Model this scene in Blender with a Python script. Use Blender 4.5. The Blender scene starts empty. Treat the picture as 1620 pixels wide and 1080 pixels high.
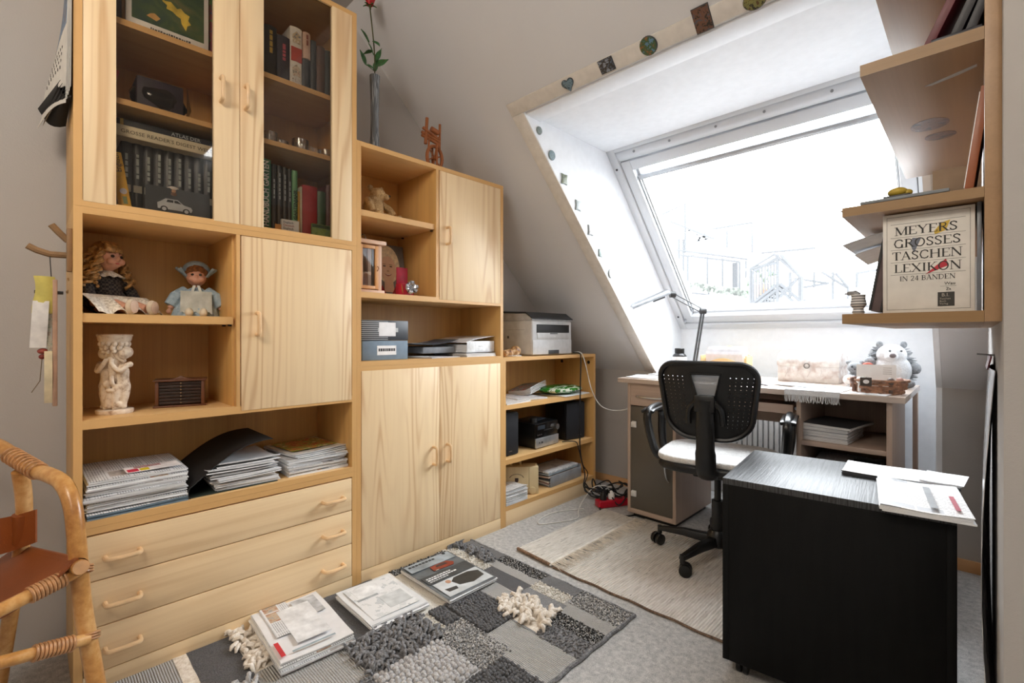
import bpy, bmesh, math, random
from math import sin, cos, pi, radians
from mathutils import Vector, Matrix

SC = bpy.context.scene
COL = SC.collection
R = random.Random(7)

# ------------------------------------------------------------------ camera, sky, light, exposure
CAMX, EYE, YAW, FPX = 1.7646, 1.0, radians(44.421), 750.0
cam_d = bpy.data.cameras.new('camera')
cam = bpy.data.objects.new('camera', cam_d)
COL.objects.link(cam)
cam.location = (CAMX, 0, EYE)
cam.rotation_euler = (pi / 2, 0, YAW)
cam_d.sensor_width = 36
cam_d.lens = FPX / 1620 * 36
cam_d.shift_y = -8 / 1620
cam_d.clip_start = 0.01
SC.camera = cam

wd = bpy.data.worlds.new('overcast_sky')
SC.world = wd
wd.use_nodes = True
bg = wd.node_tree.nodes['Background']
bg.inputs[0].default_value = (0.90, 0.955, 1.0, 1)
bg.inputs[1].default_value = 9.0

SC.view_settings.view_transform = 'Standard'
SC.view_settings.look = 'None'
SC.view_settings.gamma = 1
SC.view_settings.use_curve_mapping = False
SC.view_settings.exposure = 0.95
SC.cycles.max_bounces = 10
SC.cycles.diffuse_bounces = 6
SC.cycles.glossy_bounces = 4
SC.cycles.transparent_max_bounces = 16
SC.cycles.caustics_reflective = False
SC.cycles.caustics_refractive = False

# daylight of the roof window (portal only guides the sampling of the sky through the pane)
WA, WB = Vector((0, 2.224, 2.014)), Vector((0, 3.145, 1.048))
WT = (WB - WA).normalized()
WN = Vector((0, -WT.z, WT.y))          # outward (up and away)
pl = bpy.data.lights.new('window_daylight', 'AREA')
pl.shape = 'RECTANGLE'
pl.size, pl.size_y = 1.14, 1.02
pl.cycles.is_portal = True
po = bpy.data.objects.new('window_daylight', pl)
COL.objects.link(po)
po.matrix_world = Matrix.Translation(WA + WT * .68 + WN * .16 + Vector((.972, 0, 0))) @ Matrix((
    (1, 0, 0, 0), (0, WT.y, WN.y, 0), (0, WT.z, WN.z, 0), (0, 0, 0, 1)))

# warm fill lamps added out of view in room and hall (made-up fittings below)
FILL_LAMPS = [((1.2, -0.65, 2.36), 36, (1.0, .92, .82)), ((2.4, -0.9, 2.36), 14, (1.0, .93, .84))]
for loc, pw, c in FILL_LAMPS:
    l = bpy.data.lights.new('fill_lamp_bulb', 'POINT')
    l.energy, l.color, l.shadow_soft_size = pw, c, .3
    o = bpy.data.objects.new('fill_lamp_bulb', l)
    COL.objects.link(o)
    o.location = loc

# ------------------------------------------------------------------ materials
MATS = {}
def srgb(c):
    if isinstance(c, str):
        c = [int(c[i:i + 2], 16) / 255 for i in (0, 2, 4)]
    return tuple((x / 12.92 if x <= .04045 else ((x + .055) / 1.055) ** 2.4) for x in c[:3]) + (1,)

class NT:
    def __init__(s, name):
        s.m = bpy.data.materials.new(name)
        s.m.use_nodes = True
        s.t = s.m.node_tree
        s.b = s.t.nodes['Principled BSDF']
        s.out = s.t.nodes['Material Output']
    def n(s, kind, **k):
        nd = s.t.nodes.new('ShaderNode' + kind)
        for a, v in k.items():
            if a[0] == 'i' and a[1:].isdigit():
                nd.inputs[int(a[1:])].default_value = v
            else:
                setattr(nd, a, v)
        return nd
    def l(s, a, b):
        s.t.links.new(a, b)
    def coord(s, scale=(1, 1, 1), loc=(0, 0, 0), kind='Object', rot=(0, 0, 0)):
        tc = s.n('TexCoord')
        mp = s.n('Mapping')
        mp.inputs['Scale'].default_value = scale
        mp.inputs['Location'].default_value = loc
        mp.inputs['Rotation'].default_value = rot
        s.l(tc.outputs[kind], mp.inputs[0])
        return mp.outputs[0]
    def noise(s, co, scale=5, detail=2, rough=.5, dist=0):
        n = s.n('TexNoise')
        n.inputs['Scale'].default_value = scale
        n.inputs['Detail'].default_value = detail
        n.inputs['Roughness'].default_value = rough
        n.inputs['Distortion'].default_value = dist
        s.l(co, n.inputs['Vector'])
        return n.outputs[0]
    def math(s, op, a, b=None, c=None):
        n = s.n('Math', operation=op)
        for i, v in enumerate((a, b, c)):
            if v is None:
                continue
            if isinstance(v, (int, float)):
                n.inputs[i].default_value = v
            else:
                s.l(v, n.inputs[i])
        return n.outputs[0]
    def ramp(s, f, stops, interp='LINEAR'):
        n = s.n('ValToRGB')
        n.color_ramp.interpolation = interp
        e = n.color_ramp.elements
        while len(e) > 1:
            e.remove(e[-1])
        e[0].position, e[0].color = stops[0][0], srgb(stops[0][1])
        for p, c in stops[1:]:
            q = e.new(p)
            q.color = srgb(c)
        s.l(f, n.inputs[0])
        return n.outputs[0]
    def mix(s, f, a, b, mode='MIX'):
        n = s.n('Mix', data_type='RGBA', blend_type=mode)
        for i, v in ((0, f), (6, a), (7, b)):
            if isinstance(v, (int, float)):
                n.inputs[i].default_value = v
            elif isinstance(v, (str, tuple, list)):
                n.inputs[i].default_value = srgb(v)
            else:
                s.l(v, n.inputs[i])
        return n.outputs[2]
    def bump(s, h, strength=.3, dist=.002):
        n = s.n('Bump')
        n.inputs['Strength'].default_value = strength
        n.inputs['Distance'].default_value = dist
        s.l(h, n.inputs['Height'])
        s.l(n.outputs[0], s.b.inputs['Normal'])
    def col(s, c):
        if isinstance(c, (str, tuple, list)):
            s.b.inputs['Base Color'].default_value = srgb(c)
        else:
            s.l(c, s.b.inputs['Base Color'])
    def fin(s, rough=.5, metal=0.0, spec=None, name=None):
        s.b.inputs['Roughness'].default_value = rough
        s.b.inputs['Metallic'].default_value = metal
        if spec is not None:
            s.b.inputs['Specular IOR Level'].default_value = spec
        return s.m

def plain(c, rough=.5, metal=0.0, var=.08, scale=30, bump=0.0, spec=None, name=None):
    """plain procedural material: a colour with a little noise and relief"""
    key = ('plain', str(c), rough, metal, var, scale, bump, spec)
    if key in MATS:
        return MATS[key]
    s = NT(name or 'plain_%s' % (c if isinstance(c, str) else 'colour'))
    f = s.noise(s.coord(), scale, 3)
    rgb = [int(c[i:i + 2], 16) for i in (0, 2, 4)]
    lo = '%02x%02x%02x' % tuple(max(0, int(v * (1 - var))) for v in rgb)
    hi = '%02x%02x%02x' % tuple(min(255, int(v * (1 + var))) for v in rgb)
    s.col(s.ramp(f, [(.3, lo), (.7, hi)]))
    if bump:
        s.bump(f, bump, .002)
    MATS[key] = s.fin(rough, metal, spec)
    return MATS[key]

def wood(name, base, dark, grain='z', figure=1.0, fine=1.0, rough=.42, freq=22, spread=4, seed=0, contrast=1.0):
    """veneer: contour lines of stretched noise give cathedral figure, fine streaks give pores; grain = axis of the fibres"""
    s = NT(name)
    ax = 'xyz'.index(grain)
    def st(a, b):
        return tuple(b if i == ax else a for i in range(3))
    f1 = s.noise(s.coord(st(spread, spread * .07), (seed, seed * 1.7, seed * .6)), 1.0, 1.0, .3)
    w = s.math('SINE', s.math('MULTIPLY', f1, freq * 6.28))
    w = s.math('POWER', s.math('MULTIPLY_ADD', w, .5, .5), 2.5)
    zone = s.noise(s.coord(st(7, .12), (seed * 2 + 4, 1, 2)), 1.0, 1)
    zn = s.n('MapRange')
    zn.inputs[1].default_value, zn.inputs[2].default_value = .46, .56
    s.l(zone, zn.inputs[0])
    w = s.math('MULTIPLY', w, s.math('MULTIPLY_ADD', zn.outputs[0], .85, .15))
    f2 = s.noise(s.coord(st(170, 2.5)), 1.0, 3, .6)
    f3 = s.noise(s.coord(st(34, .35), (seed * 3, 0, 0)), 1.0, 2)
    v = s.math('ADD', s.math('MULTIPLY', w, .42 * figure), s.math('MULTIPLY', f2, .42 * fine))
    v = s.math('ADD', v, s.math('MULTIPLY_ADD', f3, .36, -.18))
    s.col(s.ramp(v, [(.1, base), (.1 + .95 / contrast, dark)]))
    s.bump(f2, .08, .001)
    return s.fin(rough)

def printed(name, base='ecebea', ink='55565a', seed=0, pics=('8c8f96', 'b9bcc2'), psh=.72, line=330, cell=9.0, gloss=.6):
    """printed page: columns of text lines and picture blocks laid out in the sheet's own plane"""
    s = NT(name)
    co = s.coord((1, 1, 1), (seed * .37, seed * .73, 0))
    br = s.n('TexBrick')
    s.l(co, br.inputs['Vector'])
    br.inputs['Color1'].default_value = (0, 0, 0, 1)
    br.inputs['Color2'].default_value = (1, 1, 1, 1)
    br.inputs['Scale'].default_value = cell
    br.inputs['Mortar Size'].default_value = .025
    br.inputs['Mortar Smooth'].default_value = 0
    br.inputs['Brick Width'].default_value = .62
    br.inputs['Row Height'].default_value = .45
    sp = s.n('SeparateXYZ')
    s.l(co, sp.inputs[0])
    ln = s.math('GREATER_THAN', s.math('SINE', s.math('MULTIPLY', sp.outputs[1], line * 3.1)), .1)
    wd_ = s.math('GREATER_THAN', s.noise(s.coord((420, 60, 1), (seed, 0, 0)), 1, 1), .42)
    txt = s.math('MULTIPLY', s.math('MULTIPLY', ln, wd_), .62)
    rnd = s.n('SeparateColor')
    s.l(br.outputs[0], rnd.inputs[0])
    isp = s.math('GREATER_THAN', rnd.outputs[0], psh)
    pic = s.ramp(s.noise(co, 38, 3, .6), [(.3, pics[0]), (.5, pics[1]), (.7, pics[-1])])
    c = s.mix(txt, base, ink)
    c = s.mix(isp, c, pic)
    c = s.mix(br.outputs['Fac'], c, base)
    s.col(c)
    return s.fin(gloss)
M = {}
M['pine'] = wood('pine_veneer_vertical', 'eed3a9', 'bd864e', 'z', .95, .5, freq=10, spread=11)
M['pine_h'] = wood('pine_veneer_horizontal', 'edd1a6', 'bd8c52', 'y', .5, .6, freq=8, spread=10)
M['edge'] = wood('pine_edge_band', 'd6a86c', 'ae7c40', 'z', .2, .6)
M['edge_h'] = wood('pine_edge_band_horizontal', 'd6a86c', 'ae7c40', 'y', .2, .6)
M['inner'] = wood('oak_look_back_panel', 'd2a565', '996c38', 'z', .25, 1.1, freq=10)
M['innerside'] = wood('oak_look_side_panel', 'd8ab68', 'a0713c', 'z', .35, .8, freq=14)
M['shelf_h'] = wood('pine_shelf_board', 'e0b880', 'b28850', 'y', .3, .6)
M['sonoma'] = wood('sawn_oak_laminate', 'bba697', '887468', 'x', .15, .9, freq=9, rough=.5)
M['sonoma_v'] = wood('sawn_oak_laminate_upright', 'b8a394', '857165', 'z', .15, .9, freq=9, rough=.5)
M['handle'] = plain('e4c093', .35, var=.04)
M['white'] = plain('f2f2f2', .45, var=.015)
M['black'] = plain('141414', .45, var=.25)
M['blackgloss'] = plain('0c0c0d', .18, var=.2)
M['paper'] = plain('eeeef0', .7, var=.03)
M['paper2'] = plain('dfe0e4', .7, var=.04)
M['chrome'] = plain('c9cbcf', .25, 1.0, var=.03)
M['steel'] = plain('9a9c9f', .35, 1.0, var=.05)
M['grey'] = plain('8b8d90', .5)
M['news'] = [printed('newsprint_%d' % i, ['e9e9ea', 'e2e3e6', 'efeeec', 'dcdde1'][i % 4], '5a5b60', i * 3 + 1, [('8f9299', 'c3c5c9'), ('74757a', 'b1a7a0', 'cfd0d2'), ('a05a4c', 'c9b49a', '7f94a8')][i % 3], [.8, .86, .75][i % 3]) for i in range(6)]
M['pages'] = None
M['dark'] = plain('2b2b2d', .5, var=.15)

def glass(name, tint='ffffff', refl=.08, rough=.02, opac=0.0, ocol='777777'):
    s = NT(name)
    tr = s.n('BsdfTransparent')
    tr.inputs[0].default_value = srgb(tint)
    gl = s.n('BsdfGlossy')
    gl.inputs['Roughness'].default_value = rough
    lw = s.n('LayerWeight')
    lw.inputs[0].default_value = .25
    fac = s.math('MULTIPLY_ADD', lw.outputs['Fresnel'], .8, refl * .3)
    mx = s.n('MixShader')
    s.l(fac, mx.inputs[0]); s.l(tr.outputs[0], mx.inputs[1]); s.l(gl.outputs[0], mx.inputs[2])
    last = mx
    if opac:
        df = s.n('BsdfDiffuse')
        df.inputs[0].default_value = srgb(ocol)
        m2 = s.n('MixShader')
        m2.inputs[0].default_value = opac
        s.l(mx.outputs[0], m2.inputs[1]); s.l(df.outputs[0], m2.inputs[2])
        last = m2
    s.l(last.outputs[0], s.out.inputs[0])
    return s.m
M['pane'] = glass('window_glass', 'fbfdff', .1)
M['vitrine'] = glass('cabinet_door_glass', 'f6f3ee', .05)
M['clear'] = glass('clear_glass', 'f2f4f4', .3)

# ------------------------------------------------------------------ mesh builder
class MB:
    def __init__(s):
        s.v, s.f, s.mi, s.cur = [], [], [], 0
    def mat(s, i):
        s.cur = i
        return s
    def add(s, vs, fs):
        o = len(s.v)
        s.v += [tuple(v) for v in vs]
        for f in fs:
            s.f.append(tuple(i + o for i in f))
            s.mi.append(s.cur)
        return s
    def box(s, x0, x1, y0, y1, z0, z1):
        vs = [(x, y, z) for z in (z0, z1) for y in (y0, y1) for x in (x0, x1)]
        return s.add(vs, [(0, 2, 3, 1), (4, 5, 7, 6), (0, 1, 5, 4), (2, 6, 7, 3), (0, 4, 6, 2), (1, 3, 7, 5)])
    def cbox(s, c, d):
        return s.box(c[0] - d[0] / 2, c[0] + d[0] / 2, c[1] - d[1] / 2, c[1] + d[1] / 2, c[2] - d[2] / 2, c[2] + d[2] / 2)
    def prism(s, pts, axis, a, b):
        """polygon pts (2D, counter-clockwise) extruded along axis from a to b"""
        n = len(pts)
        def p(q, h):
            return {'x': (h, q[0], q[1]), 'y': (q[0], h, q[1]), 'z': (q[0], q[1], h)}[axis]
        vs = [p(q, a) for q in pts] + [p(q, b) for q in pts]
        fs = [tuple(range(n))[::-1], tuple(range(n, 2 * n))]
        fs += [(i, (i + 1) % n, n + (i + 1) % n, n + i) for i in range(n)]
        return s.add(vs, fs)
    def tube(s, path, r, n=8, closed=False, flat=None, cap=True):
        """round (or flattened) rod along a path; r a number or one per point"""
        path = [Vector(p) for p in path]
        k = len(path)
        rs = r if isinstance(r, (list, tuple)) else [r] * k
        up = Vector((0, 0, 1))
        vs, prev = [], None
        for i, p in enumerate(path):
            a = path[(i - 1) % k] if (closed or i > 0) else p
            b = path[(i + 1) % k] if (closed or i < k - 1) else p
            t = (b - a)
            t = t.normalized() if t.length > 1e-9 else Vector((0, 0, 1))
            if prev is None:
                u = t.cross(up)
                if u.length < 1e-3:
                    u = t.cross(Vector((1, 0, 0)))
                u.normalize()
            else:
                u = prev - t * prev.dot(t)
                u.normalize()
            prev = u
            w = t.cross(u)
            for j in range(n):
                a_ = 2 * pi * j / n
                vs.append(p + (u * cos(a_) * (flat[0] if flat else 1) + w * sin(a_) * (flat[1] if flat else 1)) * rs[i])
        fs = []
        for i in range(k if closed else k - 1):
            for j in range(n):
                a0, b0 = i * n + j, i * n + (j + 1) % n
                c0, d0 = ((i + 1) % k) * n + (j + 1) % n, ((i + 1) % k) * n + j
                fs.append((a0, b0, c0, d0))
        if cap and not closed:
            fs.append(tuple(range(n))[::-1])
            fs.append(tuple(range((k - 1) * n, k * n)))
        return s.add(vs, fs)
    def lathe(s, prof, n=20, c=(0, 0, 0), sy=1.0, wob=None):
        vs = []
        for i, (r, z) in enumerate(prof):
            for j in range(n):
                a = 2 * pi * j / n
                q = r * (1 + (wob(a, z) if wob else 0))
                vs.append((c[0] + q * cos(a), c[1] + q * sin(a) * sy, c[2] + z))
        k = len(prof)
        fs = [(i * n + j, i * n + (j + 1) % n, (i + 1) * n + (j + 1) % n, (i + 1) * n + j) for i in range(k - 1) for j in range(n)]
        fs += [tuple(range(n))[::-1], tuple(range((k - 1) * n, k * n))]
        return s.add(vs, fs)
    def cyl(s, a, b, r, n=16, r2=None):
        return s.tube([a, b], [r, r if r2 is None else r2], n)
    def ell(s, c, r, n=14, m=9, rot=None, wob=None):
        vs = []
        if isinstance(r, (int, float)):
            r = (r, r, r)
        rm = rot.to_matrix() if hasattr(rot, 'to_matrix') else rot
        for i in range(1, m):
            t = pi * i / m
            for j in range(n):
                a = 2 * pi * j / n
                d = Vector((sin(t) * cos(a), sin(t) * sin(a), cos(t)))
                q = 1 + (wob(d) if wob else 0)
                p = Vector((d.x * r[0], d.y * r[1], d.z * r[2])) * q
                vs.append(p)
        top, bot = Vector((0, 0, r[2])), Vector((0, 0, -r[2]))
        vs += [top, bot]
        if rm is not None:
            vs = [rm @ v for v in vs]
        vs = [v + Vector(c) for v in vs]
        fs = [(i * n + j, (i + 1) * n + j, (i + 1) * n + (j + 1) % n, i * n + (j + 1) % n) for i in range(m - 2) for j in range(n)]
        T, Bo = (m - 1) * n, (m - 1) * n + 1
        fs += [(T, j, (j + 1) % n) for j in range(n)]
        fs += [(Bo, (m - 2) * n + (j + 1) % n, (m - 2) * n + j) for j in range(n)]
        return s.add(vs, fs)
    def sheet(s, nx, ny, fn, th=.001):
        """thin curved sheet: fn(u, v) -> point, u, v in 0..1, given a thickness below"""
        top = [Vector(fn(i / nx, j / ny)) for j in range(ny + 1) for i in range(nx + 1)]
        w = nx + 1
        def nrm(i, j):
            a = top[j * w + min(i + 1, nx)] - top[j * w + max(i - 1, 0)]
            b = top[min(j + 1, ny) * w + i] - top[max(j - 1, 0) * w + i]
            q = a.cross(b)
            return q.normalized() if q.length > 1e-12 else Vector((0, 0, 1))
        bot = [top[j * w + i] - nrm(i, j) * th for j in range(ny + 1) for i in range(nx + 1)]
        o = len(top)
        fs = []
        for j in range(ny):
            for i in range(nx):
                a = j * w + i
                fs.append((a, a + 1, a + w + 1, a + w))
                fs.append((o + a, o + a + w, o + a + w + 1, o + a + 1))
        ring = [i for i in range(nx)] + [j * w + nx for j in range(ny)] + [ny * w + i for i in range(nx, 0, -1)] + [j * w for j in range(ny, 0, -1)]
        for q in range(len(ring)):
            a, b = ring[q], ring[(q + 1) % len(ring)]
            fs.append((a, o + a, o + b, b))
        return s.add(top + bot, fs)
    def move(s, m, start=0):
        s.v[start:] = [tuple(m @ Vector(v)) for v in s.v[start:]]
        return s
    def build(s, name, mats, parent=None, bevel=0, smooth=35, seg=2, kind=None):
        me = bpy.data.meshes.new(name)
        me.from_pydata(s.v, [], s.f)
        if not isinstance(mats, (list, tuple)):
            mats = [mats]
        for m in mats:
            me.materials.append(m)
        if len(mats) > 1:
            me.polygons.foreach_set('material_index', s.mi)
        if bevel:
            bm = bmesh.new()
            bm.from_mesh(me)
            es = [e for e in bm.edges if len(e.link_faces) == 2 and e.calc_face_angle(0) > radians(40)]
            bmesh.ops.bevel(bm, geom=es, offset=bevel, segments=seg, affect='EDGES', profile=.5, clamp_overlap=True)
            bm.to_mesh(me)
            bm.free()
        if smooth:
            me.polygons.foreach_set('use_smooth', [True] * len(me.polygons))
            me.set_sharp_from_angle(angle=radians(smooth))
        me.update()
        o = bpy.data.objects.new(name, me)
        COL.objects.link(o)
        if parent:
            o.parent = parent
        if kind:
            o['kind'] = kind
        return o

def T(name, label, cat, loc=(0, 0, 0), rz=0, group=None, rot=None):
    o = bpy.data.objects.new(name, None)
    o.empty_display_size = .05
    COL.objects.link(o)
    o.location = loc
    o.rotation_euler = rot if rot else (0, 0, rz)
    return tag(o, label, cat, group)
def tag(o, label, cat, group=None, loc=None, rz=None):
    o['label'], o['category'] = label, cat
    if group:
        o['group'] = group
    if loc is not None:
        o.location = loc
    if rz is not None:
        o.rotation_euler = (0, 0, rz)
    return o
def struct(o):
    o['kind'] = 'structure'
    return o
def bx(name, mat, parent, x0, x1, y0, y1, z0, z1, bevel=.0015):
    return MB().box(x0, x1, y0, y1, z0, z1).build(name, mat, parent, bevel)
def text(body, size, mat, parent, loc, rot=(0, 0, 0), name='lettering', align='LEFT', ext=.0003, sx=1.0, bold=0.0, valign='TOP_BASELINE'):
    cu = bpy.data.curves.new('lettering', 'FONT')
    cu.body, cu.size, cu.align_x, cu.extrude, cu.resolution_u = body, size, align, ext, 2
    cu.offset = bold
    tmp = bpy.data.objects.new('lettering_tmp', cu)
    COL.objects.link(tmp)
    bpy.context.view_layer.update()
    me = bpy.data.meshes.new_from_object(tmp)
    bpy.data.objects.remove(tmp)
    bpy.data.curves.remove(cu)
    me.name = name
    me.materials.clear()
    me.materials.append(mat)
    o = bpy.data.objects.new(name, me)
    COL.objects.link(o)
    o.parent = parent
    o.location, o.rotation_euler, o.scale = loc, rot, (sx, 1, 1)
    return o
def smoothpath(pts, k=6, closed=False):
    """Catmull-Rom through pts"""
    P = [Vector(p) for p in pts]
    n = len(P)
    out = []
    rng = n if closed else n - 1
    for i in range(rng):
        p0 = P[(i - 1) % n] if closed or i > 0 else P[0] * 2 - P[1]
        p1, p2 = P[i], P[(i + 1) % n]
        p3 = P[(i + 2) % n] if closed or i + 2 < n else P[-1] * 2 - P[-2]
        for j in range(k):
            t = j / k
            out.append(.5 * ((2 * p1) + (p2 - p0) * t + (2 * p0 - 5 * p1 + 4 * p2 - p3) * t * t + (3 * p1 - p0 - 3 * p2 + p3) * t ** 3))
    if not closed:
        out.append(P[-1])
    return out

def edgepaper():
    s = NT('stacked_page_edges')
    f = s.noise(s.coord((8, 8, 900)), 1, 2, .6)
    s.col(s.ramp(f, [(.35, 'c2c3c6'), (.5, 'e8e8e8'), (.65, 'd9dadc')]))
    return s.fin(.7)
M['pages'] = edgepaper()

def book(name, label, cat, x, y, z, th, h, d, col, group=None, lean=0, title=None, tcol='e9e6dc', tsize=.016, rough=.4, label_patch=None, bars=False, parts=True, mat=None, tz=None):
    """upright book, spine to +x at x, lower corner at (y, z); lean tips it towards -y or +y"""
    t = T(name, label, cat, (x, y, z), 0, group, rot=(lean, 0, 0))
    cm = mat or plain(col, rough, var=.06)
    mb = MB()
    k = 5
    out = [(-d, 0), (-.004, 0)] + [(-.004 + .006 * sin(pi * i / k), th * i / k) for i in range(1, k)] + [(-.004, th), (-d, th), (-d, th - .0022), (-.007, th - .0022), (-.007, .0022), (-d, .0022)]
    mb.prism(out, 'z', 0, h)
    mb.build('cover', cm, t, 0, 50)
    bx('page_block', M['pages'], t, -d + .004, -.0075, .0026, th - .0026, .003, h - .003, 0)
    if label_patch:
        bx('spine_label', plain(label_patch[0], .5), t, -.001, .0026, .003, th - .003, label_patch[1] * h, label_patch[2] * h, 0)
    if title:
        text(title, tsize, plain(tcol, .5, var=.02), t, (.0024, th / 2 + tsize * .36, (tz or .12) * h), (pi / 2, -pi / 2, pi / 2), 'spine_title', ext=.0004)
    if bars:
        mb = MB()
        zz = h * .5
        for q in range(R.randint(4, 7)):
            L = R.uniform(.008, .022)
            if zz + L > h * .93:
                break
            mb.box(.0008, .0026, th * .38, th * .62, zz, zz + L)
            zz += L + .004
        mb.build('spine_title', plain(tcol, .5), t, 0, 0, kind='stuff')
    return t

def flatpaper(name, label, cat, loc, rz, w, d, h, mat, group=None, wave=.002, seed=0, curl=0.0, edge=None, fold=True):
    """newspaper, magazine or sheaf lying flat: printed top sheet, pages below, folded spine on one long side"""
    t = T(name, label, cat, loc, rz, group)
    q = random.Random(seed)
    a, b, c0 = q.uniform(0, 6), q.uniform(0, 6), q.uniform(.6, 1.4)
    def top(u, v):
        x, y = (u - .5) * w, (v - .5) * d
        zz = h + wave * (sin(u * 5 * c0 + a) * .5 + sin(v * 4 + b) * .5) + curl * max(0, u - .6) ** 2 * 6
        return (x, y, zz)
    MB().sheet(10, 8, top, .0012).build('cover', mat, t)
    n = max(1, min(5, int(h / .0035)))
    for i in range(n):
        z0 = (h - .002) * i / n
        z1 = (h - .002) * (i + 1) / n - .0004
        ox, oy = q.uniform(-.004, .004), q.uniform(-.004, .004)
        s_ = 1 - .012 * q.random()
        def lay(u, v, zt=z1):
            x, y = (u - .5) * w * s_ + ox, (v - .5) * d * s_ + oy
            e = (i + 1) / n
            return (x, y, max(zt + e * wave * (sin(u * 5 * c0 + a) * .5 + sin(v * 4 + b) * .5) + e * curl * max(0, u - .6) ** 2 * 6, z1 - z0 + .0002))
        MB().sheet(6, 5, lay, max(z1 - z0, .0004)).build('pages', edge or M['pages'], t)
    return t
# ------------------------------------------------------------------ the room
LX, RX = -.36, 1.795          # left wall, right wall
KY, SL, CZ = 2.80, 3.575, 2.535   # knee wall, slope (y + z = SL), ceiling
NX0, NX1, NT_, NY = .307, 1.637, 2.012, 3.155   # window niche
BY, HX = -1.9, 2.9            # back wall, far wall of the hall
def plaster(name, c, c2):
    s = NT(name)
    co = s.coord()
    f = s.noise(co, 160, 3, .6)
    g = s.noise(co, 3, 2)
    s.col(s.mix(g, c, c2))
    s.bump(f, .35, .0015)
    return s.fin(.85)
M['wall'] = plaster('woodchip_wall_paint', 'b6b3b0', 'b0aca9')
M['slope'] = plaster('woodchip_slope_paint', 'd6d6d8', 'd0d0d2')
M['nicheboard'] = plain('eff2f6', .5, var=.01)
M['trimpaint'] = plain('d8d3cc', .5, var=.03)
def carpet():
    s = NT('grey_felt_carpet')
    co = s.coord()
    f = s.noise(co, 330, 4, .7)
    g = s.noise(co, 55, 4, .7)
    v = s.math('MULTIPLY_ADD', f, .55, s.math('MULTIPLY', g, .45))
    s.col(s.ramp(v, [(.32, '77777a'), (.5, 'b3b2b0'), (.68, 'dedcd8')]))
    s.bump(v, .6, .004)
    return s.fin(.95)
M['carpet'] = carpet()
struct(MB().box(LX - .2, HX + .1, BY - .1, NY + .3, -.1, 0).build('floor', M['carpet'], smooth=0))
struct(MB().box(LX - .15, LX, BY - .1, NY + .3, 0, CZ + .6).build('wall_left', M['wall'], smooth=0))
# sloped ceiling as a slab with the niche cut out of it: left strip, right strip, strip above the niche
YT = SL - NT_
SH = .12
def slope_piece(mb, x0, x1, ya, yb):
    za, zb = SL - ya, SL - yb
    k = SH * .7071
    pts = [(ya, za), (yb, zb), (yb + k, zb + k), (ya + k, za + k)]
    mb.prism(pts[::-1], 'x', x0, x1)
mb = MB()
YC = SL - CZ
slope_piece(mb, LX, NX0 - .02, YC - .02, KY)
slope_piece(mb, NX1 + .02, RX + .13, YC - .02, KY)
slope_piece(mb, NX0 - .02, NX1 + .02, YC - .02, YT)
struct(mb.build('ceiling_slope', M['slope'], smooth=0))
struct(MB().box(LX - .1, HX + .1, BY - .1, YC, CZ, CZ + .1).build('ceiling', M['wall'], smooth=0))
mb = MB()
mb.box(LX, NX0 - .02, KY, KY + .1, 0, SL - KY)
struct(mb.build('wall_knee', M['wall'], smooth=0))
struct(MB().box(NX1 + .02, RX + .13, KY, KY + .1, 0, SL - KY).build('wall_knee.001', M['wall'], smooth=0))
# niche lining: boards left, right, top and the wall below the window
def side_poly(x0, x1, name):
    pts = [(KY - .002, 0), (NY + .05, 0), (NY + .05, WB.z), (WB.y + WN.y * .14 + .02, WB.z + WN.z * .14), (WA.y + WN.y * .14, WA.z + WN.z * .14), (YT, NT_), (KY - .002, SL - KY)]
    o = struct(MB().prism(pts, 'x', x0, x1).build(name, M['nicheboard'], smooth=0))
    return o
side_poly(NX0 - .02, NX0, 'wall_niche_left')
side_poly(NX1, NX1 + .02, 'wall_niche_right')
struct(MB().prism([(YT, NT_), (WA.y, NT_ + .001), (WA.y + WN.y * .14, WA.z + WN.z * .14), (YT, NT_ + .06)], 'x', NX0, NX1).build('ceiling_niche', M['nicheboard'], smooth=0))
struct(MB().box(NX0, NX1, YT + .012, YT + .112, NT_ - .009, NT_).build('trim_4', M['nicheboard'], bevel=.002))
struct(MB().box(NX0 - .02, NX1 + .02, NY, NY + .05, 0, WB.z + .02).build('wall_window', M['nicheboard'], smooth=0))
# flat trim boards framing the niche on the slope
def slope_board(name, x0, x1, s0, s1):
    # s measured down the slope from the niche's upper edge; proud of the slope by 8 mm
    q = .7071
    def pt(s, h):
        return (YT + s * q - h * q, NT_ - s * q - h * q)
    pts = [pt(s0, 0), pt(s1, 0), pt(s1, .008), pt(s0, .008)]
    return struct(MB().prism(pts[::-1], 'x', x0, x1).build(name, M['trimpaint'], bevel=.0015))
slope_board('trim_1', NX0 - .068, NX1 + .0, -.058, 0)
slope_board('trim_2', NX0 - .068, NX0, .0005, (KY - YT) / .7071 - .012)
# right wall ends at the doorway where the camera stands; the hall lies beyond
WE = 1.11
struct(MB().box(RX, RX + .13, WE, NY + .2, 0, CZ).build('wall_right', M['wall'], bevel=.004))
struct(MB().box(LX - .1, HX + .1, BY - .1, BY, 0, CZ).build('wall_back', M['wall'], smooth=0))
struct(MB().box(HX, HX + .1, BY - .1, WE + .1, 0, CZ).build('wall_hall', M['wall'], smooth=0))
struct(MB().box(RX + .13, HX + .1, WE, WE + .1, 0, CZ).build('wall_hall_end', M['wall'], smooth=0))
M['skirt'] = wood('beech_baseboard', 'd6a878', 'b98656', 'y', .2, .5)
M['skirt_x'] = wood('beech_baseboard_cross', 'd6a878', 'b98656', 'x', .2, .5)
struct(bx('baseboard_left', M['skirt_x'], None, LX, NX0 - .02, KY - .014, KY, 0, .05))
struct(bx('baseboard_knee', M['skirt_x'], None, NX1 + .02, RX - .014, KY - .014, KY, 0, .05))
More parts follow.
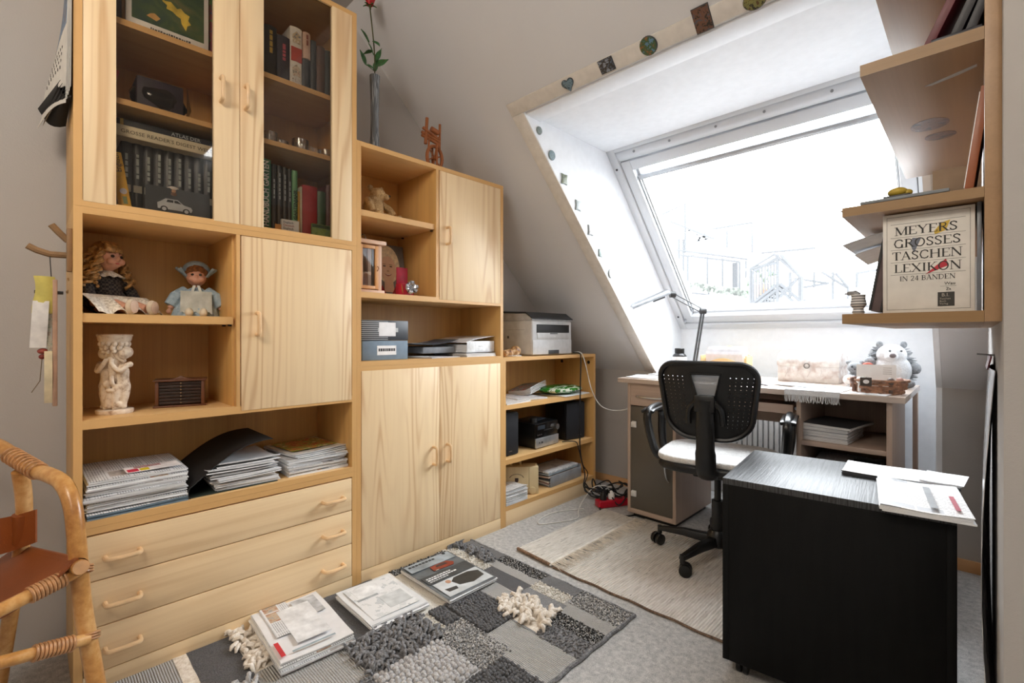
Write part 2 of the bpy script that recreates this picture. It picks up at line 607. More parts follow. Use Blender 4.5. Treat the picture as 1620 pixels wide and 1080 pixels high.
struct(bx('baseboard_right', M['skirt'], None, RX - .014, RX, WE, KY, 0, .05))

# made-up opal fittings round the added fill lamps, unseen behind the camera
M['opal'] = plain('f4ead8', .4)
def lampglow():
    s = NT('fill_lamp_glow')
    s.b.inputs['Emission Color'].default_value = (1, .86, .68, 1)
    s.b.inputs['Emission Strength'].default_value = 2.0
    s.b.inputs['Base Color'].default_value = (.8, .75, .68, 1)
    tr = s.n('BsdfTransparent')
    mx = s.n('MixShader')
    mx.inputs[0].default_value = .35
    s.l(tr.outputs[0], mx.inputs[1]); s.l(s.b.outputs[0], mx.inputs[2])
    s.l(mx.outputs[0], s.out.inputs[0])
    return s.m
M['glow'] = lampglow()
for i, (loc, pw, c) in enumerate(FILL_LAMPS):
    t = T('fill_lamp', ['wide opal fill lamp added out of view behind the rattan chair', 'wide opal fill lamp added out of view in the hall'][i], 'lamp', (loc[0], loc[1], CZ))
    MB().lathe([(.05, 0), (.05, -.015), (.012, -.02), (.012, -.05)][::-1], 20).build('canopy', M['white'], t)
    MB().ell((0, 0, loc[2] - CZ), (.31, .31, .14), 28, 12).build('globe', M['glow'], t)

# ------------------------------------------------------------------ roof window
def win_m():
    s = NT('lacquered_window_frame')
    s.col('d6d9dd')
    return s.fin(.35)
M['win'] = win_m()
M['alu'] = plain('b9bcc0', .35, .6, var=.04)
def WP(x, s_, h=0):
    return Vector((x, WA.y + WT.y * s_ + WN.y * h, WA.z + WT.z * s_ + WN.z * h))
def wbox(mb, x0, x1, s0, s1, h0, h1):
    vs = [WP(x, s_, h) for h in (h0, h1) for s_ in (s0, s1) for x in (x0, x1)]
    mb.add(vs, [(0, 2, 3, 1), (4, 5, 7, 6), (0, 1, 5, 4), (2, 6, 7, 3), (0, 4, 6, 2), (1, 3, 7, 5)])
    return mb
wroot = T('window_1', 'white framed roof window with a rain-specked pane over the desk', 'window')
wroot['kind'] = 'structure'
SB = 1.335
def wpart(name, m, x0, x1, s0, s1, h0, h1, bevel=.003, parent=None):
    return wbox(MB(), x0, x1, s0, s1, h0, h1).build(name, m, parent or wroot, bevel)
X0, X1 = NX0, NX1
fr = .045
struct(MB().prism([(WB.y - .002, WB.z + .001), (NY + .04, WB.z), (WB.y + WN.y * .14 + .03, WB.z + WN.z * .14), (WB.y + WN.y * .14 , WB.z + WN.z * .14)], 'x', NX0, NX1).build('wall_window_head', M['nicheboard'], smooth=0))
wpart('frame_stile', M['win'], X0, X0 + fr, 0, SB, -.0, .14)
wpart('frame_stile', M['win'], X1 - fr, X1, 0, SB, -.0, .14)
wpart('frame_rail', M['win'], X0 + fr, X1 - fr, SB - .045, SB, -.0, .14)
wpart('frame_rail', M['win'], X0 + fr, X1 - fr, 0, .022, -.0, .14)
# sash
a, b = X0 + fr + .004, X1 - fr - .004
sash = wpart('sash_stile', M['win'], a, a + .055, .09, SB - .05, .012, .12)
wpart('sash_stile', M['win'], b - .055, b, .09, SB - .05, .012, .12)
wpart('sash_rail', M['win'], a + .055, b - .055, .092, .148, .012, .12)
wpart('sash_rail', M['win'], a + .055, b - .055, SB - .105, SB - .05, .012, .12)
# inner glazing beads
gx0, gx1, gs0, gs1 = a + .055, b - .055, .148, SB - .105
wpart('glazing_bead', M['win'], gx0, gx0 + .014, gs0, gs1, .05, .1, .001)
wpart('glazing_bead', M['win'], gx1 - .014, gx1, gs0, gs1, .05, .1, .001)
wpart('glazing_bead', M['win'], gx0 + .014, gx1 - .014, gs1 - .014, gs1, .05, .1, .001)
s = NT('rain_specked_pane')
tr = s.n('BsdfTransparent'); gl = s.n('BsdfGlossy'); df = s.n('BsdfDiffuse')
gl.inputs['Roughness'].default_value = .03
df.inputs[0].default_value = (.25, .26, .27, 1)
lw = s.n('LayerWeight'); lw.inputs[0].default_value = .2
m1 = s.n('MixShader'); s.l(s.math('MULTIPLY', lw.outputs['Fresnel'], .6), m1.inputs[0]); s.l(tr.outputs[0], m1.inputs[1]); s.l(gl.outputs[0], m1.inputs[2])
vo = s.n('TexVoronoi'); vo.inputs['Scale'].default_value = 150
s.l(s.coord(), vo.inputs['Vector'])
pr = s.math('MULTIPLY', s.math('LESS_THAN', vo.outputs['Distance'], .13), .35)
m2 = s.n('MixShader'); s.l(pr, m2.inputs[0]); s.l(m1.outputs[0], m2.inputs[1]); s.l(df.outputs[0], m2.inputs[2])
s.l(m2.outputs[0], s.out.inputs[0])
M['rainpane'] = s.m
wpart('pane', M['rainpane'], gx0, gx1, gs0, gs1, .085, .091, 0)
# ventilation flap bar along the head of the window, rounded, with screws
mb = MB()
prof = [(.022, .0), (.03, -.012), (.05, -.016), (.068, -.012), (.086, .0), (.086, .05), (.022, .05)]
vs = [WP(x, q[0], q[1] + .02) for x in (X0 + fr, X1 - fr) for q in prof]
n_ = len(prof)
mb.add(vs, [tuple(range(n_)), tuple(range(n_, 2 * n_))[::-1]] + [(i, n_ + i, n_ + (i + 1) % n_, (i + 1) % n_) for i in range(n_)])
flap = mb.build('ventilation_flap', M['win'], wroot, .004, 40)
for xx in (.46, .66, .89, 1.1, 1.35):
    p0, p1 = WP(xx, .044, .002), WP(xx, .044, .014)
    MB().cyl(p0, p1, .006, 10).build('screw', M['grey'], flap)
# roller blind bar hanging just inside the sash head
wpart('blind_bar', M['alu'], gx0 + .002, gx1 - .002, .193, .215, .03, .052, .004)
wpart('blind_bar_lip', M['win'], gx0 + .002, gx1 - .002, .215, .222, .034, .048, .001)
for xx in (gx0 + .002, gx1 - .008):
    wpart('blind_guide', M['alu'], xx, xx + .006, .22, SB - .13, .034, .05, .001)
for (xx, ss) in ((X0 + .022, .115), (X0 + .022, SB - .115)):
    MB().cyl(WP(xx, ss, -.004), WP(xx, ss, .004), .006, 10).build('screw', M['dark'], wroot)
MB().cyl(WP(X0 + .058, SB - .08, -.004), WP(X0 + .058, SB - .08, .02), .008, 10).build('bolt', M['chrome'], wroot)
# ------------------------------------------------------------------ wall units
CD = -.342   # back of the cabinets
def bow(name, a, b, out, parent, r=.0062, mat=None, dirn=(1, 0, 0)):
    """bow handle between two feet a and b standing out by 'out'"""
    a, b, d = Vector(a), Vector(b), Vector(dirn)
    L = (b - a)
    pts = [a, a + d * out * .55, a + d * out * .92 + L * .05, a + d * out + L * .2, a + d * out * 1.04 + L * .5,
           a + d * out + L * .8, a + d * out * .92 + L * .95, b + d * out * .55, b]
    pts = smoothpath(pts, 4)
    return MB().tube(pts, r, 10).build(name, mat or M['handle'], parent)
def carcass(t, y0, y1, z0, z1, th=.019, top=True, bottom=True, back=True, topth=None, botth=None, sides=True):
    tt, bt = topth or th, botth or th
    if sides:
        for a in (y0, y1 - th):
            mb = MB()
            mb.box(CD, -.001, a, a + th, z0, z1)
            o = mb.build('side_panel', M['innerside'], t, .0008)
            bx('edge_band', M['edge'], o, -.001, 0, a, a + th, z0, z1, 0)
    if top:
        o = bx('top_panel', M['shelf_h'], t, CD, -.001, y0 + th, y1 - th, z1 - tt, z1, .0005)
        bx('edge_band', M['edge_h'], o, -.001, 0, y0 + th, y1 - th, z1 - tt, z1, 0)
    if bottom and z0 == 0:
        bx('bottom_panel', M['shelf_h'], t, CD, -.022, y0 + th, y1 - th, z0, z0 + bt, 0)
    elif bottom:
        o = bx('bottom_panel', M['shelf_h'], t, CD, -.001, y0 + th, y1 - th, z0, z0 + bt, .0005)
        bx('edge_band', M['edge_h'], o, -.001, 0, y0 + th, y1 - th, z0, z0 + bt, 0)
    if back:
        bx('back_panel', M['inner'], t, CD, CD + .02, y0 + th, y1 - th, z0 + bt, z1 - tt, 0)
def board(name, t, y0, y1, z0, z1, x1=-.008):
    o = bx(name, M['shelf_h'], t, CD + .02, x1 - .001, y0, y1, z0, z1, .0005)
    bx('edge_band', M['edge_h'], o, x1 - .001, x1, y0, y1, z0, z1, 0)
    return o
A0, A1, B0, B1, C0, C1 = .086, .916, .9165, 1.735, 1.7355, 2.573
th = .019
# --- drawer unit
t = T('drawer_cabinet', 'pine drawer unit with three wide drawers under the open shelves', 'cabinet')
carcass(t, A0, A1, 0, .464, botth=.02)
zs = [(.0, .052), (.056, .181), (.184, .312), (.315, .440)]
bx('plinth', M['pine_h'], t, -.02, .0005, A0 + th + .0005, A1 - th - .0005, 0, .0535, .0008)
for i in (3, 2, 1):
    z0, z1 = zs[i]
    d = bx('drawer', M['pine_h'], t, -.02, .001, A0 + th + .002, A1 - th - .002, z0, z1, .0015)
    for ya in (.152, .778):
        bow('handle', (.001, ya, (z0 + z1) / 2 - .004), (.001, ya + .078, (z0 + z1) / 2 - .004), .03, d, .0068)
    bx('drawer_box', M['shelf_h'], d, -.3, -.02, A0 + .04, A1 - .04, z0 + .01, z1 - .02, 0)
# --- open middle unit with one door
t = T('shelf_cabinet', 'pine cabinet with open shelves and one closed door between drawers and glass doors', 'cabinet')
carcass(t, A0, A1, .4645, 1.36)
dv = .498
bx('divider', M['innerside'], t, CD + .02, -.024, dv - th, dv, .762, 1.341, .0008)
bx('divider_front', M['edge'], t, -.024, -.0, dv - .012, dv, .765, 1.341, .0008)
board('shelf', t, A0 + th, dv - th, 1.04, 1.065)
sh2 = board('shelf', t, A0 + th, A1 - th, .741, .766, -.0005)
for yy, zz in ((dv - th - .004, 1.036), (A0 + th + .004, 1.036), (dv - th - .004, .736 + .6)):
    pass
d = bx('door', M['pine'], t, -.02, .0015, dv + .003, A1 - th - .002, .750, 1.339, .002)
bow('handle', (.0015, .548, 1.006), (.0015, .548, 1.08), .03, d)
for yy in (dv - th - .003,):
    for xx in (-.03, -.1):
        bx('shelf_pin', M['black'], t, xx - .006, xx + .006, yy - .006, yy + .003, 1.034, 1.04, 0)
# --- glass hutch
t = T('display_cabinet', 'pine display cabinet with two glass doors and a wooden handle on each', 'cabinet')
HZ0, HZ1 = 1.3605, 2.285
carcass(t, A0, A1, HZ0, HZ1)
bx('divider', M['innerside'], t, CD + .02, -.024, .487, .506, HZ0 + th, HZ1 - th, .0008)
for ya, yb in ((A0 + th, .487), (.506, A1 - th)):
    board('shelf', t, ya, yb, 1.916, 1.934, -.028)
    board('shelf', t, ya, yb, 1.682, 1.699, -.028)
def glass_door(ya, yb, sl, sr, hy):
    d = T('door', '', '')
    for k in ('label', 'category'):
        del d[k]
    d.parent = t
    z0, z1 = HZ0 + th - .004, HZ1 - th + .002
    bx('door_stile', M['pine'], d, -.02, .001, ya, ya + sl, z0, z1, .0015)
    bx('door_stile', M['pine'], d, -.02, .001, yb - sr, yb, z0, z1, .0015)
    bx('pane', M['vitrine'], d, -.014, -.009, ya + sl - .005, yb - sr + .005, z0 + .002, z1 - .002, 0)
    bow('handle', (.001, hy, 1.766), (.001, hy, 1.842), .03, d)
glass_door(A0 + th + .001, .4955, .071, .075, .440)
glass_door(.4975, A1 - th - .001, .074, .08, .513)
# --- base unit with two doors
t = T('base_cabinet', 'pine base cabinet with a pair of closed doors beside the drawers', 'cabinet')
carcass(t, B0, B1, 0, .879)
bx('plinth', M['pine_h'], t, -.02, .0005, B0 + th + .0005, B1 - th - .0005, 0, .0575, .0008)
ym = (B0 + B1) / 2
for ya, yb, hy in ((B0 + th + .002, ym - .0015, 1.288), (ym + .0015, B1 - th - .002, 1.366)):
    d = bx('door', M['pine'], t, -.02, .001, ya, yb, .06, .861, .0015)
    bow('handle', (.001, hy, .420), (.001, hy, .498), .03, d)
# --- upper unit beside it
t = T('top_cabinet', 'pine top cabinet with open compartments and one small door beneath the vase', 'cabinet')
carcass(t, B0, B1, .8795, 1.784)
bx('divider', M['innerside'], t, CD + .02, -.002, 1.305, 1.322, 1.18, 1.766, .0008)
bx('divider_front', M['edge'], t, -.002, 0, 1.305, 1.319, 1.18, 1.766, 0)
board('shelf', t, B0 + th, 1.305, 1.489, 1.513)
board('shelf', t, B0 + th, B1 - th, 1.157, 1.18, -.0005)
d = bx('door', M['pine'], t, -.02, .0012, 1.325, B1 - th - .002, 1.17, 1.764, .0015)
bow('handle', (.0012, 1.366, 1.43), (.0012, 1.366, 1.506), .03, d)
for xx in (-.03, -.27):
    bx('shelf_pin', M['black'], t, xx - .005, xx + .005, 1.296, 1.305, 1.483, 1.489, 0)
# --- low bookcase
t = T('bookcase', 'low open pine bookcase carrying the printer', 'bookcase')
carcass(t, C0, C1, 0, .888, bottom=False)
board('shelf', t, C0 + th, C1 - th, .612, .636, -.006)
board('shelf', t, C0 + th, C1 - th, .322, .348, -.006)
board('shelf', t, C0 + th, C1 - th, .08, .104, -.003)
bx('plinth', M['pine_h'], t, -.02, -.004, C0 + th, C1 - th, 0, .08, .001)
for xx in (-.04, -.26):
    MB().cyl((xx, C1 - th - .0012, .832), (xx, C1 - th + .001, .832), .011, 12).build('plug', M['black'], t)
# ------------------------------------------------------------------ across the courtyard: terraces under scaffolding
M['render'] = plain('e8e8e8', .9, var=.02, scale=1)
M['rail'] = plain('2c2d2f', .6, var=.1)
M['hedge'] = plain('3a3d38', .9, var=.5, scale=9, bump=.5)
M['tile_r'] = plain('6a6b6d', .8, var=.25, scale=6)
def at_px(u, v, y):
    """point on the ray of photo pixel (u, v) at world depth y"""
    f = Vector((-sin(YAW), cos(YAW), 0)); r = Vector((cos(YAW), sin(YAW), 0))
    d = f + r * ((u - 810) / FPX) - Vector((0, 0, 1)) * ((v - 532) / FPX)
    return Vector((CAMX, 0, EYE)) + d * (y / d.y)
def out_box(mb, u0, v0, u1, v1, y, dep):
    a, b = at_px(u0, v1, y), at_px(u1, v0, y)
    return mb.box(a.x, b.x, y, y + dep, a.z, b.z)
BYD = 12.0
t = T('terrace_building', 'pale terrace building with long balcony and planted parapet across the courtyard', 'building', at_px(1180, 500, BYD))
off = t.location.copy()
def opart(name, mat, boxes, y=BYD, dep=1.0, kind=None, parent=None, bevel=0):
    mb = MB()
    for b_ in boxes:
        out_box(mb, *b_, y, dep)
    mb.v = [tuple(Vector(v) - off) for v in mb.v]
    return mb.build(name, mat, parent or t, bevel, 0, kind=kind)
opart('wall', M['render'], [(1060, 395, 1180, 1100)], BYD + 1.2, 4)
opart('wall', M['render'], [(1255, 440, 1420, 1100)], BYD + 2.2, 4)
opart('parapet', M['render'], [(1060, 462, 1190, 1100)], BYD, .3)
opart('roof_slab', M['render'], [(1050, 386, 1185, 395)], BYD + .6, 4)
for (a, b) in ((1088, 1117), (1121, 1141), (1145, 1160)):
    w = opart('window', M['render'], [(a, 402, b, 452)], BYD + 1.15, .05)
opart('door', M['rail'], [(1158, 415, 1166, 455)], BYD + 1.1, .08)
# planting and tiles with ragged edges
mb = MB()
for i in range(160):
    u = R.uniform(1085, 1186); v = 450 + (u - 1085) * .14 + R.uniform(-3, 4)
    p = at_px(u, v, BYD - .1) - off
    mb.ell(p, R.uniform(.03, .075), 6, 4)
mb.build('planting', M['hedge'], t, 0, 0, kind='stuff')
mb = MB()
for i in range(90):
    f = R.random()
    u = 1085 + f * 70 + R.uniform(-8, 8); v = 362 + f * 26 + R.uniform(-5, 12)
    p = at_px(u, v, BYD + 1) - off
    mb.cbox(p, (R.uniform(.03, .12), .05, R.uniform(.015, .05)))
mb.build('roof_tiles', M['tile_r'], t, 0, 0, kind='stuff')
# roof access stair with its glazed gable and railings
t2 = T('roof_stair', 'steel roof stair with gabled canopy and mesh railing beside the terrace', 'stair', at_px(1220, 500, BYD - 1))
off2 = t2.location.copy()
def bar(name, pts, r, y=BYD - 1, parent=None, mat=None):
    mb = MB()
    mb.tube([at_px(u, v, y) - off2 for u, v in pts], r, 6)
    return mb.build(name, mat or M['rail'], parent or t2)
for pts in ([(1187, 490), (1187, 425), (1225, 402), (1265, 437), (1265, 488)], [(1191, 490), (1191, 430), (1230, 408)], [(1187, 425), (1230, 415)],
            [(1230, 402), (1230, 488)], [(1235, 403), (1268, 440)], [(1268, 438), (1268, 488)]):
    bar('canopy_bar', pts, .035)
for pts in ([(1190, 480), (1232, 448)], [(1190, 486), (1234, 454)], [(1234, 448), (1268, 478)], [(1232, 455), (1264, 486)], [(1250, 430), (1250, 470)], [(1234, 470), (1262, 440)]):
    bar('stringer', pts, .035)
for i in range(9):
    u = 1192 + i * 4.6
    bar('baluster', [(u, 486 - i * .2), (u, 425 - i * 2.2)], .016)
for i in range(7):
    f = i / 6
    a, b = at_px(1195 + 38 * f, 484 - 30 * f, BYD - 1) - off2, at_px(1203 + 38 * f, 481 - 30 * f, BYD - .2) - off2
    MB().box(min(a.x, b.x), max(a.x, b.x) + .1, min(a.y, b.y), max(a.y, b.y), min(a.z, b.z), min(a.z, b.z) + .04).build('tread', M['rail'], t2)
mb = MB()
for i in range(60):
    p = at_px(R.uniform(1180, 1228), R.uniform(425, 470), BYD - .4) - off2
    mb.ell(p, R.uniform(.02, .06), 6, 4)
mb.build('potted_plants', plain('4d5a4b', .9, var=.4, scale=10), t2, 0, 0, kind='stuff')
mb = MB().lathe([(.12, 0), (.16, .12), (.17, .25), (.15, .25)], 14, at_px(1205, 468, BYD - .6) - off2)
mb.build('flower_pot', plain('c98a72', .8), t2)
# scaffold poles and guard rails, plus added lines tracing building and window edges
t3 = T('scaffold', 'thin scaffold poles, guard rails and added lines tracing the terrace edges', 'scaffold', at_px(1100, 500, BYD + .5))
off3 = t3.location.copy()
for pts in ([(1046, 340), (1084, 322), (1084, 400)], [(1046, 340), (1046, 372)], [(1074, 378), (1074, 495)], [(1081, 378), (1081, 460)], [(1060, 350), (1130, 378)], [(1128, 362), (1190, 352), (1190, 400)],
            [(1121, 455), (1121, 495)], [(1154, 455), (1154, 495)], [(1288, 430), (1288, 455)], [(1300, 430), (1340, 455)], [(1318, 430), (1318, 480)], [(1322, 432), (1342, 455), (1342, 485)],
            [(1356, 430), (1356, 455)], [(1356, 432), (1394, 426)], [(1268, 455), (1312, 448)], [(1268, 474), (1312, 482), (1340, 484)], [(1364, 394), (1395, 392)], [(1205, 400), (1290, 392)], [(1150, 365), (1150, 392)], [(1060, 394), (1183, 410)], [(1064, 402), (1170, 414)], [(1088, 404), (1088, 452)], [(1119, 406), (1119, 455)], [(1143, 408), (1143, 456)], [(1170, 414), (1170, 458)], [(1180, 412), (1180, 440)], [(1086, 462), (1186, 474)], [(1256, 440), (1310, 448)], [(1256, 478), (1330, 486)]):
    MB().tube([at_px(u, v, BYD + .5) - off3 for u, v in pts], .03, 6).build('pole_and_outline', M['rail'], t3)

# ------------------------------------------------------------------ magnets on the niche trim
def motif(name, cols, sc=70, seed=0, rough=.35):
    s = NT(name)
    f = s.noise(s.coord((1, 1, 1), (seed, seed * 2, 0)), sc, 4, .65)
    k = len(cols) - 1
    s.col(s.ramp(f, [(.3 + .4 * i / k, c) for i, c in enumerate(cols)], 'CONSTANT' if k > 2 else 'LINEAR'))
    s.bump(f, .5, .003)
    return s.fin(rough)
UT = WT
ST = Vector((0, .7071, -.7071)); SN = Vector((0, -.7071, -.7071))
def slope_mat(x, y):
    """frame lying on the slope trim: local x across, local y up the slope, local z into the room"""
    o = Vector((x, y - .0058, SL - y - .0058))
    return Matrix(((1, 0, 0, o.x), (0, -ST.y, SN.y, o.y), (0, -ST.z, SN.z, o.z), (0, 0, 0, 1)))
G = 'souvenir magnets on the niche trim'
def magnet(name, label, mw, pts, th, mats, rimmat):
    t = T(name, label, 'magnet', group=G)
    t.matrix_world = mw
    MB().prism(pts, 'z', 0, th * .6).build('backing', rimmat, t, .0008)
    c = Vector((sum(p[0] for p in pts) / len(pts), sum(p[1] for p in pts) / len(pts)))
    MB().prism([tuple(c + (Vector(p) - c) * .93) for p in pts], 'z', th * .6, th).build('picture', mats, t, .0008)
    return t
def circ(r, n=24, sy=1.0):
    return [(r * cos(2 * pi * i / n), r * sin(2 * pi * i / n) * sy) for i in range(n)]
def rectp(w, h):
    return [(-w / 2, -h / 2), (w / 2, -h / 2), (w / 2, h / 2), (-w / 2, h / 2)]
def heart(r):
    return [(r * (16 * sin(t_) ** 3) / 17, r * (13 * cos(t_) - 5 * cos(2 * t_) - 2 * cos(3 * t_) - cos(4 * t_)) / 17) for t_ in [2 * pi * i / 30 for i in range(30)]][::-1]
rim = plain('3f4144', .5)
magnet('magnet', 'heart shaped blue grey souvenir magnet', slope_mat(.579, 1.543), heart(.03), .008, motif('harbour_view', ['2e4450', '6d8490', '22303a', '8fa3a8'], 60, 1), rim)
magnet('magnet', 'rectangular town view magnet in grey blue and brown', slope_mat(.763, 1.541), rectp(.062, .05), .006, motif('town_view', ['5c6a78', '3a3430', '8a93a0', '6d5548'], 70, 2), rim)
magnet('magnet', 'round orange and blue relief magnet', slope_mat(.937, 1.541), circ(.032), .009, motif('relief_village', ['8a5a34', '3f5a3a', '5e7f98', 'a8763f'], 60, 3), rim)
magnet('magnet', 'tall dark street scene magnet with yellow signs', slope_mat(1.129, 1.538), rectp(.056, .078), .006, motif('street_scene', ['2b2622', '6b4a38', '4a4f58', 'a89a5a'], 80, 4), rim)
magnet('magnet', 'oval brown magnet at the row end beyond the street scene magnet', slope_mat(1.285, 1.548), circ(.034, 24, .8), .008, motif('brown_crest', ['5a4020', '7d7a45', '2e2a20', '9c8a5c'], 70, 5), rim)
def reveal_mat(y, z, tilt=-.785):
    o = Vector((NX0, y, z))
    c_, s_ = cos(0), sin(0)
    return Matrix(((0, 0, 1, o.x), (1, 0, 0, o.y), (0, 1, 0, o.z), (0, 0, 0, 1)))
gm = plain('8d9492', .5, .2)
G2 = 'small magnets down the niche side'
def scroll(w, h):
    return [(-w / 2, -h / 2), (0, -h * .44), (w / 2, -h / 2), (w * .42, 0), (w / 2, h / 2), (0, h * .44), (-w / 2, h / 2), (-w * .42, 0)]
specs = [('round pewter magnet with a crest, topmost on the niche side', 1.665, 1.958, circ(.019), ['4f5a58', '8a9490', '3f4a48']),
         ('round blue and white magnet below the pewter crest one', 1.757, 1.868, circ(.024), ['3f6a80', '8fa0a4', '3a4a44']),
         ('square magnet with a green and yellow landscape', 1.853, 1.776, scroll(.046, .052), ['5a7024', '8a9080', '2f3f36']),
         ('pale scroll shaped magnet with pewter frame', 1.968, 1.669, scroll(.048, .054), ['4f5c5a', '9aa09e', '3d4a48']),
         ('pale scroll shaped magnet with a red spot', 2.078, 1.560, scroll(.048, .056), ['5a5252', '9a9896', '4a3a38']),
         ('small square turquoise grey magnet', 2.172, 1.452, rectp(.04, .042), ['2f5a52', '6f807a', '3a4a40']),
         ('small oval white magnet, lowest on the niche side', 2.270, 1.350, circ(.024, 20, 1.1), ['70746f', 'a0a09c', '50544f'])]
for i, (lab, y, z, pts, cols) in enumerate(specs):
    t = magnet('magnet', lab, reveal_mat(y, z), pts, .007, motif('magnet_relief_%d' % i, cols, 120, i + 8), gm)
    t['group'] = G2
# ------------------------------------------------------------------ inside the display cabinet
Z0, ZB, ZA = HZ0 + .019, 1.699, 1.934
# leaf picture card on the upper shelf behind the first glass door
def leafpic():
    s = NT('autumn_leaf_painting')
    co = s.coord()
    f = s.noise(co, 9, 3, .6, 1.5)
    base = s.ramp(f, [(.3, '17303a'), (.42, '1f3d2a'), (.55, '39502a'), (.7, '5a5a34')])
    s.col(base)
    return s.fin(.45)
t = T('picture_book', 'white bordered picture book with a yellow leaf on dark green cover', 'book', (-.062, .205, ZA))
bx('cover', plain('d9d6d4', .45, var=.03), t, -.012, 0, 0, .215, 0, .235, .001)
bx('page_block', M['pages'], t, -.03, -.012, .003, .212, .003, .232, 0)
bx('cover_picture', leafpic(), t, 0, .0006, .014, .202, .034, .215, 0)
leafm = plain('c2a63a', .5, var=.15)
pts = [(.152, .052), (.156, .07), (.166, .078), (.158, .088), (.162, .104), (.148, .108), (.138, .118), (.128, .112), (.112, .126), (.096, .122), (.086, .132), (.09, .118), (.102, .112), (.1, .1), (.116, .098), (.126, .09), (.138, .086), (.14, .07)]
MB().prism(pts, 'x', .0006, .0012).build('painted_leaf', leafm, t, 0, 0)
MB().prism([(.05, .055), (.075, .048), (.085, .06), (.07, .07), (.06, .066)], 'x', .0006, .0011).build('painted_leaf', plain('b88a4a', .5), t, 0, 0)
mb = MB(); y = .06
for i in range(16):
    L = R.uniform(.003, .007); mb.box(0, .0007, y, y + L, .015, .022 + R.uniform(-.001, .002)); y += L + .002
mb.build('caption', M['dark'], t, 0, 0, kind='stuff')
book('book', 'dark brown book beside the white bordered picture book', 'book', -.08, .168, ZA, .03, .24, .18, '2e1f20')
book('book', 'colourful tall book with green and red cover by the leaf picture', 'book', -.075, .428, ZA, .024, .235, .18, '5b3238', label_patch=('47683a', .7, .95), mat=motif('garden_jacket', ['2a4a6a', '8a3a40', '5a8a3a', 'c9b0b4'], 14, 3))
# wrapped gift mug and a leaning red book
def cello():
    s = NT('crinkled_cellophane')
    f = s.noise(s.coord(), 60, 5, .8, 2)
    s.bump(f, 1.0, .012)
    s.col('14141a')
    s.b.inputs['Coat Weight'].default_value = .6
    return s.fin(.22)
t = T('wrapped_gift', 'dark gift box wrapped in crinkled clear foil', 'gift', (-.14, .297, ZB), .0)
MB().box(-.055, .045, -.062, .06, .001, .115).build('gift_box', plain('261a2a', .5, var=.3), t, .004)
MB().ell((-.005, 0, .062), (.062, .074, .062), 20, 14, wob=lambda d: .05 * sin(9 * d.x + 7 * d.z) + .05 * sin(13 * d.y + 4 * d.x)).build('foil_wrap', cello(), t, 0, 60)
MB().sheet(8, 6, lambda u, v: (.03 - .09 * v, .072 + .03 * v * u, .12 * u * (1 - .3 * v) + .004), .0008).build('foil_tail', cello(), t)
book('book', 'slim red and white book leaning inside the cabinet', 'book', -.075, .150, ZB, .014, .105, .1, 'b5423c', lean=radians(-16), label_patch=('e8e2dc', .1, .3))
# eleven black lexicon volumes
G = 'black lexicon volumes behind glass'
y = .197
for i in range(9):
    book('lexicon_volume', 'black lexicon volume, %s from the yellow dictionary in the long row' % ['first', 'second', 'third', 'fourth', 'fifth', 'sixth', 'seventh', 'eighth', 'ninth'][i], 'book', -.095, y, Z0, .0268, .217, .16, '17191b', G, bars=True, tcol='9aa09c', label_patch=('9a9585' if i % 3 else 'b5b1a6', .30, .40))
    y += .0272
t = T('atlas', 'wide cream volume lying flat across the lexicon row', 'book', (-.055, .17, Z0 + .218))
bx('cover', plain('cfc3a8', .5, var=.03), t, -.215, 0, 0, .285, 0, .036, .004)
bx('page_block', M['pages'], t, -.216, -.2, .004, .281, .004, .032, 0)
text("GROSSE READER'S DIGEST WELT", .0155, plain('4b4438', .5), t, (.0004, .022, .012), (pi / 2, 0, pi / 2), 'spine_title', sx=1.05)
t = T('atlas', 'dark blue atlas lying on top of the cream volume', 'book', (-.075, .185, Z0 + .2545))
bx('cover', plain('20242f', .4, var=.1), t, -.2, 0, 0, .27, 0, .024, .002)
bx('spine_band', plain('b8963f', .4), t, -.01, .0006, .008, .016, .001, .023, 0)
text('ATLAS DER', .016, plain('b9c0c4', .5), t, (.0005, .135, .008), (pi / 2, 0, pi / 2), 'spine_title')
# yellow dictionary leaning against the row, car card and figurine in front
t = book('dictionary', 'yellow dictionary leaning against the black lexicon row', 'book', -.036, .187, Z0 + .002, .03, .158, .05, 'e0a818', lean=radians(9))
text('Englisch', .02, plain('2b2418', .5), t, (.0026, .022, .10), (pi / 2, -pi / 2, pi / 2), 'spine_title', sx=.85)
MB().cyl((.0018, .017, .045), (.0032, .017, .045), .0085, 18).build('seal', plain('c9c2c4', .4), t)
bx('spine_mark', plain('7d8a5c', .4), t, .001, .0026, .012, .022, .008, .03, 0)
t = T('car_card', 'dark card with a silver car standing before the lexicon row', 'card', (-.04, .25, Z0), rot=(0, radians(-6), 0))
bx('card', plain('35373a', .4, var=.2, scale=8), t, -.002, 0, 0, .17, 0, .088, 0)
cm, tm = plain('b9bcc0', .35, var=.05), plain('1b1c1e', .5)
MB().prism([(.03, .018), (.118, .018), (.121, .026), (.117, .034), (.098, .038), (.082, .052), (.05, .052), (.036, .04), (.029, .036)], 'x', 0, .0012).build('car_print', cm, t, 0, 0)
MB().prism([(.052, .041), (.07, .041), (.07, .049), (.055, .049)], 'x', .0012, .0016).build('car_window_print', tm, t, 0, 0)
MB().prism([(.073, .041), (.092, .04), (.081, .049), (.073, .049)], 'x', .0012, .0016).build('car_window_print', tm, t, 0, 0)
for yy in (.046, .104):
    MB().cyl((0, yy, .018), (.0018, yy, .018), .0095, 18).build('tyre_print', tm, t)
    MB().cyl((0, yy, .018), (.0022, yy, .018), .0058, 14).build('wheel_print', cm, t)
t = T('figurine', 'tiny bearded figurine with white cap on the car card shelf', 'figurine', (-.062, .322, Z0))
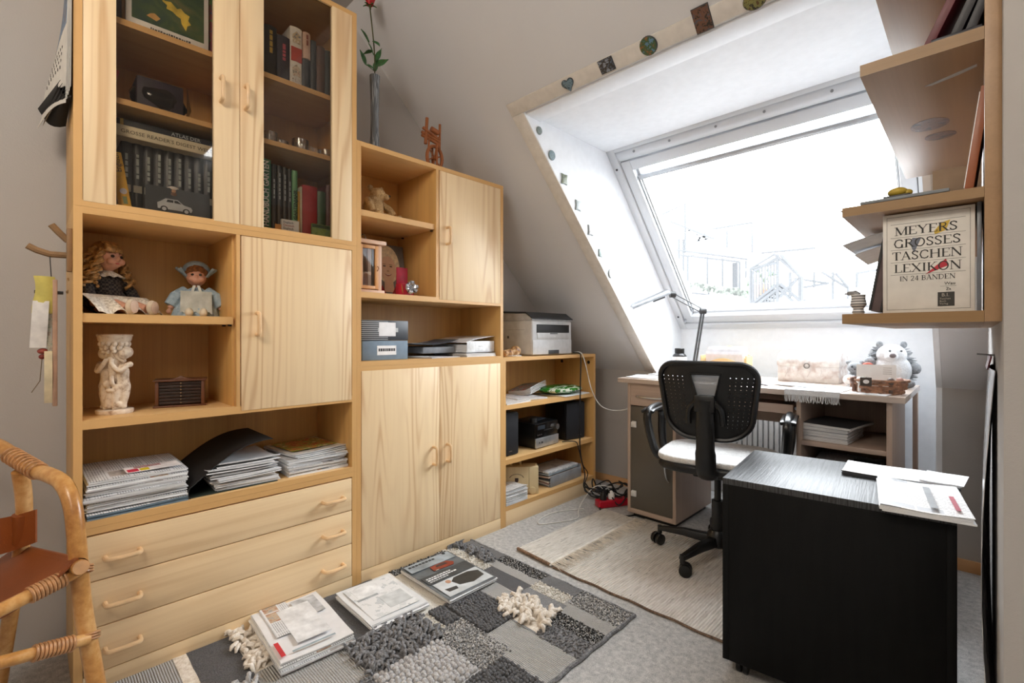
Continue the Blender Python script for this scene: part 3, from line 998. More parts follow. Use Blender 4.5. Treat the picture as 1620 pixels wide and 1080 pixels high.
MB().lathe([(.014, 0), (.016, .03), (.013, .05), (.009, .062)], 14).build('body', plain('1f2024', .5), t)
MB().ell((0, 0, .078), .0155, 12, 8).build('head', plain('b58a6a', .6), t)
MB().ell((.004, 0, .069), (.0135, .014, .011), 12, 8).build('beard', plain('6a4a38', .8), t)
MB().ell((-.001, 0, .088), (.017, .017, .009), 12, 8).build('cap', plain('d8d2c8', .7), t)
MB().cyl((0, 0, 0), (0, 0, .003), .02, 16).build('stand', M['black'], t)
# second door, upper shelf
sp = [(.585, .012, .205, '3a5a2a', None, None, 'thin green and yellow book at the cabinet divider'),
      (.599, .042, .2, '15171c', 'yellow', None, 'black book with yellow spine lettering'),
      (.643, .045, .182, '2b2836', 'red', None, 'dark violet book with red spine lettering'),
      (.689, .043, .235, 'ddd8cf', None, 'comic', 'thick white comic album with red spine band'),
      (.734, .03, .13, '20242c', None, None, 'short dark book below the pink paperback'),
      (.766, .022, .215, '232a33', None, None, 'dark blue grey book between pink and brown spines'),
      (.79, .032, .205, '5a3a2a', None, None, 'brown leather look book at the door edge'),
      (.824, .03, .2, '262b2a', None, None, 'black green book at the end of the upper row')]
for y, th_, h, c, tc, kind, lab in sp:
    t = book('book', lab, 'book', -.075, y, ZA, th_, h, .17, c, bars=tc is not None, tcol={'yellow': 'c9a63c', 'red': 'b0505c', None: 'cccccc'}[tc])
    if kind:
        bx('spine_band', plain('b5473c', .4), t, .0, .0028, .002, th_ - .002, .105, .158, 0)
        for zz, cols in ((.175, ['4a6a8a', 'c9b088', 'e0dcd0']), (.05, ['8a4a40', 'd8c8b0', '3a3a44']), (.01, ['5a6068', 'ddd8cf', '6a4a3a'])):
            MB().prism([(th_ * .2, zz), (th_ * .8, zz), (th_ * .85, zz + .03), (th_ * .5, zz + .045), (th_ * .15, zz + .028)], 'x', .0, .0026).build('spine_figure', motif('comic_%d' % int(zz * 1e3), cols, 120, zz * 50), t, 0, 0)
t = book('book', 'pale pink paperback set on top of a short dark book', 'book', -.07, .735, ZA + .131, .028, .1, .15, 'cfae9c', bars=True, tcol='9a5a50')
# glass cups
G = 'glass cups on the middle shelf'
for i, (y, x, r, h) in enumerate(((.625, -.1, .026, .052), (.682, -.15, .028, .05), (.735, -.1, .03, .056), (.80, -.14, .028, .05), (.842, -.11, .03, .046))):
    t = T('glass_cup', 'clear glass cup, %s from the cabinet divider on the middle shelf' % ['first', 'second', 'third', 'fourth', 'fifth'][i], 'cup', (x, y, ZB), 0, G)
    MB().lathe([(r * .8, 0), (r * .86, .004), (r, h * .4), (r, h), (r * .9, h), (r * .9, h * .4), (r * .76, .007)], 22).build('bowl', M['clear'], t)
    MB().tube(smoothpath([(0, r * .98, h * .82), (0, r * 1.5, h * .75), (0, r * 1.55, h * .4), (0, r * .98, h * .25)], 5), .003, 8).build('handle', M['clear'], t)
# lower shelf
lowr = [(.582, .037, .262, '1d6a4a', 'HANDBUCH GARTEN', 'e8e8e4', 'green garden handbook with large white title'),
        (.620, .018, .25, '1b1d22', None, None, 'black grey guide book nearest the garden handbook'),
        (.639, .019, .25, '202226', None, None, 'second black grey guide book after the garden handbook'),
        (.659, .017, .248, '1c1e20', None, None, 'third black grey guide book after the garden handbook'),
        (.677, .016, .247, '222428', None, None, 'black grey guide book touching the light green one'),
        (.694, .02, .245, '6fa878', 'GARTENJAHR', '1f3a28', 'light green garden year book'),
        (.715, .008, .17, 'c9963a', None, None, 'thin orange booklet beside the light green book'),
        (.724, .008, .19, 'd8d2c0', None, None, 'thin cream booklet beside the tall red book'),
        (.733, .056, .2, 'a83038', None, None, 'wide red hardback between cream and green books'),
        (.791, .032, .188, '4a6a50', None, None, 'dull green book next to the wide red hardback'),
        (.826, .028, .22, '5a1f24', None, None, 'dark red book at the end of the lower row')]
for y, th_, h, c, ti, tc, lab in lowr:
    t = book('book', lab, 'book', -.07, y, Z0, th_, h, .17, c, bars=(ti is None and th_ > .012 and th_ < .02), tcol='9aa0a4')
    if ti:
        text(ti, .028 if 'HAND' in ti else .018, plain(tc, .5), t, (.0026, th_ / 2 + (.0095 if 'HAND' in ti else .0062), .02 if 'HAND' in ti else .06), (pi / 2, -pi / 2, pi / 2), 'spine_title', sx=.86 if 'HAND' in ti else 1.0, bold=.0006)
t = T('pocket_dictionary', 'small white pocket dictionary with red and black title', 'book', (-.036, .643, Z0))
bx('cover', plain('dcd8d4', .4, var=.03), t, -.012, 0, 0, .062, 0, .048, .001)
for zz, c, w in ((.034, '4a5a7a', 'Englisch'), (.023, 'a03a3a', 'Deutsch'), (.012, '222222', 'Englisch')):
    text(w, .0115, plain(c, .5), t, (.0003, .006, zz), (pi / 2, 0, pi / 2), 'cover_title')
bx('sticker', plain('c98a4a', .5), t, -.003, .0004, -.022, -.001, 0, .026, 0)
t = T('booklet', 'small green booklet propped before the red books', 'book', (-.036, .752, Z0))
bx('cover', motif('garden_booklet', ['4f7040', '8aa05a', '6a8a70'], 40, 6), t, -.008, 0, 0, .075, 0, .05, .001)
bx('title_band', plain('2f4a38', .4), t, 0, .0004, .002, .073, .036, .048, 0)

# ------------------------------------------------------------------ on top: vase with rose, little spinning wheel
def fluted():
    s = NT('fluted_grey_glass')
    f = s.math('SINE', s.math('MULTIPLY', s.noise(s.coord((120, 120, 4)), 1, 2), 30))
    s.col(s.ramp(f, [(.1, '55595e'), (.9, '8b9096')]))
    return s.fin(.2)
t = T('vase', 'tall slim fluted grey glass vase on the top cabinet', 'vase', (-.1, 1.052, 1.784))
MB().lathe([(.024, 0), (.023, .02), (.018, .09), (.0165, .16), (.018, .24), (.0215, .345), (.0195, .345), (.016, .25)], 28, wob=lambda a, z: .035 * cos(12 * a)).build('body', fluted(), t)
t = T('rose', 'red artificial rose with green leaves standing in the slim vase', 'flower', (-.1, 1.052, 1.79))
stem = smoothpath([(0, 0, .02), (.0, .0, .34), (.004, -.004, .44), (-.002, -.012, .55), (0, -.024, .63)], 5)
MB().tube(stem, .0028, 8).build('stem', plain('4a4a2a', .6), t)
def leaf_mesh(base, tip, w, nrm):
    base, tip, nrm = Vector(base), Vector(tip), Vector(nrm).normalized()
    d = tip - base
    side = d.cross(nrm).normalized()
    def fn(u, v):
        ww = w * sin(pi * min(1, v * 1.02) ** .8) * (1 - .15 * v)
        q = (u - .5) * 2
        return base + d * v + side * (q * ww) + nrm * (-.004 * q * q + .006 * sin(v * 3))
    return MB().sheet(6, 8, fn, .0008)
lm = plain('2f5a2c', .55, var=.25, scale=60)
st_mat = plain('3d4a24', .6)
for b, e, w in (((.0, -.002, .37), (.02, -.05, .36), .016), ((.02, -.05, .36), (.03, -.085, .405), .019), ((0, -.004, .43), (.02, -.04, .455), .02), ((.01, -.03, .47), (.02, -.075, .50), .02),
                ((0, -.008, .49), (.03, .008, .46), .017), ((0, 0, .36), (.0, .006, .41), .012), ((.0, 0, .385), (.03, .05, .42), .02), ((.0, .0, .40), (.0, .034, .475), .012), ((-.002, -.006, .45), (-.03, -.04, .43), .015)):
    leaf_mesh(b, e, w, (.8, -.1, .6)).build('leaf', lm, t)
for a, b in (((0, -.002, .36), (.02, -.05, .36)), ((0, 0, .37), (.03, .03, .41)), ((0, -.004, .43), (.01, -.045, .48))):
    MB().tube([a, b], .0014, 6).build('leaf_stalk', st_mat, t)
rm = plain('b3121c', .5, var=.2)
MB().ell((0, -.024, .655), (.017, .017, .024), 14, 10).build('bud', rm, t)
for i in range(9):
    a = i * 2.4
    r_ = .011 + .0012 * i
    def pf(u, v, a=a, r_=r_):
        an = a + (u - .5) * 1.7
        rr = r_ * (.65 + .5 * v) + .004 * v * v
        return (rr * cos(an), -.024 + rr * sin(an), .632 + .052 * v * (1 - .25 * (2 * u - 1) ** 2))
    MB().sheet(6, 5, pf, .0008).build('petal', rm, t)
for i in range(5):
    a = i * 1.257
    leaf_mesh((0, -.024, .632), (.03 * cos(a), -.024 + .03 * sin(a), .628 + .006 * (i % 2)), .005, (0, 0, 1)).build('sepal', lm, t)
wm = wood('reddish_turned_wood', '9a5a30', '5f3218', 'z', .4, .8, freq=6)
t = T('spinning_wheel', 'miniature brown wooden spinning wheel ornament on the top cabinet', 'ornament', (-.1, 1.37, 1.784), radians(-4))
MB().box(-.035, .035, -.05, .045, .004, .018).build('base', wm, t, .004)
ring = [(0, .042 * cos(2 * pi * i / 28), .075 + .056 * sin(2 * pi * i / 28)) for i in range(28)]
MB().tube(ring, .0085, 8, closed=True).build('wheel_rim', wm, t)
MB().cyl((-.014, 0, .075), (.014, 0, .075), .012, 12).build('hub', wm, t)
for i in range(6):
    a = pi * i / 3 + .3
    MB().cyl((0, 0, .075), (0, .04 * cos(a), .075 + .054 * sin(a)), .0035, 8).build('spoke', wm, t)
for yy in (-.012, .0):
    pass
for xx in (-.02, .02):
    MB().cyl((xx, 0, .016), (xx, .0, .135), .005, 8).build('post', wm, t)
MB().cyl((.0, .028, .12), (.0, .03, .245), .006, 8).build('upright', wm, t)
MB().cyl((.0, -.05, .13), (.0, -.042, .255), .008, 10).build('upright', wm, t)
for z0, z1 in ((.2, .17), (.17, .145), (.185, .16)):
    MB().cyl((.012 * (z0 > .19) - .006, -.068, z0), (.0, .03, z1), .0075, 10).build('crossbar', wm, t)
MB().cyl((0, -.02, .21), (0, .02, .2), .013, 14).build('spool', wm, t)
MB().cyl((0, -.035, .1), (0, -.03, .16), .005, 8).build('arm', wm, t)
# ------------------------------------------------------------------ soft and carved figures
def blob(mb, name, mat, parent, voxel=.003, sm=4):
    """fuse overlapping lumps into one continuous skin"""
    o = mb.build(name, mat, parent, 0, 0)
    r = o.modifiers.new('fuse', 'REMESH')
    r.mode, r.voxel_size, r.use_smooth_shade = 'VOXEL', voxel, True
    if sm:
        s_ = o.modifiers.new('soften', 'SMOOTH')
        s_.iterations, s_.factor = sm, .5
    return o
def fur(name, c1, c2, sc=220, bump=.9, c3=None):
    s = NT(name)
    f = s.noise(s.coord(), sc, 4, .7)
    g = s.noise(s.coord(), 18, 2)
    s.col(s.ramp(s.math('MULTIPLY_ADD', g, .4, s.math('MULTIPLY', f, .6)), [(.35, c1), (.62, c2)]))
    s.bump(f, bump, .004)
    return s.fin(.95)
def curls(mb, anchors, rng, r=.004, turns=3, rad=.007):
    for (a, b) in anchors:
        a, b = Vector(a), Vector(b)
        d = b - a
        u = d.cross(Vector((.3, .2, 1))).normalized(); w = d.cross(u).normalized()
        ph = rng.uniform(0, 6)
        n = turns * 7
        mb.tube([a + d * (i / n) + (u * cos(ph + 6.28 * turns * i / n) + w * sin(ph + 6.28 * turns * i / n)) * rad * (.4 + .6 * i / n) for i in range(n + 1)], r, 6)
rg = random.Random(5)
porc = plain('c9957c', .45, var=.06, scale=40)
# --- large curly doll
t = T('doll', 'long haired blonde porcelain doll in dark checked dress sitting beside the smaller doll', 'doll', (-.21, .175, 1.065), radians(34))
# local: +x towards the room
mb = MB()
hz = .185
mb.ell((.005, 0, hz), (.037, .034, .043), 18, 14)
mb.ell((.026, 0, hz - .018), (.016, .022, .016))
mb.ell((.043, 0, hz - .006), (.006, .006, .007))
mb.ell((.035, -.016, hz - .014), .011); mb.ell((.035, .016, hz - .014), .011)
mb.tube([(0, 0, hz - .04), (0, 0, .12)], .013, 10)
mb.ell((-.005, 0, .08), (.035, .04, .06))
mb.tube([(0, -.04, .115), (.01, -.066, .075), (.035, -.068, .042)], [.014, .012, .01], 8)
mb.tube([(0, .04, .115), (.012, .07, .075), (.04, .072, .036)], [.014, .012, .01], 8)
for sgn in (-1, 1):
    mb.tube([(.0, sgn * .02, .03), (.06, sgn * .03, .034), (.115, sgn * .032, .022)], [.024, .02, .013], 10)
    mb.ell((.045, sgn * .07, .034), (.016, .012, .01))
    for k in range(4):
        mb.tube([(.052, sgn * (.063 + .005 * k), .034), (.068 - .002 * abs(k - 1), sgn * (.062 + .006 * k), .028)], .003, 6)
    mb.tube([(.046, sgn * .06, .04), (.06, sgn * .052, .04)], .0034, 6)
blob(mb, 'body', porc, t, .0022, 3)
for sgn in (-1, 1):
    MB().ell((.0385, sgn * .0135, hz + .002), (.004, .0058, .0046), 12, 8).build('eye', plain('2a1d18', .15), t)
    MB().tube(smoothpath([(.0405, sgn * .006, hz + .011), (.041, sgn * .014, hz + .014), (.036, sgn * .022, hz + .011)], 3), .0011, 6).build('eyebrow', plain('6a4a2a', .8), t)
MB().ell((.0405, 0, hz - .02), (.003, .0075, .0028), 10, 6).build('lips', plain('b5584e', .4), t)
dress = NT('dark_checked_cloth')
ck = dress.n('TexChecker'); ck.inputs['Scale'].default_value = 150
ck.inputs['Color1'].default_value = srgb('1c1a1e'); ck.inputs['Color2'].default_value = srgb('6a5f55')
dress.l(dress.coord(), ck.inputs['Vector'])
dress.col(dress.mix(.55, ck.outputs[0], '1a181c'))
dress = dress.fin(.9)
mb = MB()
mb.ell((-.005, 0, .09), (.042, .047, .052))
mb.ell((-.01, 0, .05), (.055, .06, .045))
mb.tube([(-.004, -.036, .12), (.008, -.066, .08), (.024, -.068, .055)], [.018, .018, .016], 8)
mb.tube([(-.004, .036, .12), (.01, .07, .08), (.028, .073, .05)], [.018, .018, .016], 8)
blob(mb, 'dress', dress, t, .0028, 3)
def lace():
    s = NT('white_lace')
    f = s.noise(s.coord(), 140, 3, .7)
    s.col(s.ramp(f, [(.35, 'b9ae9c'), (.6, 'ece6da')]))
    s.bump(f, .6, .003)
    return s.fin(.9)
M['lace'] = lace()
def ruffle(r0, r1, z0, z1, a0, a1, n, amp, sy=1.0):
    return MB().sheet(60, 5, lambda u, v: ((r0 + (r1 - r0) * v + amp * v * sin(n * (a0 + (a1 - a0) * u))) * cos(a0 + (a1 - a0) * u),
                                           (r0 + (r1 - r0) * v + amp * v * sin(n * (a0 + (a1 - a0) * u))) * sin(a0 + (a1 - a0) * u) * sy,
                                           z0 + (z1 - z0) * v + amp * .6 * v * cos(n * (a0 + (a1 - a0) * u))), .001)
ruffle(.014, .042, .142, .122, -2.2, 2.2, 11, .004).build('collar', M['lace'], t)
MB().sheet(70, 8, lambda u, v: (.045 + .075 * v + .012 * v * sin(22 * u) * v, -.12 + .21 * u + .006 * sin(9 * u), .062 - .052 * v ** 1.6 + .012 * v * cos(22 * u) - .03 * abs(u - .5) * v), .0012).build('petticoat', M['lace'], t)
for sgn in (-1, 1):
    o = MB().ell((.132, sgn * .034, .026), (.012, .017, .024), 14, 10).build('shoe', plain('cfc2ae', .6), t)
    MB().ell((.144, sgn * .034, .026), (.003, .0135, .0205), 14, 8).build('sole', plain('bfa795', .7), o)
mb = MB()
anc = []
for i in range(34):
    a = rg.uniform(.9, 5.4)
    p = Vector((.0 + .036 * cos(a), .036 * sin(a), hz + rg.uniform(-.01, .03)))
    q = Vector((-.012 + .058 * cos(a) * rg.uniform(.8, 1.2), .075 * sin(a) * rg.uniform(.8, 1.25), hz - rg.uniform(.06, .12)))
    anc.append((p, q))
curls(mb, anc, rg, .0046, 4, .009)
for i in range(14):
    a = rg.uniform(-1.2, 1.2)
    mb.tube(smoothpath([(-.01, .01 * sin(a), hz + .046), (.02, .024 * sin(a), hz + .044), (.039, .032 * sin(a), hz + .026), (.04, .034 * sin(a) + rg.uniform(-.006, .006), hz + .015)], 4), .005, 6)
hairm = plain('a07a48', .6, var=.25, scale=90)
MB().ell((-.006, 0, hz + .012), (.042, .041, .042), 16, 12).build('hair_cap', plain('8a6236', .7, var=.2, scale=80), t)
mb.build('hair', hairm, t, kind='stuff')
# --- small doll with blue bonnet
t = T('doll', 'small doll in pale blue dress and frilled bonnet leaning at the divider', 'doll', (-.2, .415, 1.065), radians(-12))
hz = .145
mb = MB()
mb.ell((.004, 0, hz), (.032, .031, .034), 18, 14)
mb.ell((.027, 0, hz - .014), (.012, .018, .013)); mb.ell((.036, 0, hz - .004), .005)
mb.ell((.027, -.014, hz - .01), .011); mb.ell((.027, .014, hz - .01), .011)
mb.tube([(0, 0, hz - .03), (0, 0, .09)], .011, 8)
mb.ell((0, 0, .06), (.03, .033, .045))
for sgn in (-1, 1):
    mb.tube([(0, sgn * .03, .09), (.012, sgn * .06, .06), (.02, sgn * .075, .03)], [.012, .011, .009], 8)
    mb.ell((.024, sgn * .078, .02), (.009, .008, .009))
blob(mb, 'body', porc, t, .002, 3)
for sgn in (-1, 1):
    MB().ell((.0335, sgn * .0115, hz + .004), (.0035, .0048, .004), 12, 8).build('eye', plain('231a16', .15), t)
MB().ell((.036, 0, hz - .016), (.0025, .005, .0022), 10, 6).build('lips', plain('a8483f', .4), t)
MB().ell((-.004, 0, hz + .012), (.037, .036, .033), 16, 12, wob=lambda d: .05 * sin(20 * d.y) * sin(17 * d.z)).build('hair', plain('7a4a24', .8, var=.3, scale=120), t)
blue = fur('pale_blue_cotton', '7d93a3', 'a9bcc6', 90, .3)
mb = MB()
mb.ell((0, 0, .065), (.036, .04, .045))
mb.lathe([(.075, 0), (.066, .03), (.04, .07)], 24, wob=lambda a, z: .06 * sin(9 * a) * (1 - z / .08))
for sgn in (-1, 1):
    mb.tube([(0, sgn * .028, .095), (.01, sgn * .056, .07), (.016, sgn * .074, .04)], [.02, .024, .02], 10)
blob(mb, 'dress', blue, t, .0025, 3)
MB().sheet(20, 6, lambda u, v: (.041 + .03 * v, -.045 + .09 * u + .0 * v, .09 - .075 * v + .004 * sin(30 * u) * v), .0012).build('apron', plain('b7b9b0', .9, bump=.3), t)
ruffle(.034, .058, hz - .002, hz + .026, .9, 5.4, 14, .005).build('bonnet_brim', blue, t)
MB().ell((-.014, 0, hz + .02), (.036, .043, .038), 16, 12).build('bonnet', blue, t)
for sgn in (-1, 1):
    MB().sheet(4, 8, lambda u, v: (.034 + .004 * sin(5 * v), sgn * (.006 + .012 * v) + .008 * (u - .5), hz - .034 - .045 * v), .0008).build('ribbon', plain('cfd4cc', .6), t)
    MB().tube([(.04, sgn * .018, .02), (.085, sgn * .02, .012)], .012, 10).build('leg', plain('cdc3ae', .8), t)
    MB().ell((.092, sgn * .02, .016), (.012, .012, .015)).build('shoe', plain('c9c0ac', .6), t)

# --- cherub column
stone = NT('ivory_cast_stone')
f = stone.noise(stone.coord(), 70, 4, .6)
g = stone.noise(stone.coord(), 16, 2)
stone.col(stone.ramp(stone.math('MULTIPLY_ADD', f, .6, stone.math('MULTIPLY', g, .4)), [(.36, 'a98f78'), (.47, 'd9c9b5'), (.7, 'efe5d6')]))
stone.bump(f, .3, .002)
stone = stone.fin(.7)
t = T('statuette', 'ivory candle column carried by two carved cherubs', 'statuette', (-.115, .185, .766), radians(-45))
MB().lathe([(.044, 0), (.046, .004), (.046, .012), (.042, .014)], 28, sy=1.0).build('base', stone, t)
def cherub(mb, s_):
    c = s_ * .026
    mb.tube(smoothpath([(.004, c * 1.1, .018), (.002, c * 1.15, .05), (.0, c * 1.0, .085), (.0, c * .92, .118), (0, c * .98, .15)], 4), [.008, .0085, .009, .0105, .0125, .0145, .0165, .018, .0185, .0165, .0155, .0158, .0165, .017, .0155, .012, .009], 12)
    mb.tube(smoothpath([(.016, c * .55, .016), (.018, c * .62, .05), (.008, c * .8, .085)], 4), [.0075, .008, .0085, .0095, .011, .012, .0135, .0145, .015], 10)
    mb.ell((.012, c * .55, .016), (.014, .007, .006))
    mb.ell((.002, c * 1.15, .182), (.0165, .0155, .018))
    mb.ell((-.006, c * 1.2, .186), (.0175, .0165, .018))
    mb.ell((.0, c * 1.75, .149), (.0085, .009, .009))
    mb.tube(smoothpath([(.004, c * 1.65, .15), (.022, c * 1.3, .13), (.026, c * .5, .15), (.02, c * .3, .165)], 4), [.008] * 5 + [.0065] * 8, 8)
    mb.tube(smoothpath([(-.004, c * 1.1, .155), (.012, c * .45, .18), (.008, c * .6, .21)], 4), .0068, 8)
    mb.ell((.016, c * .1, .165), .007)
mb = MB()
cherub(mb, -1); cherub(mb, 1)
mb.tube(smoothpath([(.018, -.004, .02), (.016, .002, .05), (.014, 0, .075)], 4), [.012, .013, .014, .0145, .014, .013, .012, .011, .010], 10)
mb.ell((.024, -.002, .092), .0125); mb.ell((.026, .006, .072), (.007, .012, .006))
mb.tube(smoothpath([(.018, .01, .085), (.028, .014, .1), (.018, .006, .115)], 4), .006, 8)
for i in range(12):
    a = i * .9
    mb.ell((.006 + .012 * cos(a), .03 * sin(a), .022 + .004 * (i % 3)), (.009, .009, .007))
blob(mb, 'cherubs', stone, t, .0022, 2)
MB().lathe([(.016, .012), (.018, .06), (.015, .12), (.018, .18), (.028, .205), (.034, .213)], 18, wob=lambda a, z: .08 * sin(6 * a + z * 90)).build('column', stone, t)
mb = MB()
for ring, (r_, z_, n_, s_) in enumerate(((.03, .2, 12, .0095), (.034, .211, 14, .0085), (.026, .19, 10, .009))):
    for i in range(n_):
        a = 2 * pi * (i + .5 * ring) / n_
        mb.ell((r_ * cos(a), r_ * sin(a), z_), (s_ * .8, s_ * .8, s_), 10, 6)
mb.build('leaf_collar', stone, t, kind='stuff')
MB().lathe([(.034, .214), (.039, .222), (.042, .234), (.044, .238), (.04, .241), (.0, .2405)], 40, wob=lambda a, z: .035 * sin(22 * a + z * 300)).build('capital', stone, t)
# --- little wooden chest of drawers
dk = wood('dark_stained_wood', '6a3f24', '3a2012', 'y', .3, .8, freq=6)
t = T('miniature_chest', 'small dark wooden chest with seven flat trays on the lower shelf', 'ornament', (-.165, .365, .766), radians(-14))
bx('base', dk, t, -.05, .042, -.075, .072, 0, .006)
for y0, y1 in ((-.07, -.06), (.056, .066)):
    bx('side_panel', dk, t, -.045, .036, y0, y1, .006, .085)
bx('back_panel', dk, t, -.046, -.042, -.07, .066, .006, .085)
bx('top', dk, t, -.05, .042, -.075, .072, .085, .091)
MB().prism([(-.035, .091), (.035, .091), (.012, .097), (0, .103), (-.012, .097)], 'x', .03, .036).build('pediment', dk, t, .001)
for i in range(7):
    o = bx('tray', plain('2e1a10', .5, var=.2), t, -.04, .034, -.0595, .0555, .009 + i * .0108, .0182 + i * .0108, .001)
    MB().ell((.0355, .0, .0136 + i * .0108), .0028, 8, 6).build('knob', plain('a08a70', .3, .7), o)

# ------------------------------------------------------------------ newspapers, folder and magazines above the drawers
NZ = .4838
G = 'newspapers piled above the drawers'
z = NZ
labs = ['bottom newspaper of the pile with a blue edge', 'folded newspaper low in the pile beside the black folder', 'grey newspaper in the middle of the pile beside the black folder',
        'newspaper just above the middle of the pile beside the folder', 'crisp white newspaper high in the pile beside the folder', 'newspaper right under the topmost one of the folder side pile']
hs = [.016, .014, .013, .015, .014, .013]
for i, h in enumerate(hs):
    flatpaper('newspaper', labs[i], 'newspaper', (-.145 + R.uniform(-.008, .008), .232 + R.uniform(-.006, .006), z), R.uniform(-.05, .05), .27, .24, h, M['news'][i], G, .003, i + 3, edge=plain('6f8494', .7) if i == 0 else None)
    z += h + .0016
t = flatpaper('newspaper', 'topmost newspaper with red, yellow and picture adverts', 'newspaper', (-.145, .232, z), .02, .26, .236, .012, M['news'][1], G, .004, 31)
adv = MB().box(0, .04, 0, .12, 0, .0006)
a_ = bx('advert', plain('efe9ea', .6), t, .04, .115, -.03, .105, .0165, .0172, 0)
bx('advert_red', plain('c8304a', .5), t, .075, .11, -.026, 0, .0172, .0178, 0)
bx('advert_yellow', plain('d8c21c', .5), t, .078, .11, .004, .026, .0172, .0178, 0)
bx('advert_picture', motif('advert_photo', ['8a2a3a', 'c9a0a0', '3a2a4a', 'e0d8d8'], 60, 2), t, .045, .07, -.006, .06, .0172, .0178, 0)
# black lever folder, open lid over loose papers
felt = plain('1c1917', .75, var=.15, scale=200)
t = T('ring_folder', 'open black folder with its cover raised over loose papers', 'folder', (-.165, .36, NZ), 0)
bx('lower_cover', plain('26302a', .6), t, -.15, .145, .0, .265, 0, .003, .001)
def cover(u, v):
    y = .002 + .265 * u
    zz = .035 + .115 * sin(u * 1.35) + .016 * sin(pi * u)
    return (-.15 + .3 * v - .03 * u + .02 * (1 - v) * u, y - .01 * u, zz)
MB().sheet(14, 4, cover, .0025).build('upper_cover', felt, t)
MB().sheet(4, 4, lambda u, v: (-.15 + .3 * v, .001 - .006 * sin(pi * u), .001 + .036 * u), .002).build('spine', felt, t)
for k in range(2):
    mb = MB()
    a, b = Vector(cover(.13 + .09 * k, .62)), Vector(cover(.13 + .09 * k + .005, .62))
    p0, p1 = Vector(cover(.12 + .0 * k, .55 + .2 * k)), Vector(cover(.34, .55 + .2 * k))
    mb.tube([p0 + Vector((0, -.0005, .0012)), p1 + Vector((0, -.0005, .0012))], .0013, 6).build('slot_rim', M['chrome'], t)
G = 'loose papers in the black folder'
z = NZ + .0035
for i in range(8):
    h = .0085
    flatpaper('paper_sheaf', 'white sheaf of papers, %s from below under the raised folder cover' % ['first', 'second', 'third', 'fourth', 'fifth', 'sixth', 'seventh', 'eighth'][i], 'papers', (-.155 + R.uniform(-.012, .012), .525 + R.uniform(-.014, .014), z), R.uniform(-.08, .08), .27, .2, h, M['paper'] if i % 2 else M['paper2'], G, .003, i + 40, curl=.002 * i)
    z += h + .0012
G = 'magazines stacked by the folder'
z = NZ
for i, h in enumerate((.01, .011, .01, .012, .011)):
    flatpaper('magazine', ['magazine at the bottom of the pile by the cabinet side', 'second lowest magazine of the pile by the cabinet side', 'middle magazine of the pile by the cabinet side', 'magazine second from top in the pile by the cabinet side', 'grey white magazine under the food magazine'][i], 'magazine',
              (-.17 + R.uniform(-.01, .01), .775 + R.uniform(-.01, .01), z), R.uniform(-.06, .06), .29, .225, h, M['news'][(i + 2) % 6], G, .003, i + 60)
    z += h + .0016
food = motif('food_photo_cover', ['a83a24', 'c98a4a', '8a9a3a', 'e0c9a8', '6a2a1c'], 34, 3)
t = flatpaper('magazine', 'food magazine with red and orange dishes on its cover', 'magazine', (-.17, .785, z), .1, .26, .21, .012, plain('e6e2dc', .35), G, .004, 71, curl=.01)
bx('cover_photo', food, t, -.115, .07, -.09, .095, .0165, .0172, 0)

# ------------------------------------------------------------------ top cabinet compartments
bearm = fur('curly_beige_plush', '7a5a34', 'c9a878', 190, 1.0)
t = T('teddy_bear', 'small curly beige plush bear lying on the upper compartment shelf', 'plush toy', (-.15, 1.09, 1.513), radians(15))
mb = MB()
mb.ell((0, -.02, .055), (.045, .045, .055)); mb.ell((.006, .0, .115), (.036, .036, .034)); mb.ell((.036, .018, .108), (.018, .017, .014))
mb.ell((-.01, -.03, .145), .013); mb.ell((.0, .026, .147), .013)
mb.tube([(.0, .02, .085), (.03, .05, .06), (.04, .065, .035)], .015, 10)
mb.tube([(.0, -.055, .085), (.03, -.07, .06), (.04, -.065, .03)], .015, 10)
mb.tube([(.01, .0, .025), (.03, .06, .02), (.03, .11, .016)], .019, 10); mb.ell((.03, .115, .026), (.016, .015, .024))
mb.tube([(.01, -.04, .022), (.06, -.03, .018)], .019, 10)
blob(mb, 'body', bearm, t, .003, 2)
for p in ((.03, -.006, .126), (.024, .03, .124)):
    MB().ell(p, .0045, 8, 6).build('eye', M['blackgloss'], t)
MB().ell((.05, .026, .112), (.006, .007, .005), 8, 6).build('nose', M['blackgloss'], t)
lw_ = wood('pale_lantern_wood', 'd9b59a', 'b98c70', 'z', .4, .7, freq=6)
t = T('lantern', 'pale wooden lantern with small glazed door', 'lantern', (-.13, 1.02, 1.18), 0)
bx('base', lw_, t, -.062, .062, -.075, .062, 0, .018, .002)
bx('roof', lw_, t, -.068, .068, -.08, .068, .212, .23, .004)
for sx in (-1, 1):
    for yy in (-.066, .036):
        bx('post', lw_, t, sx * .045 - .008, sx * .045 + .008, yy, yy + .016, .018, .212, .001)
d = T('door', '', ''); del d['label']; del d['category']; d.parent = t
fm = wood('orange_door_frame', 'd09a64', 'b07a48', 'z', .2, .6)
bx('door_stile', fm, d, .045, .056, -.05, -.038, .022, .208, .001); bx('door_stile', fm, d, .045, .056, .02, .035, .022, .208, .001)
bx('door_rail', fm, d, .045, .056, -.038, .02, .022, .036, .001); bx('door_rail', fm, d, .045, .056, -.038, .02, .194, .208, .001)
bx('pane', M['clear'], d, .048, .05, -.038, .02, .036, .194, 0)
MB().tube(smoothpath([(.056, .03, .1), (.064, .031, .112), (.058, .03, .12)], 3), .0018, 6).build('hook', plain('8a5a3a', .3, .8), d)
MB().cyl((0, -.01, .018), (0, -.01, .095), .022, 20).build('candle', plain('c98a6a', .6), t)
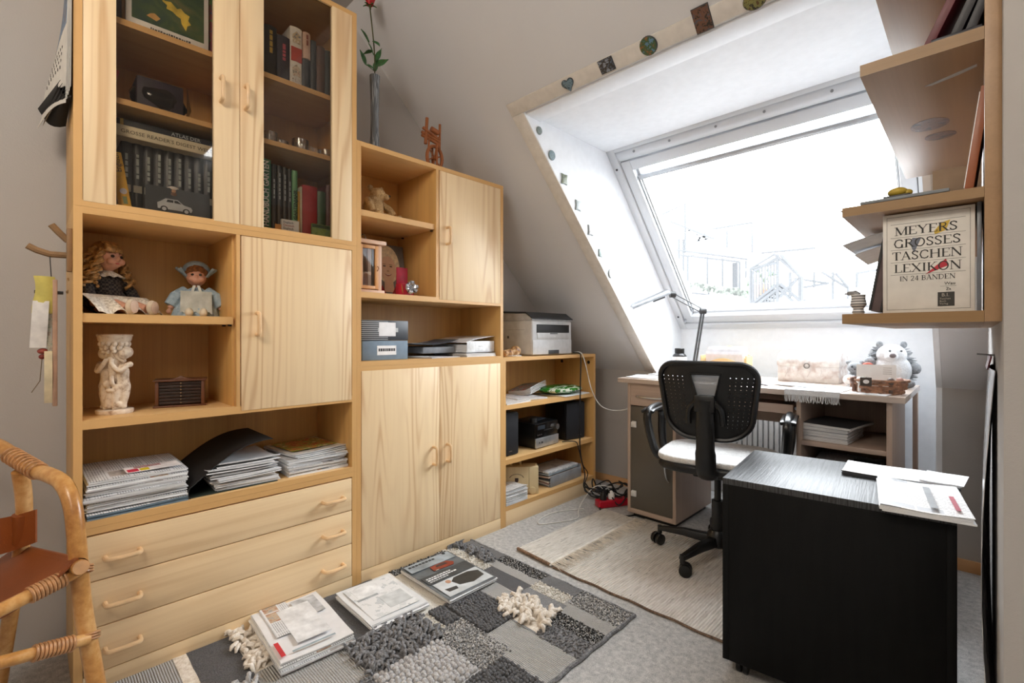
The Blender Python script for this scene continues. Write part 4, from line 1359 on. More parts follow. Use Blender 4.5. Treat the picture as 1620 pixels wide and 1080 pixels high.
MB().tube([(.03 * cos(a), -.01, .23 + .03 * sin(a)) for a in [pi * i / 10 for i in range(11)]], .003, 8).build('ring', M['steel'], t)
# portrait photograph: print with generic woman with fair hair and red top
t = T('portrait_photo', 'large portrait photo of a smiling fair haired woman in red leaning inside the compartment', 'photo', (-.215, 1.122, 1.18), rot=(0, radians(-8), radians(2)))
bx('print', plain('6f6e6c', .3, var=.25, scale=9), t, -.003, 0, 0, .172, 0, .262, 0)
def disc(name, pts, x, mat):
    return MB().prism(pts, 'x', 0, x).build(name, mat, t, 0, 0)
def elp(cy, cz, ry, rz, n=32, sk=0.0):
    return [(cy + ry * cos(2 * pi * i / n) + sk * sin(2 * pi * i / n), cz + rz * sin(2 * pi * i / n)) for i in range(n)]
hm, sm_, rdm = plain('e6d9bc', .4, var=.1, scale=60), plain('e3c4aa', .4, var=.03), plain('a82636', .4)
disc('printed_hair', elp(.075, .165, .068, .092), .0004, hm)
disc('printed_neck', [(.05, .03), (.105, .03), (.1, .1), (.055, .1)], .0006, sm_)
disc('printed_top', [(.004, .0), (.15, 0), (.145, .035), (.112, .06), (.085, .012), (.062, .012), (.04, .06), (.008, .04)], .0008, rdm)
disc('printed_face', elp(.076, .145, .045, .062), .001, sm_)
disc('printed_fringe', [(.03, .17), (.06, .2), (.1, .21), (.12, .17), (.132, .2), (.1, .245), (.05, .24), (.028, .2)], .0012, hm)
for cy in (.058, .094):
    disc('printed_eye', elp(cy, .155, .0085, .003, 14), .0014, plain('3a3028', .4))
    disc('printed_brow', elp(cy, .164, .011, .0016, 12), .0014, plain('8a7450', .5))
disc('printed_nose', elp(.076, .132, .007, .003, 12), .0014, plain('b08c74', .4))
disc('printed_smile', [(.055, .12), (.066, .11), (.076, .107), (.087, .11), (.098, .12), (.087, .1155), (.066, .1155)], .0014, plain('a0463f', .4))
disc('printed_teeth', [(.062, .1165), (.07, .1125), (.083, .1125), (.091, .1165)], .0016, plain('e6e0d8', .4))
t = T('gift_bag', 'small gift with red tag and shiny silver bow before the portrait', 'gift', (-.09, 1.2, 1.18))
bx('card', plain('a8203c', .4, var=.1), t, -.03, -.024, -.03, .028, .06, .135, .002)
MB().box(-.03, .02, -.034, .034, 0, .06).build('package', plain('b9283e', .3), t, .006)
sil = plain('c9ccd2', .22, .75, var=.08)
for i in range(14):
    a = i * .45 + .2
    el = .5 + (i % 3) * .45
    dv_ = Vector((.75 * cos(el) + .2, cos(a) * cos(el * .6), sin(a) * cos(el * .6) * .9)) * .033
    c = Vector((.018, .008, .04))
    sd = dv_.cross(Vector((1, 0, .2))).normalized() * .007
    MB().sheet(2, 10, lambda u, v: c + dv_ * sin(pi * v) + dv_.cross(sd).normalized() * .008 * sin(2 * pi * v) + sd * (u - .5) * 2, .0006).build('bow_loop', sil, t)
MB().sheet(3, 8, lambda u, v: Vector((.022 + .006 * v, -.03 - .004 * u, .012 + .012 * u + .03 * (1 - v))), .0006).build('ribbon', plain('b8b04a', .3), t)
# boxes
t = T('storage_box', 'striped black cardboard box with white note, stacked on the blue grey box', 'box', (-.19, 1.075, .983))
strp = NT('striped_black_board')
wv = strp.n('TexWave', wave_type='BANDS', bands_direction='Z'); wv.inputs['Scale'].default_value = 38
strp.l(strp.coord(), wv.inputs['Vector'])
sx = strp.n('SeparateXYZ'); strp.l(strp.coord(), sx.inputs[0])
mk = strp.math('LESS_THAN', sx.outputs[1], .015)
strp.col(strp.mix(strp.math('MULTIPLY', strp.math('MULTIPLY', strp.math('GREATER_THAN', wv.outputs[1], .55), mk), .8), '3b3f45', 'b8bcc0'))
strp = strp.fin(.4)
MB().box(-.13, .135, -.108, .117, .001, .086).build('carton', strp, t, .002)
bx('note', M['paper'], t, .135, .1362, -.028, .052, .018, .077, 0)
bx('tape', plain('c9ccce', .3), t, .135, .1358, -.033, .065, .036, .054, 0)
t = T('storage_box', 'blue grey cardboard box with paper label under the striped box', 'box', (-.19, 1.075, .8985))
MB().box(-.13, .14, -.108, .112, .001, .083).build('carton', plain('75889a', .6, var=.05), t, .002)
bx('label_sheet', M['paper'], t, .14, .1412, -.04, .052, .022, .062, 0)
mb = MB(); y = -.034
for i in range(9):
    L = R.uniform(.004, .011); mb.box(.1412, .1416, y, y + L, .038, .05); y += L + .002
mb.build('label_writing', M['dark'], t, 0, 0, kind='stuff')
# white ring binder lying on its side with papers below and above
t = T('ring_binder', 'white ring binder lying flat at the compartment side', 'binder', (-.03, 1.51, .8985), radians(3))
bx('cover', plain('eceef1', .35), t, -.28, .0, .0, .2, .022, .0245, .001)
MB().sheet(16, 10, lambda u, v: (-.28 + .28 * v, .0 + .2 * u, .082 + .02 * u - .012 * (1 - u) ** 4), .0025).build('cover', plain('eceef1', .35), t)
bx('spine', plain('e9ebee', .35), t, -.001, .001, .004, .198, .026, .078, .001)
bx('page_block', M['pages'], t, -.27, -.01, .012, .19, .0245, .06, 0)
MB().tube([(.0012, .08 + .003 * i, .05 + .003 * (i % 2) + .002 * sin(i)) for i in range(13)], .0006, 5).build('spine_scribble', M['grey'], t)
flatpaper('papers', 'flat white papers beneath the ring binder', 'papers', (-.15, 1.60, .8985), .02, .26, .2, .017, M['paper'], None, .002, 90)
t = T('file_tray', 'grey document tray with papers sticking out beside the ring binder', 'tray', (-.17, 1.38, .8985), radians(0))
bx('tray', plain('80848a', .5), t, -.13, .06, -.07, .12, .02, .05, .002)
MB().sheet(10, 5, lambda u, v: (-.14 + .2 * v, -.13 + .25 * u, .057 + .02 * u * u + .012 * (1 - u) ** 3 + .003 * sin(9 * u)), .001).build('paper', M['paper2'], t)
MB().sheet(10, 5, lambda u, v: (-.12 + .2 * v, -.12 + .25 * u, .062 + .022 * u * u + .003 * sin(7 * u)), .001).build('paper', plain('4a5562', .5), t)
flatpaper('papers', 'scattered leaflets lying in front of the document tray', 'papers', (-.1, 1.36, .8985), .2, .17, .2, .006, M['news'][3], None, .003, 91)
# ------------------------------------------------------------------ bookcase contents
BT = .888
# printer
t = T('printer', 'light grey laser printer on top of the bookcase', 'printer', (-.04, 2.19, BT), radians(0))
pg, pd = plain('c9cacb', .4, var=.03), plain('2f3134', .4, var=.1)
hw = .185
body = MB().box(-.29, 0, -hw, hw, .004, .205).build('body', pg, t, .012, 40, 4)
mb = MB().prism([(-.29, .205), (.0, .205), (-.004, .213), (-.045, .245), (-.29, .255)], 'y', -hw + .002, hw - .002)
mb.build('scanner_unit', plain('b9babc', .4), t, .003)
MB().prism([(-.292, .256), (-.05, .246), (-.012, .222), (.004, .213), (.006, .218), (-.01, .228), (-.048, .254), (-.292, .266)], 'y', -hw - .006, hw + .004).build('lid', pd, t, .002)
bx('paper_cassette', pg, t, -.28, .003, -hw + .004, hw - .004, .006, .092, .006)
bx('cassette_grip', pd, t, -.01, .0042, -.045, .055, .008, .032, .002)
bx('output_slot', plain('141517', .5), t, -.1, .0015, -.148, .156, .132, .182, .002)
MB().box(-.06, .003, -.146, .154, .117, .134).build('output_tray', pg, t, .002)
bx('front_flap', pg, t, -.01, .0042, -.142, .15, .098, .128, .002)
bx('flap_catch', pd, t, .0, .005, -.03, .04, .126, .131, .001)
bx('paper_stop', pg, t, -.03, .001, -.085, -.08, .134, .158, 0); bx('paper_stop', pg, t, -.03, .001, .065, .07, .134, .158, 0)
text('brother', .015, plain('e6e7e8', .4), t, (.0045, -.026, .108), (pi / 2, 0, pi / 2), 'brand_mark', bold=.0003)
for yy, zz in ((-.1, .09), (-.22, .16)):
    pass
bx('side_seam', plain('8a8b8d', .5), t, -.2, -.06, -hw - .0006, -hw + .002, .15, .1515, 0)
bx('side_socket', plain('55575a', .5), t, -.2, -.185, -hw - .0006, -hw + .002, .1, .115, 0)
# shell ornament by the printer
t = T('shell_ornament', 'brown and cream shell ornament beside the printer', 'ornament', (-.09, 1.90, BT), radians(0))
mb = MB()
mb.ell((0, .02, .03), (.03, .034, .03)); mb.ell((0, -.03, .022), (.026, .03, .022)); mb.ell((.01, -.07, .02), (.02, .024, .02))
blob(mb, 'shell', motif('shell_bands', ['6a4026', 'b58a5a', 'd8c0a0', '3a2a20'], 45, 4), t, .003, 3)
MB().lathe([(.045, 0), (.05, .004), (.045, .006)], 24).build('dish', M['white'], t)
# papers, green bag on first shelf
G = 'papers on the bookcase shelf'
flatpaper('newspaper', 'folded leaflets lying at the shelf end above the speaker', 'newspaper', (-.14, 1.865, .636), .05, .25, .2, .01, M['news'][2], G, .004, 3)
flatpaper('newspaper', 'white leaflets overlapping under the green bag', 'newspaper', (-.16, 2.04, .636), -.15, .22, .22, .012, M['news'][0], G, .004, 4)
flatpaper('newspaper', 'white paper sheet under the green bag beside the cable', 'newspaper', (-.13, 2.38, .636), .03, .25, .27, .006, M['paper'], G, .002, 5)
gb = NT('green_printed_plastic')
f = gb.noise(gb.coord((60, 14, 1)), 1, 2)
ge = gb.n('SeparateXYZ'); gb.l(gb.coord(), ge.inputs[0])
msk = gb.math('MULTIPLY', gb.math('GREATER_THAN', f, .52), gb.math('GREATER_THAN', ge.outputs[0], .03))
gb.col(gb.mix(gb.math('MULTIPLY', msk, .85), '2f7a2a', 'dfe8d8'))
gb = gb.fin(.25)
t = T('plastic_bag', 'green plastic bag with white print on the bookcase shelf', 'bag', (-.115, 2.355, .6435), radians(-3))
MB().ell((0, 0, .026), (.115, .17, .026), 28, 10, wob=lambda d: .03 * sin(14 * d.x) + .03 * sin(11 * d.y + 2)).build('bag', gb, t)
t = flatpaper('catalogue', 'grey catalogue with curled pages leaning on the green bag', 'magazine', (-.225, 2.17, .662), radians(12), .16, .2, .028, motif('grey_catalogue', ['5f666e', '8a9096', 'a8564a', 'b9bec4'], 26, 2), None, .004, 6, curl=.02)
t.rotation_euler = (radians(8), radians(-4), radians(12))
# speakers and stereo
spk = NT('black_speaker_cloth')
f = spk.noise(spk.coord(), 500, 2)
spk.col(spk.ramp(f, [(.4, '0e0e12'), (.6, '1c1d24')]))
spk.bump(f, .4, .001)
spk = spk.fin(.8)
for lab, y, rz, w in (('black loudspeaker at the cabinet side of the stereo', 1.838, 0, .138), ('black loudspeaker turned slightly towards the stereo by the bookcase side', 2.43, radians(-9), .165)):
    t = T('loudspeaker', lab, 'speaker', (-.05, y, .348), rz)
    MB().box(-.2, -.012, -w / 2, w / 2, .001, .235).build('cabinet', plain('121214', .4, var=.2), t, .003)
    MB().box(-.012, 0, -w / 2 + .003, w / 2 - .003, .005, .231).build('grille', spk, t, .005)
    bx('badge', M['chrome'], t, 0, .0008, -.012 if rz == 0 else .02, .012 if rz == 0 else .045, .024, .029, 0)
t = T('stereo', 'compact black stereo with silver base panel and volume knob', 'stereo', (-.06, 2.155, .348), radians(4))
MB().box(-.2, 0, -.112, .112, .006, .145).build('case', plain('101113', .3, var=.2), t, .003)
bx('display_panel', M['blackgloss'], t, 0, .003, -.11, .11, .062, .142, .001)
bx('base_panel', plain('a9abad', .35, .6), t, 0, .008, -.113, .113, .005, .06, .002)
bx('cd_slot', M['dark'], t, .003, .0036, -.03, .06, .098, .103, 0)
bx('display', plain('2a3138', .2), t, .003, .0036, -.09, -.02, .108, .132, 0)
MB().cyl((.003, .085, .108), (.022, .085, .108), .017, 24).build('volume_knob', M['chrome'], t)
for i in range(3):
    MB().cyl((.003, -.09 + i * .016, .08), (.006, -.09 + i * .016, .08), .0045, 10).build('button', M['chrome'], t)
MB().cyl((.008, -.08, .035), (.0095, -.08, .035), .004, 10).build('headphone_jack', M['black'], t)
bx('usb_port', M['black'], t, .008, .0086, -.062, -.046, .03, .038, 0)
mb = MB().sheet(4, 4, lambda u, v: (-.12 + .09 * v, -.04 + .08 * u, .153 + .006 * u), .001)
mb.build('top_button_plate', plain('3a4450', .3), t)
MB().lathe([(.02, 0), (.02, .022), (.017, .024)], 20, (-.05, -.06, .146)).build('remote_sensor', M['dark'], t)
# wooden gift case with crest, newspapers, file box
cw = wood('plain_birch_case', 'd8c59c', 'b9a276', 'z', .35, .7, freq=6)
t = T('wooden_case', 'pale wooden case with printed crest and handle', 'case', (-.12, 1.985, .104), radians(-42))
MB().box(-.045, .045, -.105, .105, .001, .155).build('box', cw, t, .003)
bx('lid_seam', plain('8a744c', .6), t, .0445, .0455, .05, .052, .002, .154, 0)
MB().tube(smoothpath([(0, -.05, .154), (0, -.045, .178), (0, -.02, .186), (0, .0, .178), (0, .005, .154)], 4), .007, 8).build('handle', cw, t)
MB().prism([(-.03, .075), (-.02, .062), (-.01, .075), (-.01, .092), (-.03, .092)], 'x', .045, .0456).build('crest', plain('3a2420', .6), t, 0, 0)
mb = MB()
for zz, r_, n_ in ((.098, .042, 17), (.062, .03, 9)):
    for i in range(n_):
        a = pi * (.12 + .76 * i / (n_ - 1)) if zz > .09 else 0
        cy = -.02 + (r_ * cos(a) if zz > .09 else -.028 + .056 * i / (n_ - 1))
        cz = (.085 + r_ * .7 * sin(a)) if zz > .09 else .05
        mb.cbox((.0453, cy, cz), (.0006, .003, .006))
mb.build('crest_lettering', plain('5a463a', .6), t, 0, 0, kind='stuff')
MB().cyl((.046, .07, .022), (.056, .07, .022), .02, 22).build('wooden_disc', cw, t)
G = 'newspapers folded on the bottom shelf'
z = .104
for i, h in enumerate((.012, .013, .012, .013, .013)):
    flatpaper('newspaper', ['folded newspaper at the bottom of the small bookcase pile', 'second folded newspaper from below in the small bookcase pile', 'middle folded newspaper of the small bookcase pile', 'fourth folded newspaper of the small bookcase pile', 'top folded newspaper of the small bookcase pile before the wooden case'][i], 'newspaper',
              (-.085, 1.845, z), R.uniform(-.06, .06), .16, .17, h, M['news'][(i * 2) % 6], G, .004, i + 9, curl=.006)
    z += h + .0022
t = T('magazine_file', 'grey magazine box filled with magazines, lying on the bottom shelf', 'box', (-.10, 2.315, .104), radians(2))
gfm = plain('8f9398', .5, var=.05)
bx('bottom_panel', gfm, t, -.13, .06, -.155, .165, .001, .004)
bx('side_panel', gfm, t, .057, .06, -.155, .165, .004, .065, .001)
bx('side_panel', gfm, t, -.13, -.127, -.155, .165, .004, .085, .001)
bx('end_panel', gfm, t, -.127, .057, .162, .165, .004, .08, .001)
for i in range(7):
    MB().sheet(6, 6, lambda u, v: (-.122 + .17 * u + R.uniform(-.0004, .0004), -.158 + R.uniform(0, .0005) + .3 * v, .0152 + i * .0115 + .005 * sin(2.5 * u + i)), .0095).build('magazine', M['news'][i % 6] if i == 6 else plain(['b9bcc0', '8a6a6a', 'd8d8d6', '4a4f58', 'c9b8b0', '9aa4ac', 'd0d0d0'][i], .4), t)

# ------------------------------------------------------------------ cables and power strip in the corner
cb, cwht = plain('131314', .5, var=.2), plain('d8d6d0', .5)
def cable(name, label, pts, r, mat, k=7):
    o = MB().tube(smoothpath(pts, k), r, 8).build(name, mat)
    return tag(o, label, 'cable')
cable('power_cable', 'black printer cable hanging straight down in front of the bookcase', [(-.03, 2.37, .9), (.012, 2.385, .895), (.018, 2.39, .86), (.016, 2.388, .7), (.014, 2.386, .5), (.014, 2.384, .36), (.012, 2.40, .25), (.02, 2.43, .14), (.04, 2.39, .08), (.06, 2.43, .02), (.12, 2.44, .01)], .004, cb)
cable('power_cable', 'thin black stereo cable falling over the bookcase edge', [(-.05, 2.29, .354), (-.02, 2.32, .358), (.006, 2.36, .35), (.012, 2.378, .3), (.012, 2.42, .2), (.02, 2.46, .14), (.03, 2.42, .07), (.08, 2.5, .02), (.15, 2.55, .012)], .003, cb)
cable('data_cable', 'white cable looping from the printer towards the desk', [(-.03, 2.375, .9), (.012, 2.395, .9), (.02, 2.43, .84), (.03, 2.49, .66), (.06, 2.555, .555), (.14, 2.62, .53), (.27, 2.60, .58), (.37, 2.55, .69)], .003, cwht)
cable('white_cable', 'thin white cable lying in a loop on the carpet by the bookcase', [(.2, 2.45, .1), (.13, 2.38, .1), (.1, 2.3, .03), (.14, 2.2, .005), (.2, 2.1, .004), (.14, 1.95, .004), (.1, 1.9, .004), (.06, 1.97, .004), (.06, 2.1, .004), (.14, 2.25, .004)], .0028, cwht)
q = random.Random(3)
G = 'tangled black cables by the power strip'
for i in range(7):
    c = Vector((.17 + q.uniform(-.06, .08), 2.46 + q.uniform(-.09, .1), .05))
    pts = []
    for k in range(9):
        a = k * 1.1 + q.uniform(-.3, .3)
        rr = q.uniform(.04, .095)
        pts.append(c + Vector((rr * cos(a), rr * sin(a), q.uniform(-.04, .055))))
    for p in pts:
        p.z = max(p.z, .006)
    o = MB().tube(smoothpath(pts, 6), .0042, 7).build('power_cable', cb)
    tag(o, 'black power cable tangled into the heap at the red power strip', 'cable', G)
cable('power_cable', 'black cable running in an arc in front of the red power strip', [(.18, 2.38, .02), (.22, 2.30, .006), (.30, 2.28, .006), (.38, 2.32, .006), (.42, 2.4, .006)], .0042, cb)
red = plain('b5122c', .3, var=.06)
t = T('power_strip', 'red power strip lying on the carpet between bookcase and desk', 'power strip', (.25, 2.46, .001), radians(62))
MB().box(-.15, .15, -.032, .032, 0, .042).build('housing', red, t, .008, 40, 3)
for i in range(5):
    MB().cyl((-.11 + i * .054, 0, .042), (-.11 + i * .054, 0, .0428), .02, 20).build('socket', plain('7a0c1e', .5), t)
for i, c in ((0, M['black']), (1, M['white']), (3, M['black'])):
    o = MB().lathe([(.019, .0), (.02, .02), (.014, .034), (.006, .045)], 16, (-.11 + i * .054, 0, .043)).build('plug', c, t)

# ------------------------------------------------------------------ calendar and peg hook on the cabinet side
SY = A0
t = T('wall_calendar', 'photo calendar hanging on the cabinet side with curling pages', 'calendar', (-.11, SY, 1.66))
# hangs in the plane y = SY, pages bulging towards -y
pm = plain('d6d0c6', .7, var=.03)
for i in range(5):
    def pf(u, v, i=i):
        x = -.15 + .27 * u
        b = .003 + .0013 * i + (.02 + .012 * i) * max(0, v - .1) ** 1.6 * (1 - .88 * u)
        return (x, -b, .42 - .405 * v + .02 * sin(3 * u) * v - .012 * i * (v > .9))
    MB().sheet(8, 12, pf, .0009).build('calendar_page', pm, t)
def top_at(u, v, lift=.0008):
    x = -.15 + .27 * u
    return Vector((x, -(.003 + .0052 + (.02 + .048) * max(0, v - .1) ** 1.6 * (1 - .88 * u)) - lift, .42 - .405 * v + .02 * sin(3 * u) * v))
MB().sheet(6, 8, lambda u, v: top_at(.08 + .84 * u, .16 + .4 * v), .0004).build('calendar_photo', motif('calendar_landscape', ['2a3a4a', '5a7a9a', '4a3a40', '6a6a70'], 16, 5), t)
mb = MB()
for r_ in range(4):
    for c in range(7):
        p = top_at(.14 + .1 * c, .7 + .05 * r_, .001)
        mb.cbox(p, (.008, .0012, .007))
mb.build('calendar_dates', plain('3a2e2a', .7), t, 0, 0, kind='stuff')
def fan(u, v):
    return (-.15 + .27 * u, -.004 - .05 * v * (1 - .8 * u) - .01 * sin(pi * v), .02 - .045 * sin(pi * (.2 + .6 * v)) * (1 - v * .5))
for i in range(4):
    MB().sheet(6, 6, lambda u, v: Vector(fan(u, v)) + Vector((0, -.004 * i, .007 * i)), .0008).build('curled_page', plain('1d1916', .8), t)
MB().tube(smoothpath([(-.02, -.002, .415), (-.02, -.014, .43), (-.02, -.022, .41)], 4), .0018, 6).build('hook', M['steel'], t)
t = T('peg_hook', 'bent wooden double hook on the cabinet side', 'hook', (-.04, SY, 1.18))
hk = plain('8a6a48', .6, var=.1)
bx('plate', hk, t, -.012, .012, -.012, 0, .0, .12, .002)
MB().tube([(0, -.008, .085), (0, -.026, .105), (0, -.042, .125)], .0085, 8).build('peg', hk, t)
MB().tube([(0, -.008, .045), (.0, -.045, .044), (0, -.07, .052), (0, -.088, .062)], .0085, 8).build('peg', hk, t)
# hanging ribbon with notes
t = T('hanging_ribbon', 'bundle of notes, ribbons and a wooden strip hanging from the peg hook', 'notes', (-.04, SY - .04, 1.15))
MB().sheet(3, 6, lambda u, v: (-.006 + .012 * u, -.004 + .004 * v, .072 - .08 * v), .002).build('loop', M['black'], t)
MB().box(-.014, .014, .0, .01, -.34, .005).build('wooden_strip', plain('b08c74', .6), t, .002)
MB().sheet(4, 6, lambda u, v: (.012 + .004 * sin(4 * u), -.036 + .04 * u + .004 * sin(5 * v), .012 - .1 * v), .0015).build('yellow_note', plain('c4b45c', .7), t)
MB().sheet(4, 10, lambda u, v: (.015 + .005 * sin(5 * v), -.038 + .032 * u - .006 * v, -.055 - .125 * v), .0012).build('white_note', plain('d2cbc4', .7), t)
MB().sheet(4, 10, lambda u, v: (.012 + .006 * sin(4 * v), -.016 + .016 * u, -.19 - .14 * v), .0012).build('cream_ribbon', plain('cfbf9c', .7), t)
MB().sheet(3, 8, lambda u, v: (.006, -.012 + .012 * u + .003 * sin(8 * v), -.07 - .12 * v), .001).build('patterned_ribbon', motif('ribbon_weave', ['6a7a64', 'b9b4a0', '8a5a4a'], 90, 2), t)
MB().box(-.012, .01, -.035, .022, -.034, -.026).build('black_clip', M['black'], t, .001)
MB().ell((0, -.018, -.19), (.01, .012, .008)).build('red_bow', plain('8a3a2c', .6), t)
MB().ell((.0, -.02, -.205), (.006, .007, .007)).build('red_bead', plain('7a2a22', .5), t)
MB().tube([(0, -.02, -.21), (0, -.024, -.27), (.0, -.04, -.3)], .001, 5).build('thread', plain('6a5a40', .8), t)
# ------------------------------------------------------------------ desk in the niche
DX0, DX1, DY0, DY1, DZ = .335, 1.574, 2.30, 2.94, .77
t = T('desk', 'oak look desk with frosted glass door, drawer and open shelves below the roof window', 'desk')
so, sv = M['sonoma'], M['sonoma_v']
MB().box(DX0, DX1, DY0, DY1, DZ - .024, DZ).build('tabletop', wood('sawn_oak_tabletop', 'c4b3a6', '95847a', 'x', .15, .9, freq=9, rough=.22), t, .0015)
PX0, PX1, PY0, PY1 = .377, .658, 2.335, 2.79
TZ = DZ - .024
for a in (PX0, PX1 - .018):
    bx('side_panel', sv, t, a, a + .018, PY0, PY1, .028, TZ)
bx('bottom_panel', so, t, PX0 + .018, PX1 - .018, PY0, PY1, .028, .052)
bx('back_panel', sv, t, PX0 + .018, PX1 - .018, PY1 - .01, PY1, .052, TZ)
bx('shelf', so, t, PX0 + .018, PX1 - .018, PY0 + .05, PY1 - .01, .32, .336)
bx('plinth', M['black'], t, PX0 + .02, PX1 - .02, PY0 + .03, PY1 - .03, 0, .028)
dr = bx('drawer', so, t, PX0 + .02, PX1 - .02, PY0 - .002, PY0 + .016, .622, TZ - .004)
MB().tube(smoothpath([(PX0 + .055, PY0 - .002, .674), (PX0 + .07, PY0 - .016, .674), (.517, PY0 - .022, .672), (PX1 - .07, PY0 - .016, .674), (PX1 - .055, PY0 - .002, .674)], 5), .0055, 8).build('handle', M['chrome'], dr)
fg = NT('smoked_frosted_glass')
fg.b.inputs['Base Color'].default_value = srgb('6d675e')
fg.b.inputs['Roughness'].default_value = .28
tr = fg.n('BsdfTransparent'); tr.inputs[0].default_value = (.5, .48, .44, 1)
mx = fg.n('MixShader'); mx.inputs[0].default_value = .72
fg.l(tr.outputs[0], mx.inputs[1]); fg.l(fg.b.outputs[0], mx.inputs[2]); fg.l(mx.outputs[0], fg.out.inputs[0])
gd = bx('glass_door', fg.m, t, PX0 + .02, PX1 - .02, PY0 + .002, PY0 + .007, .055, .617, .001)
for zz in (.12, .5):
    MB().prism([(PX0 + .022, zz), (PX0 + .055, zz), (PX0 + .055, zz + .034), (PX0 + .03, zz + .034), (PX0 + .022, zz + .026)], 'y', PY0 - .004, PY0 + .002).build('hinge', plain('d5d6d6', .35, .3), gd, .001)
MB().tube(smoothpath([(PX1 - .04, PY0 + .002, .24), (PX1 - .045, PY0 - .018, .27), (PX1 - .05, PY0 - .022, .32), (PX1 - .045, PY0 - .018, .37), (PX1 - .04, PY0 + .002, .40)], 5), .0055, 8).build('handle', M['chrome'], gd)
for i, (z0, h) in enumerate(((.052, .06), (.336, .08), (.416, .05))):
    pass
# open shelf unit at the other end
QX0, QX1 = 1.205, 1.532
for a in (QX0, QX1 - .018):
    bx('side_panel', sv, t, a, a + .018, PY0, PY1, .0, TZ)
bx('back_panel', sv, t, QX0 + .018, QX1 - .018, PY1 - .01, PY1, .03, TZ)
for z0 in (.028, .30, .532):
    bx('shelf', so, t, QX0 + .018, QX1 - .018, PY0 + (.0 if z0 < .5 else .005), PY1 - .01, z0, z0 + .02)
bx('end_leg', sv, t, 1.553, 1.571, 2.86, 2.9, 0, TZ)
ty = bx('keyboard_tray', so, t, PX1 + .03, QX0 - .03, 2.42, 2.72, .655, .671)
bx('tray_front', so, ty, PX1 + .03, QX0 - .03, 2.405, 2.42, .65, .692)
for xx in (PX1, QX0 - .03):
    bx('tray_runner', M['steel'], ty, xx, xx + .03, 2.42, 2.75, .668, .682)
bx('modesty_rail', so, t, PX1, QX0, 2.76, 2.775, .55, TZ)
# blurred contents behind the frosted door
G = 'things stored behind the frosted desk door'
for i, (x, z, w, h, c, lab) in enumerate(((.50, .0525, .18, .09, '8a5a50', 'reddish folder stack dimly seen at the bottom behind the frosted door'), (.52, .3365, .17, .12, 'cfcfcf', 'pale paper stack on the shelf behind the frosted door'), (.50, .457, .15, .06, '7d8a94', 'bluish box on the pale stack behind the frosted door'))):
    tt = T('stored_papers', lab, 'papers', (x, 2.53, z), 0, G)
    for k in range(3):
        bx('folder', plain(c, .6, var=.1), tt, -w / 2 + .004 * k, w / 2 - .003 * k, -.13, .15, .001 + h / 3 * k, h / 3 * (k + 1) - .001)
# magazines in the open unit
G = 'magazines in the open desk shelves'
z = .552
for i, (h, c) in enumerate(((.02, 'd8dade'), (.022, 'e0e2e5'), (.016, 'c9cbd0'))):
    flatpaper('catalogue', ['bottom pale catalogue on the upper desk shelf', 'middle pale catalogue on the upper desk shelf', 'third pale catalogue on the upper desk shelf under the dark one'][i], 'magazine', (1.31, 2.49, z), radians(-4), .17, .25, h, M['paper2'], G, .001, i)
    z += h + .001
flatpaper('catalogue', 'dark covered catalogue on top of the pale ones in the desk', 'magazine', (1.325, 2.49, z), radians(-10), .19, .26, .012, motif('dark_catalogue', ['2a2c30', '4a4d52', '3a3236'], 20, 2), G, .002, 8)
z = .32
for i in range(4):
    flatpaper('magazine', ['lowest magazine of the wide lower desk shelf pile', 'second magazine of the wide lower desk shelf pile', 'third magazine of the wide lower desk shelf pile', 'topmost dark grey magazine of the lower desk shelf pile'][i], 'magazine', (1.37, 2.5, z), R.uniform(-.1, .1), .24, .27, .034, M['news'][i], G, .004, i + 20)
    z += .0352
t = T('black_case', 'small flat black case on the lower desk shelf pile', 'case', (1.44, 2.43, z), .1)
MB().box(-.045, .045, -.03, .03, .004, .02).build('case', M['black'], t, .004)
bx('clasp', M['chrome'], t, -.008, .008, -.0312, -.029, .008, .014, 0)
# radiator below the window
t = T('radiator', 'white ribbed panel radiator under the window behind the desk', 'radiator', (.95, 3.10, 0))
bx('back_plate', M['white'], t, -.55, .55, .03, .045, .14, .68)
for i in range(37):
    x = -.54 + i * .03
    bx('rib', M['white'], t, x - .0105, x + .0105, -.005, .03, .15, .67, .004)
bx('top_grille', M['white'], t, -.56, .56, -.008, .046, .67, .685, .002)
for x in (-.4, .4):
    bx('bracket', M['white'], t, x - .015, x + .015, .0, .05, 0, .15)

# ------------------------------------------------------------------ on the desk
flatpaper('papers', 'loose white papers at the desk end by the slope', 'papers', (.46, 2.42, DZ), radians(8), .2, .17, .006, M['paper'], 'papers on the desk', .003, 3)
flatpaper('papers', 'dark edged notebook below the loose papers at the desk end', 'papers', (.5, 2.6, DZ), radians(-5), .2, .15, .01, M['paper2'], 'papers on the desk', .001, 4)
# supplement bottle
t = T('pill_bottle', 'white bottle with black cap beside the desk lamp', 'bottle', (.415, 2.9, DZ))
MB().lathe([(.042, 0), (.044, .004), (.044, .1), (.041, .11), (.03, .122), (.026, .124)], 28).build('body', plain('2a2a2c', .3), t)
MB().lathe([(.0445, .012), (.0448, .014), (.0448, .1), (.0445, .102)], 28).build('label_wrap', plain('eceef0', .5), t)
MB().lathe([(.028, .124), (.029, .126), (.029, .152), (.026, .155)], 28, wob=lambda a, z: .015 * sin(30 * a)).build('cap', M['black'], t)
MB().prism([(-.012, .06), (.0, .052), (.012, .062), (.008, .078), (-.004, .082)], 'y', -.0462, -.044).build('label_mark', M['dark'], t, 0, 0)
